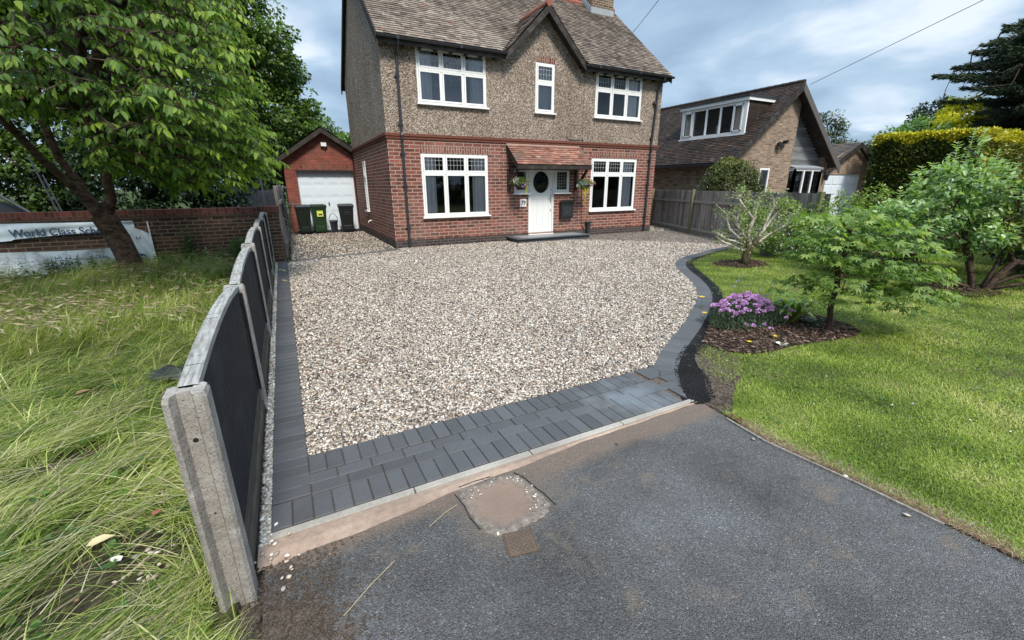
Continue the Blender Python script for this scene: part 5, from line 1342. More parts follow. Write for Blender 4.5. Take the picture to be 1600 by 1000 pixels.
a = MB(); a.box(dX - .10, 17.55, dy0 - .08, dy1 + .08, dz1 + .001, dz1 + .12); a.build('fascia', m_upvc, dm)
a = MB(); a.box(dX - .14, 17.62, dy0 - .12, dy1 + .12, dz1 + .1205, dz1 + .18); a.build('flat_roof', m_gutter, dm)
a = MB(); k = 0; z = dz0 + .1
for z in np.arange(3.45, 4.6, .11):
    xe = nx0 + (z - ne) / sl1 + .02
    if xe > dX + .06: a.obox(((dX + .05 + xe) / 2, dy0 + .012, z + .05), (1, 0, 0), (0, .98, .17), (0, -.17, .98), (xe - dX - .05) / 2, .008, .06, random.random())
    else: a.obox((dX + .10, dy0 + .012, z + .05), (1, 0, 0), (0, .98, .17), (0, -.17, .98), .05, .008, .06, random.random())
a.build('tile_cheek', m_tile_n, dm)
a = MB(); a.prism([(dX - .10, dy0 - .06, rz1(dX - .10) + .13), (dX + .02, dy0 - .06, rz1(dX + .02) + .14), (dX + .02, dy0 - .06, dz0 - .001), (dX - .045, dy0 - .06, dz0 - .001)], (0, dy1 - dy0 + .12, 0)); a.build('apron', m_lead, dm)

NG = thing('garage', 'buff brick garage with a tiled gable roof and white door beyond the bungalow', 'garage', (25.2, 12.0, 0))
a = MB(); wall_grid(a, 'y', 12.0, 22.2, 27.3, 0, 2.3, [(23.1, 26.2, 0, 2.05)], .1); a.poly([(22.2, 12, 2.3), (27.3, 12, 2.3), (25.2, 12, 3.42)]); a.poly([(22.2, 12, 0), (22.2, 17, 0), (22.2, 17, 2.3), (22.2, 12, 2.3)]); a.build('wall', m_brick_n, NG)
a = MB()
tile_roof((22.9, 11.8, 2.32), (0, 1, 0), (2.35, 0, 1.2), 4.5, 2.62, ga=.15, tw=.25, mb=a); tile_roof((27.6, 11.8, 2.32), (0, 1, 0), (-2.35, 0, 1.2), 4.5, 2.62, ga=.2, tw=.3, mb=a); a.build('roof', m_tile_g, NG)
a = MB(); a.prism([(22.9, 11.78, 2.28), (25.25, 11.78, 3.48), (27.6, 11.78, 2.28), (27.6, 11.78, 2.1), (25.25, 11.78, 3.27), (22.9, 11.78, 2.1)], (0, .04, 0)); a.build('bargeboard', m_barge, NG)
a = MB(); a.box(23.1, 26.2, 12.05, 12.1, 0, 2.05)
for c in range(5):
    for zz in (.15, .65, 1.15, 1.6): a.box(23.2 + .6 * c, 23.7 + .6 * c, 12.03, 12.0499, zz, zz + .35)
a.build('garage_door', m_garagedoor, NG)
# distant roof peeping over the golden hedge
FR = thing('house', 'distant grey roofed house just visible between the yellow tree and the dark conifer', 'house', (38, 11, 0))
a = MB(); a.box(33.3, 40, 8.9, 10.9, -.05, 4.45); a.build('wall', m_brick_n, FR)
a = MB(); tile_roof((33.0, 8.6, 4.35), (1, 0, 0), (0, 1.3, 1.15), 7.5, 1.74, ga=.25, tw=.4, mb=a); tile_roof((33.0, 11.2, 4.35), (1, 0, 0), (0, -1.3, 1.15), 7.5, 1.74, ga=.25, tw=.4, mb=a); a.build('roof', m_lead, FR)

# ------------------------------------------------------------------ overhead cables
def cable(label, a_, b_, sag, r=.006):
    a_ = Vector(a_); b_ = Vector(b_)
    tag(MB().tube([a_.lerp(b_, t) - Vector((0, 0, sag * 4 * t * (1 - t))) for t in np.linspace(0, 1, 30)], r, 5).build('overhead_cable', m_gutter), label, 'cable', 'overhead cables')
cable('thin overhead cable reaching the right hand slope of the brick house roof', (11.45, 13.05, 6.55), (4.5, 2.5, 5.27), .1, .008)
cable('long overhead cable running above the bungalow and the hedge', (18.94, 11.1, 5.32), (14.2, -3.9, 8.16), .0, .009)

# ------------------------------------------------------------------ small loose things
for (x, y, s_, lb_, r_) in [(2.59, 1.46, .013, 'grey oblong pebble on the tarmac nearest the corner of the paving', .6), (2.70, .96, .016, 'pale stone against the lawn edge', .8), (2.64, .65, .016, 'white stone on the tarmac beside the straw strewn lawn edge', .8), (-.04, 1.79, .008, 'tiny reddish pebble on the dark tarmac left of the silted patch', .36), (1.74, 1.85, .009, 'small dark pebble on the tarmac just below the kerb', .1), (.71, 1.53, .012, 'cream pebble beside the metal cover', .9)]:
    tag(stones('pebble', np.array([x]), np.array([y]), np.array([s_ * .4]), np.array([s_]), m_stone, rnd=np.array([r_])), lb_, 'pebble', 'loose pebbles on the tarmac')
m_strw = plain('dry_straw', (0.45, 0.36, 0.2), .7, var=.2)
tag(MB().tube([(-.02, 1.44, .004), (.10, 1.53, .006), (.22, 1.61, .003)], .0015, 5).build('straw', m_strw), 'longer dry straw lying on the tarmac near the bottom of the picture', 'straw', 'dry straws')
tag(MB().tube([(.42, 1.73, .004), (.52, 1.785, .006), (.60, 1.815, .003)], .0013, 5).build('straw', m_strw), 'short dry straw pointing at the silted patch', 'straw', 'dry straws')

# ------------------------------------------------------------------ foliage tools
def unit(a): return a / (np.linalg.norm(a, axis=-1, keepdims=True) + 1e-9)
OVAL = (np.array([(0, 0, 0), (-.30, .25, .05), (-.27, .62, .02), (0, 1, -.12), (.27, .62, .02), (.30, .25, .05), (0, .45, -.06)]), [(6, 0, 1), (6, 1, 2), (6, 2, 3), (6, 3, 4), (6, 4, 5), (6, 5, 0)])
KITE = (np.array([(0, 0, 0), (-.32, .45, .06), (0, 1, -.08), (.32, .45, .06)]), [(0, 1, 2), (0, 2, 3)])
def palm():
    V = [(0, 0, 0)]; F = []
    for ang, L in ((-125, .45), (-85, .72), (-42, .92), (0, 1.0), (42, .92), (85, .72), (125, .45)):
        a = math.radians(ang); d = (math.sin(a), math.cos(a)); n = (d[1], -d[0]); b = len(V)
        V += [(d[0] * L * .45 - n[0] * .155 * L, d[1] * L * .45 - n[1] * .155 * L, .02), (d[0] * L, d[1] * L, -.18 * L), (d[0] * L * .45 + n[0] * .155 * L, d[1] * L * .45 + n[1] * .155 * L, .02)]
        F += [(0, b, b + 1), (0, b + 1, b + 2)]
    return np.array(V), F
PALM = palm()
def leaves(name, P, Dr_, Up, size, m, parent=None, rnd=None, shape=OVAL, wid=1.0, smooth=False):
    P = np.asarray(P); n = len(P)
    Dv = unit(np.asarray(Dr_)); S = unit(np.cross(Dv, np.asarray(Up))); Nn = np.cross(S, Dv)
    size = np.broadcast_to(size, (n,)).reshape(n, 1, 1)
    T, F = shape
    V = P[:, None, :] + size * (S[:, None, :] * T[None, :, 0:1] * wid + Dv[:, None, :] * T[None, :, 1:2] + Nn[:, None, :] * T[None, :, 2:3])
    F = (np.array(F)[None] + (np.arange(n) * len(T))[:, None, None]).reshape(-1, 3)
    r = RNG.uniform(0, 1, n) if rnd is None else rnd
    return np_mesh(name, V.reshape(-1, 3), F, m, parent, np.repeat(np.clip(r, 0, 1), len(T)), smooth)
def rdir(n): return unit(RNG.normal(size=(n, 3)))

class Skel:
    def __init__(s, pts):
        s.p = [np.array(pts[0], float)]; s.par = [-1]; s.tip = [0]
        s.path(pts[1:], 0)
    def path(s, pts, i):
        for q_ in pts: s.p.append(np.array(q_, float)); s.par.append(i); s.tip.append(0); i = len(s.p) - 1
        return i
    def nearest(s, t, skip=0):
        A = np.array(s.p[skip:]); d = np.linalg.norm(A - t, axis=1) + 0.35 * np.maximum(0, A[:, 2] - t[2])
        return int(np.argmin(d)) + skip
    def attach(s, t, step=.3, wig=.05, skip=0, sag=0.0):
        t = np.array(t, float); i = s.nearest(t, skip); a = s.p[i]; L = np.linalg.norm(t - a); n = max(1, int(L / step)); pts = []
        for k in range(1, n + 1):
            f = k / n; q_ = a + (t - a) * f; q_ = q_ + (RNG.normal(size=3) * wig * (1 if k < n else 0)) * min(1, L) + np.array([0, 0, sag * 4 * f * (1 - f) * L])
            pts.append(q_)
        j = s.path(pts, i); s.tip[j] += 1; return j
    def build(s, name, m, parent, slim=None, rtip=.004, ex=2.2, base=None, k=6, rmin=None, flare=1.0):
        n = len(s.p); c = np.zeros(n)
        for i in range(n - 1, 0, -1):
            c[i] += s.tip[i]; 
            c[s.par[i]] += c[i]
        c[0] = max(c[0], 1); c = np.maximum(c, .6)
        r = rtip * c ** (1 / ex)
        if base: r = np.where(r > rtip * 3, r * (base / r[0]) ** ((np.log(r) - np.log(rtip * 3)) / (np.log(r[0]) - np.log(rtip * 3) + 1e-6)), r)
        for i_, f_ in (slim or {}).items(): r[i_] *= f_
        P_ = np.array(s.p); par = np.array(s.par)
        idx = np.arange(1, n); A = P_[par[idx]]; B = P_[idx]; ra = np.minimum(r[par[idx]], r[idx] * 1.5); rb = r[idx]
        first = par[idx] == 0
        ra = np.where(first, r[0] * flare, ra)
        d = unit(B - A); ref = np.array([.31, .17, .93]); u_ = unit(np.cross(d, np.where(np.abs(d @ ref)[:, None] > .97, np.array([[1., 0, 0]]), ref[None]))); v_ = np.cross(d, u_)
        t = np.arange(k) * 2 * np.pi / k; ct, st_ = np.cos(t), np.sin(t)
        Ra = A[:, None] + ra[:, None, None] * (u_[:, None] * ct[None, :, None] + v_[:, None] * st_[None, :, None])
        Rb = (B + d * (rb * .3)[:, None])[:, None] + rb[:, None, None] * (u_[:, None] * ct[None, :, None] + v_[:, None] * st_[None, :, None])
        V = np.concatenate([Ra, Rb], 1).reshape(-1, 3); b0 = (np.arange(len(idx)) * 2 * k)[:, None]
        q_ = np.arange(k); F = np.stack([q_, (q_ + 1) % k, k + (q_ + 1) % k, k + q_], 1)
        F = (F[None] + b0[:, :, None]).reshape(-1, 4)
        return np_mesh(name, V, F, m, parent, np.full(len(V), .5), smooth=True)

def ell(n, c, r, inner=0.0):
    d = rdir(n); rad = (inner + (1 - inner) * RNG.uniform(0, 1, n)) ** (1 / 2.2)
    return np.array(c) + d * rad[:, None] * np.array(r), d

def clumped(crowns, nclump, per, rc, inner=.35, flat=.7):
    """leaf positions in lumps spread through ellipsoid crowns"""
    w_ = np.array([c[3] * c[4] * c[5] for c in crowns]) ** .75; w_ = w_ / w_.sum(); P = []; O = []
    for c, f in zip(crowns, w_):
        n = max(3, int(nclump * f)); q_, d = ell(n, c[:3], c[3:6], inner)
        for a, dd_ in zip(q_, d):
            k = int(per * RNG.uniform(.5, 1.4)); rr = rc * RNG.uniform(.6, 1.4)
            o = rdir(k); rad = RNG.uniform(.35, 1, k) ** .5
            P.append(a + o * rad[:, None] * rr * np.array([1, 1, flat])); O.append(unit(o + dd_ * .6))
    return np.concatenate(P), np.concatenate(O)

def bush(name, label, cat, base, crowns, nclump, per, rc, size, m, mb, group=None, inner=.35, flat=.7, shape=KITE, wid=1.0, trunk=None, base_r=None, ntw=60, droop=.35, rfun=None, leafname='foliage'):
    t = thing(name, label, cat, base, group)
    P, O = clumped(crowns, nclump, per, rc, inner, flat)
    n = len(P); dirs = unit(O * .8 + rdir(n) * .8 + np.array([0, 0, -droop])); ups = unit(rdir(n) * .6 + O * .5 + np.array([0, 0, .9]))
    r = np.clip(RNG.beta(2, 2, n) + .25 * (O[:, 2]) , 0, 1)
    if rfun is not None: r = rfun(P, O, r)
    k = P[:, 2] > .02
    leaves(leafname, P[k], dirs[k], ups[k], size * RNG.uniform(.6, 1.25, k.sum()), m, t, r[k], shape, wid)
    if mb:
        sk = Skel(trunk or [base, (base[0], base[1], base[2] + .4)])
        c0 = [c for c in crowns]
        for _ in range(ntw):
            c = c0[RNG.integers(len(c0))]; q_, _d = ell(1, c[:3], np.array(c[3:6]) * .9, .2)
            sk.attach(q_[0], .25, .06, skip=0 if len(sk.p) < 3 else 1)
        sk.build('branches', mb, t, rtip=max(.004, size * .06), base=base_r)
    return t

# ------------------------------------------------------------------ big cherry tree leaning over the rough grass
CH = thing('cherry_tree', 'leafy cherry tree leaning left in front of the banner wall, long drooping leaves', 'tree', (-2.62, 10.15, 0))
sk = Skel([(-2.62, 10.15, -.05), (-2.64, 10.14, .35), (-2.70, 10.12, .75), (-2.80, 10.08, 1.12), (-2.90, 10.0, 1.40), (-3.08, 9.85, 1.75), (-3.26, 9.7, 2.1), (-3.40, 9.5, 2.5), (-3.5, 9.2, 3.0), (-3.5, 8.8, 3.6), (-3.3, 8.2, 4.2)])
i1 = sk.path([(-2.62, 10.0, 1.45), (-2.55, 9.8, 1.9), (-2.5, 9.5, 2.5), (-2.35, 9.1, 3.1), (-2.1, 8.6, 3.6), (-1.7, 8.1, 4.0)], 3)
i2 = sk.path([(-2.98, 10.02, 1.75), (-3.12, 9.95, 2.1), (-3.1, 9.7, 2.7), (-2.9, 9.4, 3.4), (-2.7, 9.2, 4.3)], 4)
i3 = sk.path([(-3.3, 8.6, 3.1), (-3.0, 7.9, 3.35), (-2.5, 7.2, 3.45), (-2.0, 6.7, 3.5)], 7)
i4 = sk.path([(-2.3, 9.2, 2.4), (-1.9, 8.7, 2.55), (-1.4, 8.2, 2.7), (-.9, 7.8, 2.75)], len(sk.p) - 10)
i5 = sk.path([(-3.4, 8.9, 2.7), (-3.2, 8.0, 2.6), (-2.8, 7.2, 2.45), (-2.3, 6.6, 2.3)], 8)
CR = [(-2.6, 8.6, 3.7, 2.4, 2.5, 1.5), (-1.35, 8.3, 3.3, 1.25, 1.9, 1.5), (-2.4, 7.2, 2.6, 1.6, 1.2, .7), (-3.7, 7.8, 2.75, 1.4, 1.4, .7), (-1.1, 8.6, 2.3, 1.0, 1.2, .65), (-3.4, 8.6, 5.2, 2.6, 2.6, 1.6), (-1.7, 8.4, 4.7, 1.6, 2.0, 1.2), (-1.35, 8.2, 1.95, 1.0, .9, .35)]
CHW = [.25, .2, .13, .1, .12, .1, .1, .06]
SP = []
for c, f in zip(CR, CHW):
    q_, d = ell(int(2500 * f), c[:3], c[3:6], .35)
    SP.append(q_)
SP = np.concatenate(SP)
SP = SP[(SP[:, 0] < -.22) & (SP[:, 2] > 1.70) & ~((SP[:, 0] / SP[:, 1] < -.265) & ((SP[:, 2] - 1.65) / SP[:, 1] < .115))]
gapn = np.sin(SP[:, 0] * 3.1 + SP[:, 2] * 2.3) * np.sin(SP[:, 1] * 2.7 + SP[:, 2] * 3.7)
gap2 = np.sin(SP[:, 0] * 1.7 + 1.1) * np.sin(SP[:, 1] * 1.5 + SP[:, 2] * 1.9)
SP = SP[(gapn > -.42) & (gap2 > -.72)]
order = np.argsort(np.linalg.norm(SP - np.array([-2.9, 9.6, 2.2]), axis=1)); SP = SP[order]
LP, LD, LU, LR = [], [], [], []
for s_ in SP:
    j = sk.attach(s_, .35, .05, skip=6, sag=.08)
    a = sk.p[sk.par[j]]; dv = sk.p[j] - a; dv[2] = 0
    outw = s_ - np.array([-2.8, 9.6, s_[2]]); outw = outw / (np.linalg.norm(outw) + 1e-6)
    dv = unit(dv / (np.linalg.norm(dv) + 1e-6) * .6 + outw + RNG.normal(size=3) * .6); dv[2] = -.12 + RNG.normal() * .12; dv = unit(dv)
    L = RNG.uniform(.28, .55); n8 = 3; pts = [s_ + dv * L * k / n8 + np.array([0, 0, -.10 * L * (k / n8) ** 2 * 2]) for k in range(1, n8 + 1)]
    sk.path(pts, j); sk.tip[len(sk.p) - 1] += 1
    sd_ = unit(np.cross(dv, [0, 0, 1.0])); nl = int(L / .034); tone = RNG.normal(0, .12)
    for k in range(nl):
        f = (k + .5) / nl; p_ = s_ + dv * L * f + np.array([0, 0, -.2 * L * f * f]); sg = 1 if k % 2 else -1
        LP.append(p_); LD.append(sd_ * sg * RNG.uniform(.5, .9) + dv * RNG.uniform(.3, .8) + np.array([0, 0, -RNG.uniform(.35, 1.7)])); LU.append(np.array([0, 0, 1.0]) + RNG.normal(size=3) * .42 + dv * .2)
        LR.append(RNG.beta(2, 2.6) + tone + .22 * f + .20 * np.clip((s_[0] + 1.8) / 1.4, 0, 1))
sk.build('branches', m_bark, CH, slim={**{i: .5 for i in range(11, 17)}, **{i: .75 for i in range(17, 22)}}, rtip=.0038, ex=2.3, base=.175, k=8, flare=1.3)
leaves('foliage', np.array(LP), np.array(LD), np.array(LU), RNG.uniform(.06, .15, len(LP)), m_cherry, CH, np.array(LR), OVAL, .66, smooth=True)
print('cherry leaves', len(LP))

# ------------------------------------------------------------------ trees and undergrowth behind the wall
def mtree(label, base, crowns, nclump, per, rc, size, m=m_maple, mbk=m_bark_g, h=2.0, group='trees behind the brick wall', base_r=.22, rfun=None, droop=.35):
    return bush('broadleaf_tree', label, 'tree', base, crowns, nclump, per, rc, size, m, mbk, group, .3, .7, KITE, 1.1, [base, (base[0], base[1], h * .5), (base[0] + .1, base[1], h)], base_r, 50, rfun=rfun, droop=droop)
mtree('tall bushy green tree rising behind the garage roof', (-.4, 22.5, 0), [(-1.3, 21.5, 5.6, 2.6, 2.6, 2.6), (-.2, 21.0, 3.9, 2.3, 2.2, 2.2), (-1.8, 21, 8.2, 2.5, 2.5, 2.2), (.1, 20.6, 6.2, 1.35, 1.6, 1.5)], 520, 110, .42, .15)
mtree('smaller pale green tree between the garage roof and the brick house', (2.6, 29, 0), [(2.2, 29, 3.4, 2.6, 2.2, 2.1), (1.6, 28.5, 4.4, 1.2, 1.4, 1.0)], 200, 90, .42, .17)
mtree('dense green tree filling the view behind the cherry tree', (-5.2, 16.5, 0), [(-5.4, 16, 4.4, 3.2, 2.4, 3.0), (-2.8, 16.4, 3.7, 2.2, 2.0, 2.2), (-7.6, 15.5, 5.5, 2.8, 2.4, 3.0), (-3.6, 16, 7.4, 3.0, 2.4, 2.4)], 620, 85, .42, .16)
mtree('dark ivy clad tree at the left edge behind the wall', (-6.4, 13.6, 0), [(-6.8, 14, 3.6, 1.8, 1.2, 2.2), (-7.6, 14, 5.8, 2.4, 1.4, 2.2)], 170, 80, .38, .14, m=m_darkleaf)
def shrub(label, base, crowns, nc, per, rc, size, m, group=None, mbk=m_bark_g, **kw):
    return bush('shrub', label, 'shrub', base, crowns, nc, per, rc, size, m, mbk, group, **kw)
shrub('dark evergreen shrub mass directly behind the red coping, right of the leaning trunk', (-1.9, 12.8, 0), [(-2.0, 13.0, 1.3, 1.2, .7, 1.5), (-1.1, 13.2, 1.4, .8, .6, 1.3), (-.45, 13.4, 1.2, .45, .5, 1.15)], 240, 90, .22, .10, m_darkleaf)
shrub('dark leafy shrub behind the wall left of the trunk', (-3.5, 13.2, 0), [(-3.3, 13.4, 1.5, 1.1, .6, 1.5), (-4.7, 14.0, 1.5, 1.2, .6, 1.4)], 170, 80, .22, .10, m_darkleaf)
shrub('brighter green shrub behind the slanting grey posts', (-5.0, 14.0, 0), [(-5.3, 13.6, 1.7, 1.5, .4, 1.0)], 100, 75, .2, .10, m_maple)

# ------------------------------------------------------------------ acer in the mulch bed
AC = thing('acer', 'layered green acer with feathery leaves standing in the mulch bed', 'tree', (5.42, 2.46, 0))
asx, asy = .887, -.462                     # sideways direction of the low spreading crown
def av_(l, f, z): return (5.42 + asx * l + .462 * f, 2.46 + asy * l + .887 * f, z)
sk = Skel([av_(0, 0, -.03), av_(.005, 0, .12), av_(-.02, 0, .26), av_(-.01, .02, .38), av_(.02, .03, .52), av_(.0, .05, .72), av_(.05, .05, .95), av_(.0, .0, 1.15)])
sk.path([av_(.03, .0, .20), av_(.09, -.02, .27), av_(.14, -.03, .36)], 1)
LAY = [(-.02, .0, 1.34, .34, .32, .07), (-.38, .05, 1.30, .22, .28, .06), (.30, -.05, 1.24, .40, .34, .08), (-.20, .0, 1.13, .42, .36, .08), (.62, .0, 1.08, .40, .36, .08), (.15, -.15, .98, .48, .36, .09), (-.30, .05, .92, .34, .34, .08), (.78, -.05, .90, .30, .30, .07), (.42, -.15, .80, .50, .38, .08), (-.05, -.15, .72, .40, .34, .07), (.95, .0, .72, .26, .26, .06), (-.42, .0, .58, .28, .26, .06), (.62, -.2, .62, .44, .36, .08), (.18, -.2, .53, .40, .32, .07), (.86, -.1, .50, .22, .22, .05), (-.62, -.02, .52, .14, .16, .04), (-.12, -.1, .50, .26, .24, .05), (.55, -.15, .42, .28, .26, .05), (.05, .30, 1.1, .35, .25, .08), (.5, .3, .9, .35, .25, .08)]
P, Dd_, U_, Rr = [], [], [], []
for (l, f, z, rl, rf2, rz_) in LAY:
    n9 = int(74 * (rl * rf2) / .14) + 9
    for _ in range(int(n9 / 14) + 2): sk.attach(av_(l + RNG.normal() * rl * .45, f + RNG.normal() * rf2 * .45, z - .02), .14, .02, skip=3, sag=.05)
    a = RNG.uniform(0, 2 * np.pi, n9 * 2); rd = RNG.uniform(0, 1, n9 * 2) ** .55
    ll = l + rl * rd * np.cos(a); ff = f + rf2 * rd * np.sin(a); zz = z - .22 * rl * rd ** 2 * 1.2 + RNG.normal(0, rz_ * .45, n9 * 2)
    P.append(np.stack([5.42 + asx * ll + .462 * ff, 2.46 + asy * ll + .887 * ff, zz], 1))
    o = np.stack([asx * np.cos(a) + .462 * np.sin(a), asy * np.cos(a) + .887 * np.sin(a), -np.full_like(a, .45)], 1) + RNG.normal(size=(n9 * 2, 3)) * .35
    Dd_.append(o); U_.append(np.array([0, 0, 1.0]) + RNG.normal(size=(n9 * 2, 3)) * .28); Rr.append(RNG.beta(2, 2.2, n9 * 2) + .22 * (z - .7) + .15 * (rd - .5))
P = np.concatenate(P); Dd_ = np.concatenate(Dd_); U_ = np.concatenate(U_); Rr = np.concatenate(Rr)
lat = (P[:, 0] - 5.42) * asx + (P[:, 1] - 2.46) * asy
k = (np.sin(P[:, 2] * 27 + lat * 4.0 + P[:, 1] * 2) > -.66) | (P[:, 2] > 1.28)
P, Dd_, U_, Rr, lat = P[k], Dd_[k], U_[k], Rr[k], lat[k]
k = ~((lat > .75) & (P[:, 2] > .98)); P, Dd_, U_, Rr = P[k], Dd_[k], U_[k], Rr[k]
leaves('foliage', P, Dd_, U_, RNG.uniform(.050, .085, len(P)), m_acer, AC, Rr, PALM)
sk.build('branches', m_bark_a, AC, rtip=.0022, ex=2.3, base=.029, k=7, flare=1.3)

# ------------------------------------------------------------------ heavily pruned apple tree
PA = thing('pruned_tree', 'small pruned fruit tree with bare pale cut branches and a few leaf shoots', 'tree', (8.58, 5.72, 0))
def pv_(l, f, z): return (8.58 + asx * l + .462 * f, 5.72 + asy * l + .887 * f, z)
sk = Skel([pv_(0, 0, -.03), pv_(.02, 0, .18), pv_(.06, 0, .38)])
br_ = [[(.02, 0, .52), (.0, .02, .70), (.08, .05, .92), (.06, .0, 1.15), (.10, .0, 1.38)],
       [(.04, .0, .95), (-.12, .0, 1.12), (-.26, -.02, 1.26), (-.32, 0, 1.36), (-.28, 0, 1.46)],
       [(.20, 0, .52), (.28, 0, .72), (.36, .02, .98), (.42, .0, 1.18), (.38, 0, 1.36)],
       [(.22, 0, .46), (.42, .02, .62), (.58, 0, .72), (.72, 0, .80), (.80, 0, .95), (.92, .0, 1.04)],
       [(-.08, .0, .48), (-.25, 0, .60), (-.42, 0, .74), (-.50, 0, .92), (-.53, 0, 1.06)],
       [(-.06, 0, .40), (-.30, -.02, .50), (-.48, 0, .54), (-.66, 0, .66)],
       [(-.04, 0, .30), (-.18, 0, .33), (-.36, -.05, .42), (-.58, -.05, .50), (-.72, -.08, .60)],
       [(.0, .1, .55), (-.15, .15, .75), (-.25, .1, .90), (-.22, .1, 1.1)], [(-.1, 0, .62), (-.28, 0, .82), (-.36, 0, 1.0)], [(.3, .1, .6), (.5, .15, .9), (.56, .1, 1.05)], [(-.2, .1, .7), (-.33, .12, .72), (-.43, .1, .84), (-.40, .1, .96)]]
ends = []
for i, b_ in enumerate(br_):
    start = 2 if i not in (1,) else 4
    j = sk.path([pv_(*q_) for q_ in b_], start); sk.tip[j] += 26; ends += list(range(j - len(b_) + 1, j + 1))
tw = []
for _ in range(120):
    e = ends[RNG.integers(len(ends))]; p0 = sk.p[e]; q_ = p0 + np.array([RNG.normal() * .10, RNG.normal() * .10, abs(RNG.normal()) * .08 + .02])
    j = sk.path([(p0 + q_) / 2, q_], e); sk.tip[j] += 1; tw.append(q_)
sk.build('branches', m_bark_p, PA, rtip=.0045, ex=2.2, base=.075, k=7, flare=1.2)
a = MB(); a.tube([pv_(0, 0, -.03), pv_(.02, 0, .18), pv_(.055, 0, .36), pv_(.07, 0, .43)], [.105, .085, .088, .075], 10); a.tube([pv_(.03, 0, .36), pv_(-.02, 0, .46), pv_(-.02, 0, .56)], [.06, .05, .036], 8); a.tube([pv_(.08, 0, .38), pv_(.18, 0, .50), pv_(.24, 0, .6)], [.06, .048, .03], 8); a.build('trunk', m_bark_g, PA, smooth=True)
n = 1900; c = np.array([tw[i] for i in RNG.integers(0, len(tw), n)]) + RNG.normal(size=(n, 3)) * .055
leaves('foliage', c, rdir(n) + np.array([0, 0, .2]), rdir(n) * .5 + np.array([0, 0, 1]), RNG.uniform(.032, .065, n), leaf_mat('young_leaf', GR((.12, .17, .05), (.22, .28, .10), (.38, .42, .22)), .3), PA, None, KITE, 1.1)

# ------------------------------------------------------------------ shrubs on the right
VI = bush('viburnum_shrub', 'tall open green shrub with long upright leafy shoots in front of the clipped hedge', 'shrub', (9.72, 2.52, 0),
     [(9.1, 3.0, 1.45, .55, .5, .5), (9.75, 2.75, 1.6, .5, .5, .42), (8.55, 3.1, 1.05, .55, .45, .45), (9.25, 2.6, .95, .5, .4, .35), (9.9, 2.6, 1.25, .5, .5, .5), (9.6, 3.0, 1.95, .22, .22, .28)], 175, 30, .13, .08, m_vib, m_bark, None, .2, .8, OVAL, .95,
     [(9.72, 2.52, -.02), (9.62, 2.56, .25), (9.5, 2.62, .5), (9.45, 2.7, .75)], .042, 80, droop=.2)
n = 0; P, Dd_, U_ = [], [], []
st = MB()
for (x, y, z0, h, lean) in [(9.55, 3.0, 1.9, .55, (.02, 0)), (9.72, 2.95, 1.95, .5, (.08, 0)), (9.35, 3.05, 1.8, .45, (-.1, 0)), (8.7, 3.2, 1.45, .45, (.0, 0)), (8.95, 3.15, 1.55, .4, (-.05, 0)), (9.95, 2.8, 1.8, .35, (.1, 0)), (8.25, 3.2, 1.25, .35, (-.06, 0)), (9.2, 3.1, 1.7, .38, (.03, 0)), (10.1, 2.6, 1.55, .4, (.15, 0))]:
    top = (x + lean[0], y, z0 + h); st.tube([(x, y, z0 - .4), (x + lean[0] * .5, y, z0 + h * .5), top], [.008, .006, .003], 5)
    for k in range(int(h / .035)):
        f = k / int(h / .035); p_ = np.array([x + lean[0] * f, y, z0 + h * f]); a_ = k * 2.4
        for s_ in (0, math.pi): P.append(p_); Dd_.append((math.cos(a_ + s_), math.sin(a_ + s_), .55)); U_.append((0, 0, 1.0))
st.build('shoots', m_bark_p, VI); n = len(P)
leaves('shoot_leaves', np.array(P), np.array(Dd_), np.array(U_), RNG.uniform(.06, .10, n), m_vib, VI, RNG.uniform(.6, 1, n), OVAL, .8)
bush('rhododendron', 'yellowish green rhododendron with bare crooked stems at the right edge', 'shrub', (9.9, 2.35, 0),
     [(10.4, 2.15, 1.25, .55, .5, .42), (10.9, 1.8, 1.35, .6, .5, .5), (9.95, 2.35, .95, .4, .35, .28), (10.6, 1.9, .85, .6, .4, .3)], 120, 24, .12, .11, m_rhodo, m_bark, None, .3, .8, OVAL, .62, [(9.85, 2.4, -.02), (9.95, 2.35, .2), (10.1, 2.25, .45)], .05, 70, droop=.1)
a = MB()
for pts in ([(9.8, 2.45, 0), (9.4, 2.75, .12), (9.0, 3.05, .22), (8.8, 3.2, .32)], [(9.85, 2.4, .03), (10.2, 2.2, .22), (10.7, 1.9, .30), (11.3, 1.6, .34)], [(9.85, 2.4, .05), (10.3, 2.25, .35), (10.8, 2.1, .62)], [(9.82, 2.42, 0), (10.15, 2.1, .12), (10.7, 1.6, .22)], [(9.75, 2.5, 0), (9.6, 2.55, .3), (9.55, 2.6, .62)], [(9.8, 2.44, 0), (9.95, 2.4, .35), (10.0, 2.4, .7)]):
    a.tube(pts, [.032, .026, .018, .010][:len(pts)], 7)
a.build('low_stems', m_bark, D.objects['rhododendron'], smooth=True)
bush('mock_orange_shrub', 'yellow green mock orange bush behind the pruned tree, dotted with white blossom', 'shrub', (10.4, 5.7, 0),
     [(10.2, 6.0, .75, .75, .7, .6), (10.9, 5.3, .8, .8, .7, .65), (9.8, 6.5, 1.0, .35, .35, .28), (11.4, 4.9, 1.05, .55, .5, .5), (10.5, 5.6, .35, 1.1, .8, .35)], 260, 42, .16, .06, m_phil, m_bark_g, None, .4, .8, KITE, 1.0, None, .05, 40)
q_, d = ell(90, (10.2, 5.5, .45), (1.0, .5, .3), .6); q_ = q_ + np.array([-.25, -.3, 0]); k = q_[:, 2] > .06
leaves('blossom', q_[k], rdir(k.sum()), rdir(k.sum()), .035, m_wht, D.objects['mock_orange_shrub'], None, KITE, 1.4)
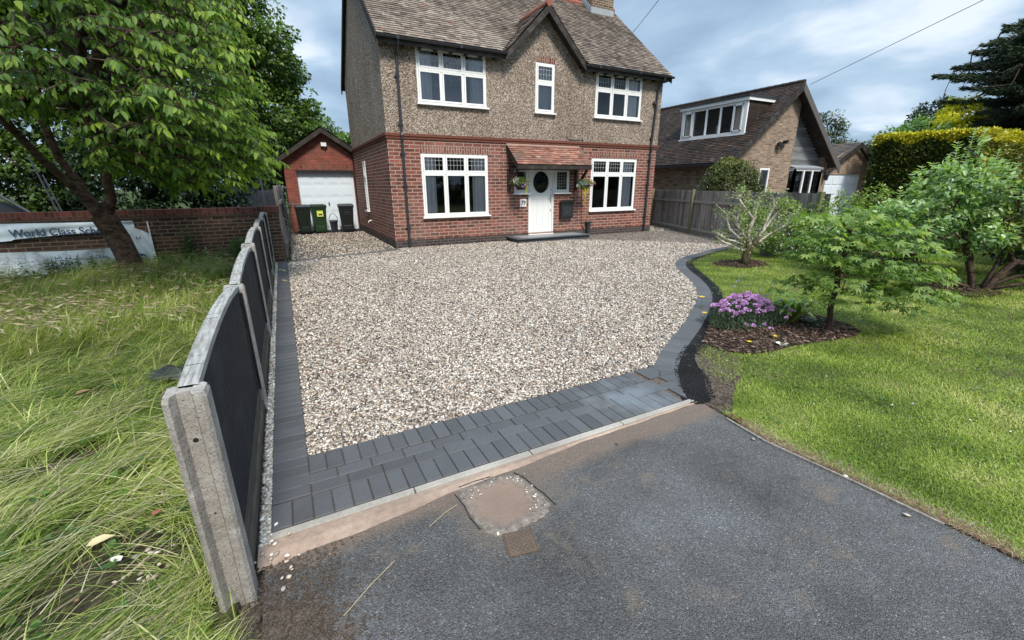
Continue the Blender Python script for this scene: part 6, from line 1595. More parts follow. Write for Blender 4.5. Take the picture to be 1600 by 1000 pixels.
bush('shrub', 'mid green spreading shrub between the acer and the hedge', 'shrub', (10.6, 3.9, 0), [(10.6, 4.0, .75, .9, .7, .6), (9.6, 4.3, .55, .6, .5, .45), (11.4, 3.5, 1.0, .7, .6, .6)], 260, 42, .17, .075, m_vib, m_bark_g, None, .4, .8, KITE, 1.0, None, .05, 40)
bush('shrub', 'dark shadowy bush low at the right edge behind the rhododendron', 'shrub', (12.0, 2.2, 0), [(12.2, 2.4, .7, 1.0, .6, .7), (13.5, 1.8, .8, 1.2, .6, .8)], 160, 60, .2, .08, m_darkleaf, m_bark_g, None, .4, .8, KITE, 1.0, None, .05, 40)
bush('laurel_bush', 'rounded clipped evergreen bush over the timber fence in front of the bungalow', 'shrub', (13.95, 10.3, 0), [(13.95, 10.3, 1.45, .98, .9, .98)], 420, 70, .16, .06, m_hedge, m_bark_g, None, .75, .9, KITE, 1.1, None, .06, 20, rfun=lambda P, O, r: np.clip(.12 + .25 * r + .30 * np.maximum(0, (P[:, 2] - 1.6)), 0, .62))

# ------------------------------------------------------------------ clipped golden hedge (box of needles round a dark core)
HG = thing('clipped_hedge', 'tall square clipped yew hedge, dark faced with a golden top', 'hedge', (14, 5, 0))
hc = [(13.62, 6.1), (13.95, 4.25), (24.0, 3.6), (24.0, 6.2)]
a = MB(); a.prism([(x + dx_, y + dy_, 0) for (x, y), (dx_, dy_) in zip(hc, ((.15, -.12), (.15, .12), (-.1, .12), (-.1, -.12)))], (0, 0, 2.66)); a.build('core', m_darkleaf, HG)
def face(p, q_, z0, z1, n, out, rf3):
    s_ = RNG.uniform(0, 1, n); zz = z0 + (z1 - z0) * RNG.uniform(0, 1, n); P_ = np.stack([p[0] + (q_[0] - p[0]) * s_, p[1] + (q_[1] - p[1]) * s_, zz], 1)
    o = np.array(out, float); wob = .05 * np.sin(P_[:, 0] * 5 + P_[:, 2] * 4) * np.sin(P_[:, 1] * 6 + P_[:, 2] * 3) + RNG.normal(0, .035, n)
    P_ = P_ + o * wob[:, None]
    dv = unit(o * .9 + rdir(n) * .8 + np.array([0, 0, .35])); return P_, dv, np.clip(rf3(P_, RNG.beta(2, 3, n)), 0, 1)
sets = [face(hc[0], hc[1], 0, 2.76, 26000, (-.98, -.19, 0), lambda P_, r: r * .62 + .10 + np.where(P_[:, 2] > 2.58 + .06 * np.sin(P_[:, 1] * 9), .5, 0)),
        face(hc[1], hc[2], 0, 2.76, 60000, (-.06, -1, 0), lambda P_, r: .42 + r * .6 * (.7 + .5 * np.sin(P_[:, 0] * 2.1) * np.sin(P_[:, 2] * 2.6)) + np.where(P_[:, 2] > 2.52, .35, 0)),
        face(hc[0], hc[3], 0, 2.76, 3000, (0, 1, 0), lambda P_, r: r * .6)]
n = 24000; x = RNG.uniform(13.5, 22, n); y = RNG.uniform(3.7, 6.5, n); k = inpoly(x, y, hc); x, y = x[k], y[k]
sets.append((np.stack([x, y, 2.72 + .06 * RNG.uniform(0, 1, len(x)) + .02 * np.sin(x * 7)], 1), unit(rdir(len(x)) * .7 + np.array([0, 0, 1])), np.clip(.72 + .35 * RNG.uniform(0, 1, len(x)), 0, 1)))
P = np.concatenate([s_[0] for s_ in sets]); Dd_ = np.concatenate([s_[1] for s_ in sets]); Rr = np.concatenate([s_[2] for s_ in sets])
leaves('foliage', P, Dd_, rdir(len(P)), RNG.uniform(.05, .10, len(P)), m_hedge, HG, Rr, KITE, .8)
bush('low_hedge', 'lower yellow topped hedge at the right edge in front of the tall clipped hedge', 'hedge', (14.5, 2.8, 0), [(13.6, 3.0, .95, 1.0, .35, .85), (15.2, 2.7, 1.0, 1.2, .35, .9)], 230, 80, .16, .06, m_hedge, None, None, .6, .9, KITE, 1.0, rfun=lambda P, O, r: np.clip(.3 + r * .35 + .4 * np.maximum(0, P[:, 2] - 1.4) / .4, 0, 1))

# ------------------------------------------------------------------ far trees on the right
bush('laurel_tree', 'dark green leafy tree just above the left end of the hedge top', 'tree', (24.0, 10.4, 0), [(26.6, 10.2, 3.1, 1.7, 1.2, 1.3), (28.3, 10.6, 3.2, 1.2, 1.0, 1.0), (25.2, 10.4, 3.2, .7, .8, .7)], 200, 55, .30, .20, m_vib, m_bark_g, 'trees beyond the hedge', .35, .7, KITE, .9, None, .1, 60, rfun=lambda P, O, r: r * .55)
bush('golden_tree', 'bright yellow leaved tree showing above the hedge', 'tree', (27.5, 9.6, 0), [(28.4, 9.6, 4.6, 1.1, .9, .75), (29.6, 9.6, 4.2, 1.0, .9, .6), (27.3, 9.6, 4.0, .9, .7, .6), (28.6, 9.6, 3.5, 1.9, .9, .7)], 150, 50, .22, .13, m_yellow, m_bark_g, 'trees beyond the hedge', .3, .6, KITE, 1.0, None, .08, 40)
bush('wispy_tree', 'thin hazy tree with open crown behind the bungalow garage', 'tree', (34.5, 18.5, 0), [(34.6, 18.5, 4.0, 1.5, 1.2, 1.3), (34.9, 18.5, 5.5, .8, .8, 1.0), (33.2, 18.5, 3.4, 1.0, .9, 1.2), (36.4, 18.5, 3.7, .9, .9, 1.0)], 150, 45, .34, .2, m_birch, m_bark_g, 'trees beyond the hedge', .2, .8, KITE, .7, [(34.5, 18.5, 0), (34.6, 18.5, 2.5), (34.8, 18.5, 5.0)], .12, 60)
bush('broadleaf_tree', 'low bright green tree crown between the wispy tree and the hedge', 'tree', (31.0, 14.5, 0), [(30.6, 14.5, 2.6, 1.6, 1.2, 1.35), (32.6, 14.8, 3.0, 1.2, 1.0, 1.0)], 130, 50, .32, .2, m_birch, m_bark_g, 'trees beyond the hedge', .3, .7, KITE, .9, None, .1, 30, rfun=lambda P, O, r: r * .6 + .4)
bush('broadleaf_tree', 'dull purple green treetop behind the yellow tree', 'tree', (33.0, 12.2, 0), [(33.4, 12.2, 5.2, 1.3, 1.0, .9), (32.8, 12.2, 4.0, 1.5, 1.0, 1.0)], 90, 50, .3, .2, m_darkleaf, m_bark_g, 'trees beyond the hedge', .3, .7, KITE, .8, None, .1, 30)
# conifer: tiers of long drooping sprays
CO = thing('conifer', 'big dark conifer with long ragged branches at the right edge', 'tree', (29.4, 7.3, 0))
sk = Skel([(29.4, 7.3, 0), (29.4, 7.3, 2), (29.45, 7.3, 4), (29.5, 7.3, 6), (29.5, 7.3, 8)])
P, Dd_ = [], []
for _ in range(380):
    z = RNG.uniform(1.5, 8.2); L = np.interp(z, [1.5, 4.3, 5.2, 6.0, 7.2, 8.2], [2.0, 1.9, 2.9, 3.0, 2.2, 1.2]) * RNG.uniform(.55, 1.3); a_ = RNG.uniform(0, 2 * np.pi)
    dv = np.array([math.cos(a_), math.sin(a_), .10 if z > 4.8 else -.1]); s0 = np.array([29.45, 7.3, z])
    tip = s0 + dv * L + np.array([0, 0, RNG.normal() * .1]); j = sk.attach(tip, .5, .03, skip=1)
    n = int(360 * L / 2.5); f = RNG.uniform(.15, 1.0, n) ** .8; w2 = .22 * (1.05 - f) + .04
    sd_ = np.array([-dv[1], dv[0], 0])
    P.append(s0 + (tip - s0) * f[:, None] + sd_ * (RNG.normal(size=n) * w2)[:, None] + np.array([0, 0, 1]) * (RNG.normal(size=n) * w2 * .5 - .05)[:, None]); Dd_.append(dv * 1.0 + rdir(n) * .6)
P = np.concatenate(P); Dd_ = np.concatenate(Dd_)
leaves('foliage', P, Dd_, rdir(len(P)), RNG.uniform(.12, .24, len(P)), m_conifer, CO, None, KITE, .38)
sk.build('branches', m_bark, CO, rtip=.012, base=.25)

# ------------------------------------------------------------------ the bed: flowers, hosta, chips
n = 5200; x = RNG.uniform(3.7, 6.0, n); y = RNG.uniform(2.1, 3.6, n); k = inpoly(x, y, BED); x, y = x[k], y[k]
for (cx_, cy_, rx_, ry_) in ((8.58, 5.78, .6, .48), (9.5, 2.6, .7, .42)):
    m2 = 420; xx = cx_ + RNG.normal(0, rx_ * .45, m2); yy = cy_ + RNG.normal(0, ry_ * .45, m2); x = np.concatenate([x, xx]); y = np.concatenate([y, yy])
n = len(x)
BOXV = np.array([(-1, -1, -1), (1, -.8, -1), (1, .9, -1), (-1, 1, -1), (-.9, -1, 1), (1, -1, 1), (.9, 1, 1), (-1, .8, 1)], float); BOXF = np.array([(4, 5, 6, 7), (0, 1, 5, 4), (1, 2, 6, 5), (2, 3, 7, 6), (3, 0, 4, 7)])
V = BOXV[None] * np.stack([RNG.uniform(.008, .028, n), RNG.uniform(.004, .011, n), RNG.uniform(.0015, .004, n)], 1)[:, None]
V = np.einsum('nij,nkj->nki', zrot(n, .3), V) + np.stack([x, y, .014 + RNG.uniform(0, .012, n)], 1)[:, None]
mch = G('bark_chip'); cc_ = mch.ramp(mch.attr(), [(0.0, (.02, .013, .01)), (.5, (.06, .036, .026)), (.85, (.13, .085, .062)), (1.0, (.28, .21, .16))]); m_chip = mch.end(mch.bsdf(cc_, .85, .2))
tag(np_mesh('bark_chips', V.reshape(-1, 3), (BOXF[None] + (np.arange(n) * 8)[:, None, None]).reshape(-1, 4), m_chip, None, np.repeat(RNG.uniform(0, 1, n), 8)), 'dark bark chippings covering the planting beds', 'bark chippings', kind='stuff')
FL = thing('flowering_plant', 'low clump of grey leaved plants covered in purple flower heads beside the curved paving', 'flowers', (4.75, 3.08, 0))
P, _d = ell(5200, (4.72, 3.08, .10), (.46, .28, .24), .2); P2, _ = ell(1500, (5.05, 2.95, .08), (.28, .18, .20), .2); P = np.concatenate([P, P2]); k = P[:, 2] > .015; P = P[k]; n = len(P)
leaves('foliage', P, rdir(n) * .6 + np.array([0, 0, .9]), rdir(n), RNG.uniform(.02, .045, n), m_silver, FL, None, KITE, .45)
def heads(name, pts, r_, m):
    C2, D2, R2 = [], [], []
    for p_ in pts:
        k2 = 22; o = rdir(k2); o[:, 2] = np.abs(o[:, 2]) * .6; o = unit(o); C2.append(p_ + o * r_ * .25); D2.append(o); R2.append(RNG.uniform(0, 1, k2))
    C2 = np.concatenate(C2); D2 = np.concatenate(D2); leaves(name, C2, D2, rdir(len(C2)), RNG.uniform(.7, 1.1, len(C2)) * r_, m, FL, np.concatenate(R2), KITE, 1.1)
n = 165; a_ = RNG.uniform(0, 2 * np.pi, n); rd = RNG.uniform(0, 1, n) ** .5; hx = 4.70 + .44 * rd * np.cos(a_); hy = 3.06 + .27 * rd * np.sin(a_)
hz = .38 - .16 * rd ** 2 + RNG.normal(0, .015, n); pts = list(np.stack([hx, hy, hz], 1)) + [np.array(q_) for q_ in ((5.22, 2.80, .20), (5.26, 2.78, .18), (5.18, 2.78, .15), (4.62, 2.72, .13), (4.38, 2.78, .15), (4.45, 2.74, .14), (4.98, 2.70, .16), (4.65, 2.66, .10))]
heads('purple_flowers', pts, .028, m_purple)
pts = [np.array(q_) for q_ in ((4.95, 3.35, .47), (5.02, 3.38, .46), (5.10, 3.42, .50), (4.98, 3.30, .42), (5.1, 3.3, .41), (4.9, 3.35, .41), (5.2, 3.2, .36), (5.0, 3.0, .36), (5.16, 2.9, .30), (5.12, 2.8, .26), (4.36, 3.1, .24), (4.3, 2.9, .22), (5.22, 3.1, .3))] + list(np.stack([hx, hy, hz], 1)[:14] + np.array([.03, .02, -.02]))
heads('faded_flowers', pts, .018, m_lilac)
st = MB()
for p_ in pts[:13]: st.tube([(p_[0] - .03, p_[1] - .05, .1), tuple(p_)], .0018, 4)
for i in range(0, n, 2): st.tube([(hx[i] * .6 + 4.72 * .4, hy[i] * .6 + 3.06 * .4, .05), (hx[i], hy[i], hz[i])], .0015, 4)
st.build('stems', m_silver, FL)
HO = thing('hosta', 'clump of broad arching bright green strap leaves right of the purple flowers', 'plant', (5.38, 2.86, 0))
a = MB()
for i in range(46):
    t = i * 2.4 + random.uniform(-.3, .3); L = random.uniform(.18, .36); dz = random.uniform(.14, .32) ; pr = None; c = Vector((5.38 + random.uniform(-.05, .05), 2.86 + random.uniform(-.04, .04), .01)); dv = Vector((math.cos(t), math.sin(t), 0)); s_ = Vector((-dv.y, dv.x, 0)); rr = random.random()
    for k in range(7):
        f = k / 6; p_ = c + dv * L * f + Vector((0, 0, dz * math.sin(min(1.0, f * 1.1) * 2.2) )); w2 = .026 * math.sin(math.pi * min(1, f * .92 + .08)) + .003
        cur = (p_ - s_ * w2, p_ + Vector((0, 0, -.006)), p_ + s_ * w2)
        if pr: a.add([*pr, *cur], [(0, 1, 4, 3), (1, 2, 5, 4)], rr)
        pr = cur
a.build('leaves', leaf_mat('hosta_leaf', GR((.08, .15, .02), (.19, .30, .04), (.36, .43, .10)), .25, .35, .5), HO, smooth=True)
H2 = thing('hosta', 'small pale green leafy plant between the strap leaves and the acer stem', 'plant', (5.52, 2.68, 0))
n = 60; P, _d = ell(n, (5.52, 2.68, .03), (.12, .08, .06), .2); P[:, 2] = np.maximum(P[:, 2], .015)
leaves('leaves', P, rdir(n) * np.array([1, 1, .3]) + np.array([0, 0, .2]), np.tile([0, 0, 1.], (n, 1)) + rdir(n) * .2, RNG.uniform(.05, .09, n), m_silver, H2, None, OVAL, 1.1)
def poppy(x, y, z, lb_, s_=.03):
    t = thing('yellow_flower', lb_, 'flower', (x, y, 0), 'small yellow flowers')
    n = 7; a_ = np.arange(n) * 2 * np.pi / n; leaves('petals', np.tile([x, y, z], (n, 1)).astype(float), np.stack([np.cos(a_), np.sin(a_), np.full(n, .45)], 1), np.tile([0, 0, 1.], (n, 1)), s_, m_yel, t, None, OVAL, 1.9)
    a = MB(); a.tube([(x, y, 0), (x + .01, y, z)], .0018, 4); a.build('stem', m_nettle, t)
    n = 14; P = np.stack([x + RNG.normal(0, .03, n), y + RNG.normal(0, .03, n), RNG.uniform(.01, .05, n)], 1); leaves('leaves', P, rdir(n) + np.array([0, 0, .4]), rdir(n), .03, m_nettle, t, None, KITE, .7)
poppy(4.93, 3.82, .16, 'tall yellow poppy highest beside the curved paving', .042); poppy(4.50, 3.42, .10, 'yellow poppy lower beside the curved paving, left of the purple clump', .034)
poppy(4.20, 2.60, .04, 'orange yellow bloom low in the chippings nearest the front', .028); poppy(4.58, 2.56, .05, 'yellow bloom in the chippings in front of the purple clump', .026)
WS = thing('crushed_cup', 'small crumpled white scrap lying at the front rim of the mulch bed', 'litter', (4.45, 2.40, .02))
n = 7; leaves('scrap', np.tile([4.45, 2.41, .03], (n, 1)) + RNG.normal(0, .015, (n, 3)) * np.array([1, 1, .3]), rdir(n), rdir(n), .05, m_wht, WS, None, OVAL, 1.2)
def pot():
    t = thing('plant_pot', 'grey green plastic tub standing on the lawn behind the pruned tree', 'plant pot', (10.04, 6.18, 0))
    a = MB(); a.lathe((10.04, 6.18, 0), [(0, 0), (.13, .0), (.165, .30), (.18, .30), (.18, .34), (.16, .34), (.155, .30), (0, .30)], 24); a.build('tub', plain('pot_plastic', (.10, .125, .095), .6, .3, var=.3, scale=6), t, smooth=False)
    n = 60; P, _ = ell(n, (10.04, 6.18, .36), (.13, .13, .06)); leaves('plant', P, rdir(n) + np.array([0, 0, .3]), rdir(n), .05, m_phil, t, None, KITE, 1)
pot()

# hanging baskets
def basket(x, z, lb_, cols, bracket):
    t = thing('hanging_basket', lb_, 'hanging basket', (x, 11.40, z), 'hanging baskets by the front door')
    a = MB(); a.lathe((x, 11.40, z), [(0, -.16), (.08, -.14), (.15, -.05), (.17, .02)], 14); a.build('bowl', m_black, t)
    a = MB()
    for k in range(3): a.tube([(x + .16 * math.cos(k * 2.1), 11.40 + .16 * math.sin(k * 2.1), z + .02), (x, 11.40, z + .36)], .004, 4)
    a.tube([(x, 11.40, z + .36), (x, 11.40, z + .42), (x + bracket, 11.85, z + .42)], .007, 5); a.build('chain', m_black, t)
    P, O = clumped([(x, 11.38, z + .06, .24, .20, .13)], 26, 26, .07, .4); n = len(P); leaves('foliage', P, unit(O) + rdir(n) * .5, rdir(n), RNG.uniform(.03, .05, n), m_phil, t, None, KITE, .9)
    for (nm, m, c, r_, k) in cols:
        P, _ = ell(k, (x + c[0], 11.32 + c[1], z + c[2]), r_, .2); leaves(nm, P, rdir(k) + np.array([0, -.6, .0]), rdir(k), RNG.uniform(.03, .045, k), m, t, None, KITE, 1.3)
basket(6.20, 1.66, 'hanging basket left of the door with white and purple flowers', [('white_flowers', m_wht, (-.16, 0, .10), (.12, .08, .10), 55), ('purple_flowers', m_purple, (.02, -.05, -.02), (.10, .06, .06), 60), ('violet_flowers', m_purple, (.22, 0, .02), (.06, .05, .07), 28), ('trailing_leaves', m_yellow, (.16, 0, -.10), (.035, .03, .16), 60)], .0)
basket(8.52, 1.62, 'hanging basket right of the door with blue and peach flowers and a trailing yellow plant', [('blue_flowers', m_blue, (-.12, 0, .08), (.14, .06, .06), 60), ('white_flowers', m_wht, (-.30, 0, -.02), (.06, .05, .06), 18), ('peach_flowers', m_peach, (.30, 0, .06), (.08, .05, .06), 35), ('purple_flowers', m_purple, (.20, 0, .0), (.06, .05, .05), 30), ('trailing_leaves', m_yellow, (-.02, 0, -.14), (.10, .06, .14), 90), ('trailing_tail', m_yellow, (-.05, 0, -.38), (.035, .03, .22), 60)], .0)

# ------------------------------------------------------------------ grass
def blades(name, x, y, z, L, w_, az, e0, e1, segs, m, rnd, label, cat='grass'):
    n = len(x); d = np.stack([np.cos(az), np.sin(az)], 1); s_ = np.stack([-d[:, 1], d[:, 0]], 1)
    V = np.zeros((n, 2 * segs + 1, 3)); hx = np.zeros(n); hz = np.zeros(n)
    for k in range(segs + 1):
        f = k / segs
        wd = w_ * (1 - f) ** .7 / 2
        cx_ = x + d[:, 0] * hx; cy_ = y + d[:, 1] * hx; cz_ = z + hz
        if k < segs:
            V[:, 2 * k] = np.stack([cx_ - s_[:, 0] * wd, cy_ - s_[:, 1] * wd, cz_], 1); V[:, 2 * k + 1] = np.stack([cx_ + s_[:, 0] * wd, cy_ + s_[:, 1] * wd, cz_], 1)
        else: V[:, 2 * k] = np.stack([cx_, cy_, cz_], 1)
        el = e0 + (e1 - e0) * (f + .5 / segs)
        hx = hx + np.cos(el) * L / segs; hz = np.maximum(hz + np.sin(el) * L / segs, -.6 * z + .002)
    F = []
    for k in range(segs - 1): F += [(2 * k, 2 * k + 1, 2 * k + 3), (2 * k, 2 * k + 3, 2 * k + 2)]
    F.append((2 * segs - 2, 2 * segs - 1, 2 * segs))
    F = (np.array(F)[None] + (np.arange(n) * (2 * segs + 1))[:, None, None]).reshape(-1, 3)
    return tag(np_mesh(name, V.reshape(-1, 3), F, m, None, np.repeat(np.clip(rnd, 0, 1), 2 * segs + 1)), label, cat, kind='stuff')
GAPS = [(-.72, 2.12, .27), (-.98, 1.95, .19), (-1.35, 3.3, .14), (-1.2, 2.5, .16), (-1.9, 3.5, .11), (-.85, 1.45, .09), (-1.0, 2.85, .09), (-1.7, 2.4, .08), (-.62, 2.7, .08), (-2.4, 4.6, .13)]
def soilgap(x, y, az, L):
    keep = np.ones(len(x), bool); rr = RNG.uniform(0, 1, len(x))
    for (gx, gy, gr) in GAPS:
        for f in (.05, .35, .65, .9):
            d = np.hypot((x + np.cos(az) * L * f - gx) * .8, y + np.sin(az) * L * f - gy) / gr
            keep &= ~((d < 1) & (rr < .97 - .3 * d))
    return keep
def vnoise(x, y, s_, seed=0):
    r2 = np.random.default_rng(seed); v = 0
    for k in range(5):
        a_ = r2.uniform(0, 6.3); f = s_ * r2.uniform(.6, 2.2); v = v + np.sin((x * np.cos(a_) + y * np.sin(a_)) * f + r2.uniform(0, 6.3)) / 5
    return v
N1 = 620000
dist = 2.2 + 14.5 * RNG.uniform(0, 1, N1) ** 1.9; ang = RNG.uniform(R_(45), R_(103), N1)
x = dist * np.sin(ang); y = dist * np.cos(ang)
LW = [p for p in lawn_pts]
k = inpoly(x, y, LW) & ~inpoly(x, y, BED) & ~inpoly(x, y, BED2)
# worn turf thins near the corner
inb = inpoly(x, y, BARE)
pw = np.clip(1.15 - .95 * np.exp(-(((x - 3.7) ** 2 + (y - 2.3) ** 2) / .22)) - .25 * (vnoise(x, y, 5, 3) > .25), .1, 1)
edge_ = np.min(np.stack([np.hypot(x - px, y - py_) for px, py_ in catm(OUT, 4)]), 0)
pw = np.where(inb, np.clip((np.hypot(x - 2.85, y - 2.2) - .32) * .9 + .25 * vnoise(x, y, 9, 31), 0, .5), pw); pw = np.where(edge_ < .16, 0, pw); pw = np.where(inpoly(x, y, [(3.62, 2.95), (2.6, 2.03), (2.6, 1.9), (2.86, 1.93), (3.1, 2.16), (3.27, 2.45), (3.64, 2.76)]), 0, pw); k &= RNG.uniform(0, 1, N1) < pw
x, y, dist = x[k], y[k], dist[k]; n = len(x)
r = .44 + .36 * vnoise(x, y, 2.6, 1) + .34 * vnoise(x, y, 7, 2) + RNG.normal(0, .17, n)
r = r + np.where(RNG.uniform(0, 1, n) < .05, .4, 0) + .35 * np.exp(-np.abs(x - 2.75) / .12) * (y < 1.5)
L = RNG.uniform(.016, .042, n) * (1 + .03 * dist) * (1 + .3 * vnoise(x, y, 9, 77))
blades('lawn_grass', x, y, np.zeros(n), L, (.0028 + .0005 * dist), RNG.uniform(0, 6.28, n), R_(75) * RNG.uniform(.4, 1, n), R_(20) * RNG.uniform(-1, 1.5, n), 2, m_grass, r, 'short mown green lawn grass right of the driveway')
xd = RNG.uniform(2.9, 9.5, 9000); yd = RNG.uniform(.0, 6.5, 9000); k = inpoly(xd, yd, LW) & ~inpoly(xd, yd, BED) & (RNG.uniform(0, 1, 9000) < np.clip(.25 + 1.2 * vnoise(xd, yd, 2.6, 12), 0, 1)); xd, yd = xd[k], yd[k]; n = len(xd)
blades('lawn_thatch', xd, yd, RNG.uniform(.005, .03, n), RNG.uniform(.03, .06, n), .0035, RNG.uniform(0, 6.28, n), R_(20) * RNG.uniform(0, 1, n), R_(0) * np.ones(n), 2, m_straw, RNG.uniform(-.2, .9, n), 'dry clippings and thatch lying in patches over the lawn')
n = 5200; x = RNG.uniform(2.9, 9.5, n); y = RNG.uniform(.0, 6.0, n); k = inpoly(x, y, LW) & ~inpoly(x, y, BED) & ~inpoly(x, y, BARE) & (vnoise(x, y, 3.2, 41) > .08); x, y = x[k], y[k]; n = len(x)
tag(leaves('clover', np.stack([x, y, RNG.uniform(.015, .035, n)], 1), rdir(n) * np.array([1, 1, .2]), np.tile([0, 0, 1.], (n, 1)) + rdir(n) * .3, RNG.uniform(.014, .030, n), m_nettle, None, None, OVAL, 1.5), 'dark green clover and moss patches in the lawn', 'clover', kind='stuff')
# dead straw and debris along the lawn edge
n = 5200; y = RNG.uniform(-.3, 1.62, n); x = np.interp(y, [-.6, .27, .53, .91, 1.40, 1.95], [2.80, 2.76, 2.75, 2.72, 2.66, 2.73]) + np.abs(RNG.normal(.02, .06, n))
blades('edge_straw', x, y, RNG.uniform(0, .015, n), RNG.uniform(.02, .07, n), .002, RNG.uniform(0, 6.28, n), R_(15) * RNG.uniform(0, 1, n), R_(0) * np.ones(n), 2, m_straw, RNG.uniform(-.3, 1, n), 'strip of dead straw and dry clippings along the lawn edge', 'dead grass')
n = 7000; y = RNG.uniform(-.3, 1.75, n); x = np.interp(y, [-.6, .27, .53, .91, 1.40, 1.95], [2.80, 2.76, 2.75, 2.72, 2.66, 2.73]) + np.abs(RNG.normal(.0, .035, n))
tag(stones('edge_soil', x, y, np.full(n, .006), RNG.uniform(.003, .013, n), soil_mat('reddish_soil', (.10, .05, .035), (.28, .16, .11), 60)), 'crumbly reddish soil along the lawn edge', 'soil', kind='stuff')
# daisies / pale petals on the lawn
n = 130; x = RNG.uniform(3.2, 9.5, n); y = RNG.uniform(.2, 4.5, n); k = inpoly(x, y, LW) & ~inpoly(x, y, BED)
x, y = x[k], y[k]; n = len(x)
tag(leaves('fallen_petals', np.stack([x, y, np.full(n, .035)], 1), rdir(n) * np.array([1, 1, .1]), np.tile([0, 0, 1.], (n, 1)), RNG.uniform(.008, .022, n), m_wht, None, None, KITE, 1.2), 'scattered pale fallen petals on the lawn', 'petals', kind='stuff')
# ---- rough field on the left
def fieldxy(n, d0, d1, pwr, a0=-62, a1=2):
    dist = d0 + (d1 - d0) * RNG.uniform(0, 1, n) ** pwr; ang = RNG.uniform(R_(a0), R_(a1), n); x = dist * np.sin(ang); y = dist * np.cos(ang)
    k = (x < -.47) & (y < 10.95); return x[k], y[k], dist[k]
x, y, dist = fieldxy(150000, 1.2, 11.5, 1.3); bald = vnoise(x, y, 6, 9) + .8 * np.exp(-((x + .95) ** 2 + (y - 2.1) ** 2) / .09)
k = (RNG.uniform(0, 1, len(x)) < np.clip(1.1 - 1.9 * np.maximum(0, bald - .10), .03, 1)) & ((x < -.47) | (y < 1.66)); x, y, dist = x[k], y[k], dist[k]; n = len(x)
cid = (np.floor(x * 5.5 + 1.2 * vnoise(x, y, 4, 21)).astype(int) * 7919 + np.floor(y * 5.5 + 1.2 * vnoise(x, y, 4, 22)).astype(int) * 104729) % 997
fl_az = R_(30) + .5 * vnoise(x, y, 1.6, 4) + np.random.default_rng(5).normal(0, .75, 997)[cid] + RNG.normal(0, .55, n); tone_ = np.random.default_rng(6).normal(0, .17, 997)[cid]; near = np.clip((6.5 - y) / 3, 0, 1)
r = .36 + tone_ + .18 * vnoise(x, y, 1.3, 5) + RNG.normal(0, .2, n) + .10 * (y < 3.2) + .42 * (RNG.uniform(0, 1, n) < .22)
L = RNG.uniform(.14, .50, n)
lim = np.where(y < 1.62, -.30, -.45); ok_ = np.cos(fl_az) * L * .97 + x < lim; fl_az = np.where(ok_, fl_az, np.pi - fl_az)
kg = soilgap(x, y, fl_az, L); x, y, dist, fl_az, near, r, L = x[kg], y[kg], dist[kg], fl_az[kg], near[kg], r[kg], L[kg]; n = len(x)
blades('laid_grass', x, y, RNG.uniform(0, .05, n), L, RNG.choice([.0022, .003, .0045, .0075], n, p=[.3, .35, .25, .1]) * (1 + .04 * dist), fl_az, np.where(RNG.uniform(0, 1, n) < near, R_(30), R_(62)) * RNG.uniform(.4, 1.1, n), R_(-22) * RNG.uniform(.2, 1.2, n), 5, m_long, r, 'long flattened green and straw coloured grass left of the panel fence')
x, y, dist = fieldxy(60000, 1.2, 11.5, 1.2); kk = (vnoise(x, y, 6, 9) + .8 * np.exp(-((x + .95) ** 2 + (y - 2.1) ** 2) / .09) < .22) & (x < -.56) & soilgap(x, y, x * 0, x * 0); x, y, dist = x[kk], y[kk], dist[kk]; n = len(x)
blades('short_rough_grass', x, y, np.zeros(n), RNG.uniform(.06, .16, n), .005 + .0006 * dist, RNG.uniform(0, 6.28, n), R_(80) * RNG.uniform(.5, 1, n), R_(10) * RNG.uniform(-1, 1, n), 3, m_long, .25 + RNG.normal(0, .15, n), 'green undergrowth grass beneath the long flattened blades')
x, y, dist = fieldxy(16000, 1.2, 8, 1.2); n = len(x); ez = R_(32) + .5 * vnoise(x, y, 1.6, 4) + RNG.normal(0, .55, n)
dl = RNG.uniform(.15, .55, n); kk = (np.cos(ez) * dl + x < -.46) & (RNG.uniform(0, 1, n) < np.clip(1.2 - .16 * y - 1.5 * np.maximum(0, vnoise(x, y, 6, 9) - .1), .15, 1)); kk &= soilgap(x, y, ez, dl); x, y, ez, dl = x[kk], y[kk], ez[kk], dl[kk]; n = len(x)
blades('dead_grass', x, y, RNG.uniform(.03, .10, n), dl, RNG.uniform(.0025, .006, n), ez, R_(18) * RNG.uniform(0, 1, n), R_(-12) * RNG.uniform(0, 1.2, n), 4, m_straw, RNG.uniform(-.3, 1, n), 'dead straw coloured blades lying over the flattened green grass')
n = 420; x = -.6 - 2.8 * RNG.uniform(0, 1, n) ** 1.2; y = RNG.uniform(1.1, 7.5, n)
P = np.repeat(np.stack([x, y, RNG.uniform(.04, .10, n)], 1), 4, 0) + RNG.normal(0, .02, (n * 4, 3)) * np.array([1, 1, .3])
tag(leaves('clover_leaves', P, rdir(n * 4) * np.array([1, 1, .25]), np.tile([0, 0, 1.], (n * 4, 1)) + rdir(n * 4) * .3, RNG.uniform(.018, .05, n * 4), m_nettle, None, None, OVAL, 1.3), 'small broad green weed leaves dotted through the rough grass', 'weeds', kind='stuff')
# grass crowding the first post and the fence foot
n = 1800; x = RNG.normal(-.55, .06, n); y = 1.3 + 9.6 * RNG.uniform(0, 1, n) ** 1.4; x = np.where(y < 1.64, RNG.normal(-.52, .07, n), np.minimum(x, -.52)); k = x < -.40
blades('fence_foot_grass', x[k], y[k], np.zeros(k.sum()), RNG.uniform(.08, .22, k.sum()), .005, RNG.uniform(1.6, 4.7, k.sum()), R_(85) * np.ones(k.sum()), R_(20) * RNG.uniform(-1, 1, k.sum()), 4, m_long, RNG.uniform(.1, .8, k.sum()), 'tufts of grass growing along the foot of the panel fence')
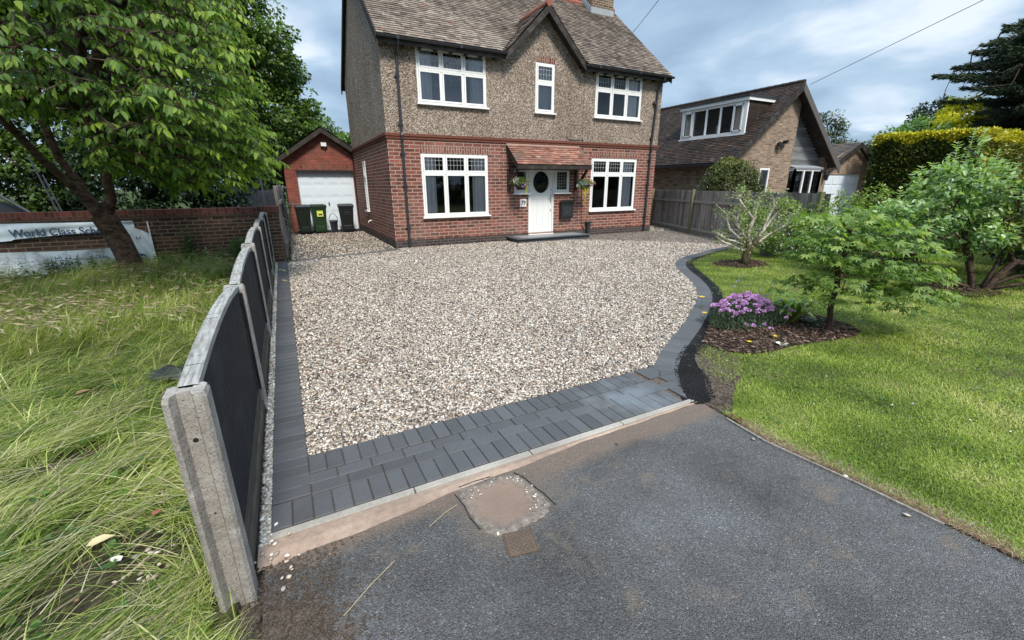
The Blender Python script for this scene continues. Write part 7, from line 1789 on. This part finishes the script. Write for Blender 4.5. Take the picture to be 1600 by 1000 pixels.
# standing hay with seed heads near the wall
x, y, dist = fieldxy(64000, 6.2, 11.4, .8, -40, -2); dens = vnoise(x, y, 1.8, 6); k = (RNG.uniform(0, 1, len(x)) < np.clip(.25 + dens + .35 * (x < -2.2), 0.03, .8)); x, y = x[k], y[k]; n = len(x)
azs = R_(20) + RNG.normal(0, .9, n)
blades('hay_stems', x, y, np.zeros(n), RNG.uniform(.28, .60, n) * (.7 + .08 * (y - 5)), .0055, azs, R_(84) * RNG.uniform(.75, 1, n), R_(15) * RNG.uniform(-1, 1.8, n), 5, m_long, .50 + .28 * vnoise(x, y, 2.0, 17) + RNG.normal(0, .2, n), 'tall standing seeding grass in front of the brick wall')
m3 = 2900; x, y = x[:m3], y[:m3]; azs = azs[:m3]; n = len(x); L = RNG.uniform(.35, .62, n); e0 = R_(84) * RNG.uniform(.8, 1, n); e1 = R_(10) * RNG.uniform(-2, 2, n)
segs = 5; hx = np.zeros(n); hz = np.zeros(n)
for q_ in range(segs):
    el = e0 + (e1 - e0) * (q_ + .5) / segs; hx += np.cos(el) * L / segs; hz += np.sin(el) * L / segs
blades('seed_stalks', x, y, np.zeros(n), L, .0038, azs, e0, e1, 5, m_straw, RNG.uniform(0, 1, n), 'thin straw coloured stalks of the seeding grass')
el = e1; tipP = np.stack([x + np.cos(azs) * hx, y + np.sin(azs) * hx, hz], 1); dv = np.stack([np.cos(azs) * np.cos(el), np.sin(azs) * np.cos(el), np.sin(el) - .3], 1)
tag(leaves('seed_heads', np.repeat(tipP, 3, 0), np.repeat(dv, 3, 0) + rdir(n * 3) * .18, rdir(n * 3), RNG.uniform(.06, .14, n * 3), m_straw, None, RNG.uniform(.0, .9, n * 3), KITE, .12), 'pale blond seed heads nodding over the rough grass', 'seed heads', kind='stuff')
# nettles and weeds by the wall
def weeds(label, c, r_, n, h, group='weed clumps by the brick wall'):
    t = thing('weed_clump', label, 'weeds', (c[0], c[1], 0), group); P, Dd_, U_ = [], [], []; a = MB()
    for _ in range(n):
        x = c[0] + RNG.normal() * r_[0] * .5; y = c[1] + RNG.normal() * r_[1] * .5; hh = h * RNG.uniform(.5, 1.1); lean = RNG.normal(size=2) * .08
        y = min(y, 10.93)
        a.tube([(x, y, 0), (x + lean[0], y + lean[1], hh)], .003, 4)
        for k in range(int(hh / .045)):
            f = (k + 1) / int(hh / .045 + 1)
            for s_ in (0, 3.14): P.append((x + lean[0] * f, y + lean[1] * f, hh * f)); Dd_.append((math.cos(k * 1.57 + s_), math.sin(k * 1.57 + s_), -.2)); U_.append((0, 0, 1))
    a.build('stems', m_nettle, t); leaves('leaves', np.array(P), np.array(Dd_) + RNG.normal(size=(len(P), 3)) * .2, np.array(U_, float), RNG.uniform(.04, .085, len(P)), m_nettle, t, None, OVAL, .9)
weeds('tall thin weeds climbing the brick wall midway between the banner pole and the fence', (-1.85, 10.85), (.16, .05), 10, .85)
weeds('weeds massed against the wall just left of the fence end', (-.95, 10.6), (.28, .2), 40, .62)
weeds('low nettles at the foot of the wall right of the white pole', (-2.1, 10.5), (.35, .2), 30, .50)
weeds('nettles round the foot of the leaning tree', (-2.9, 10.3), (.35, .2), 30, .42)
weeds('broad green patch of nettles in the middle of the rough grass', (-1.3, 8.6), (.7, .8), 130, .30)
weeds('leafy weeds crowding the far panels of the fence', (-.75, 7.4), (.16, 1.0), 60, .34)
weeds('dark green weeds in front of the dirty low banner', (-3.7, 10.5), (.6, .2), 46, .45)
# odds and ends in the grass
DB = thing('black_rag', 'crumpled black rag or bin liner lying in the grass beside the fence', 'rag', (-1.05, 4.4, 0))
n = 16; V, F = [], []
a = MB(); cloth(a, lambda s_, t: (-1.22 + .34 * s_ + .03 * math.sin(t * 9), 4.25 + .26 * t + .03 * math.sin(s_ * 8), .10 + .07 * math.sin(s_ * 3.1) * math.sin(t * 3.1) + .012 * math.sin(s_ * 17 + t * 11)), 16, 12); a.build('cloth', m_black, DB, smooth=True)
def dead(x, y, z, s_, lb_, col, az_):
    m_ = plain('dead_leaf_' + 'abcdefgh'[len([o for o in D.objects if o.name.startswith('dead_leaf')])], col, .7, .3, var=.25, scale=20)
    tag(leaves('dead_leaf', np.array([[x, y, z]]), np.array([[math.cos(az_), math.sin(az_), .1]]), np.array([[.1, .1, 1.]]), s_, m_, None, None, OVAL, 1.1), lb_, 'leaf', 'dead leaves in the rough grass')
dead(-1.64, 4.20, .12, .10, 'long brown dead leaf on the flattened grass left of the black rag', (.22, .13, .07), .6)
dead(-1.02, 2.26, .09, .10, 'large cream coloured dead leaf nearest the bare patch', (.55, .45, .25), .3)
dead(-.80, 2.36, .09, .05, 'reddish brown curled leaf by the bare patch close to the post', (.25, .09, .06), .9)
dead(-.86, 2.10, .08, .06, 'small white papery leaf near the post', (.6, .55, .48), 2.4)
n = 46; x = RNG.normal(-.75, .14, n); y = RNG.normal(2.1, .15, n); x = np.minimum(x, -.5)
tag(stones('stray_pebbles', x, y, np.full(n, .012), RNG.uniform(.007, .015, n), m_stone, rnd=RNG.uniform(.3, 1, n)), 'stray pale pebbles in the bare patch of the rough grass', 'pebbles', kind='stuff')
# unseen trees and hedge added behind the camera to reflect dark in the panes
bush('hedge', 'dark unseen hedge and trees added behind the viewer for reflections in the panes', 'hedge', (6, -18, 0), [(-4, -18, 2.2, 5, 1.5, 2.6), (5, -18, 2.0, 5, 1.5, 2.4), (14, -18, 2.4, 5, 1.5, 2.8), (23, -17, 2.2, 5, 1.5, 2.6)], 260, 60, .9, .5, m_darkleaf, None)
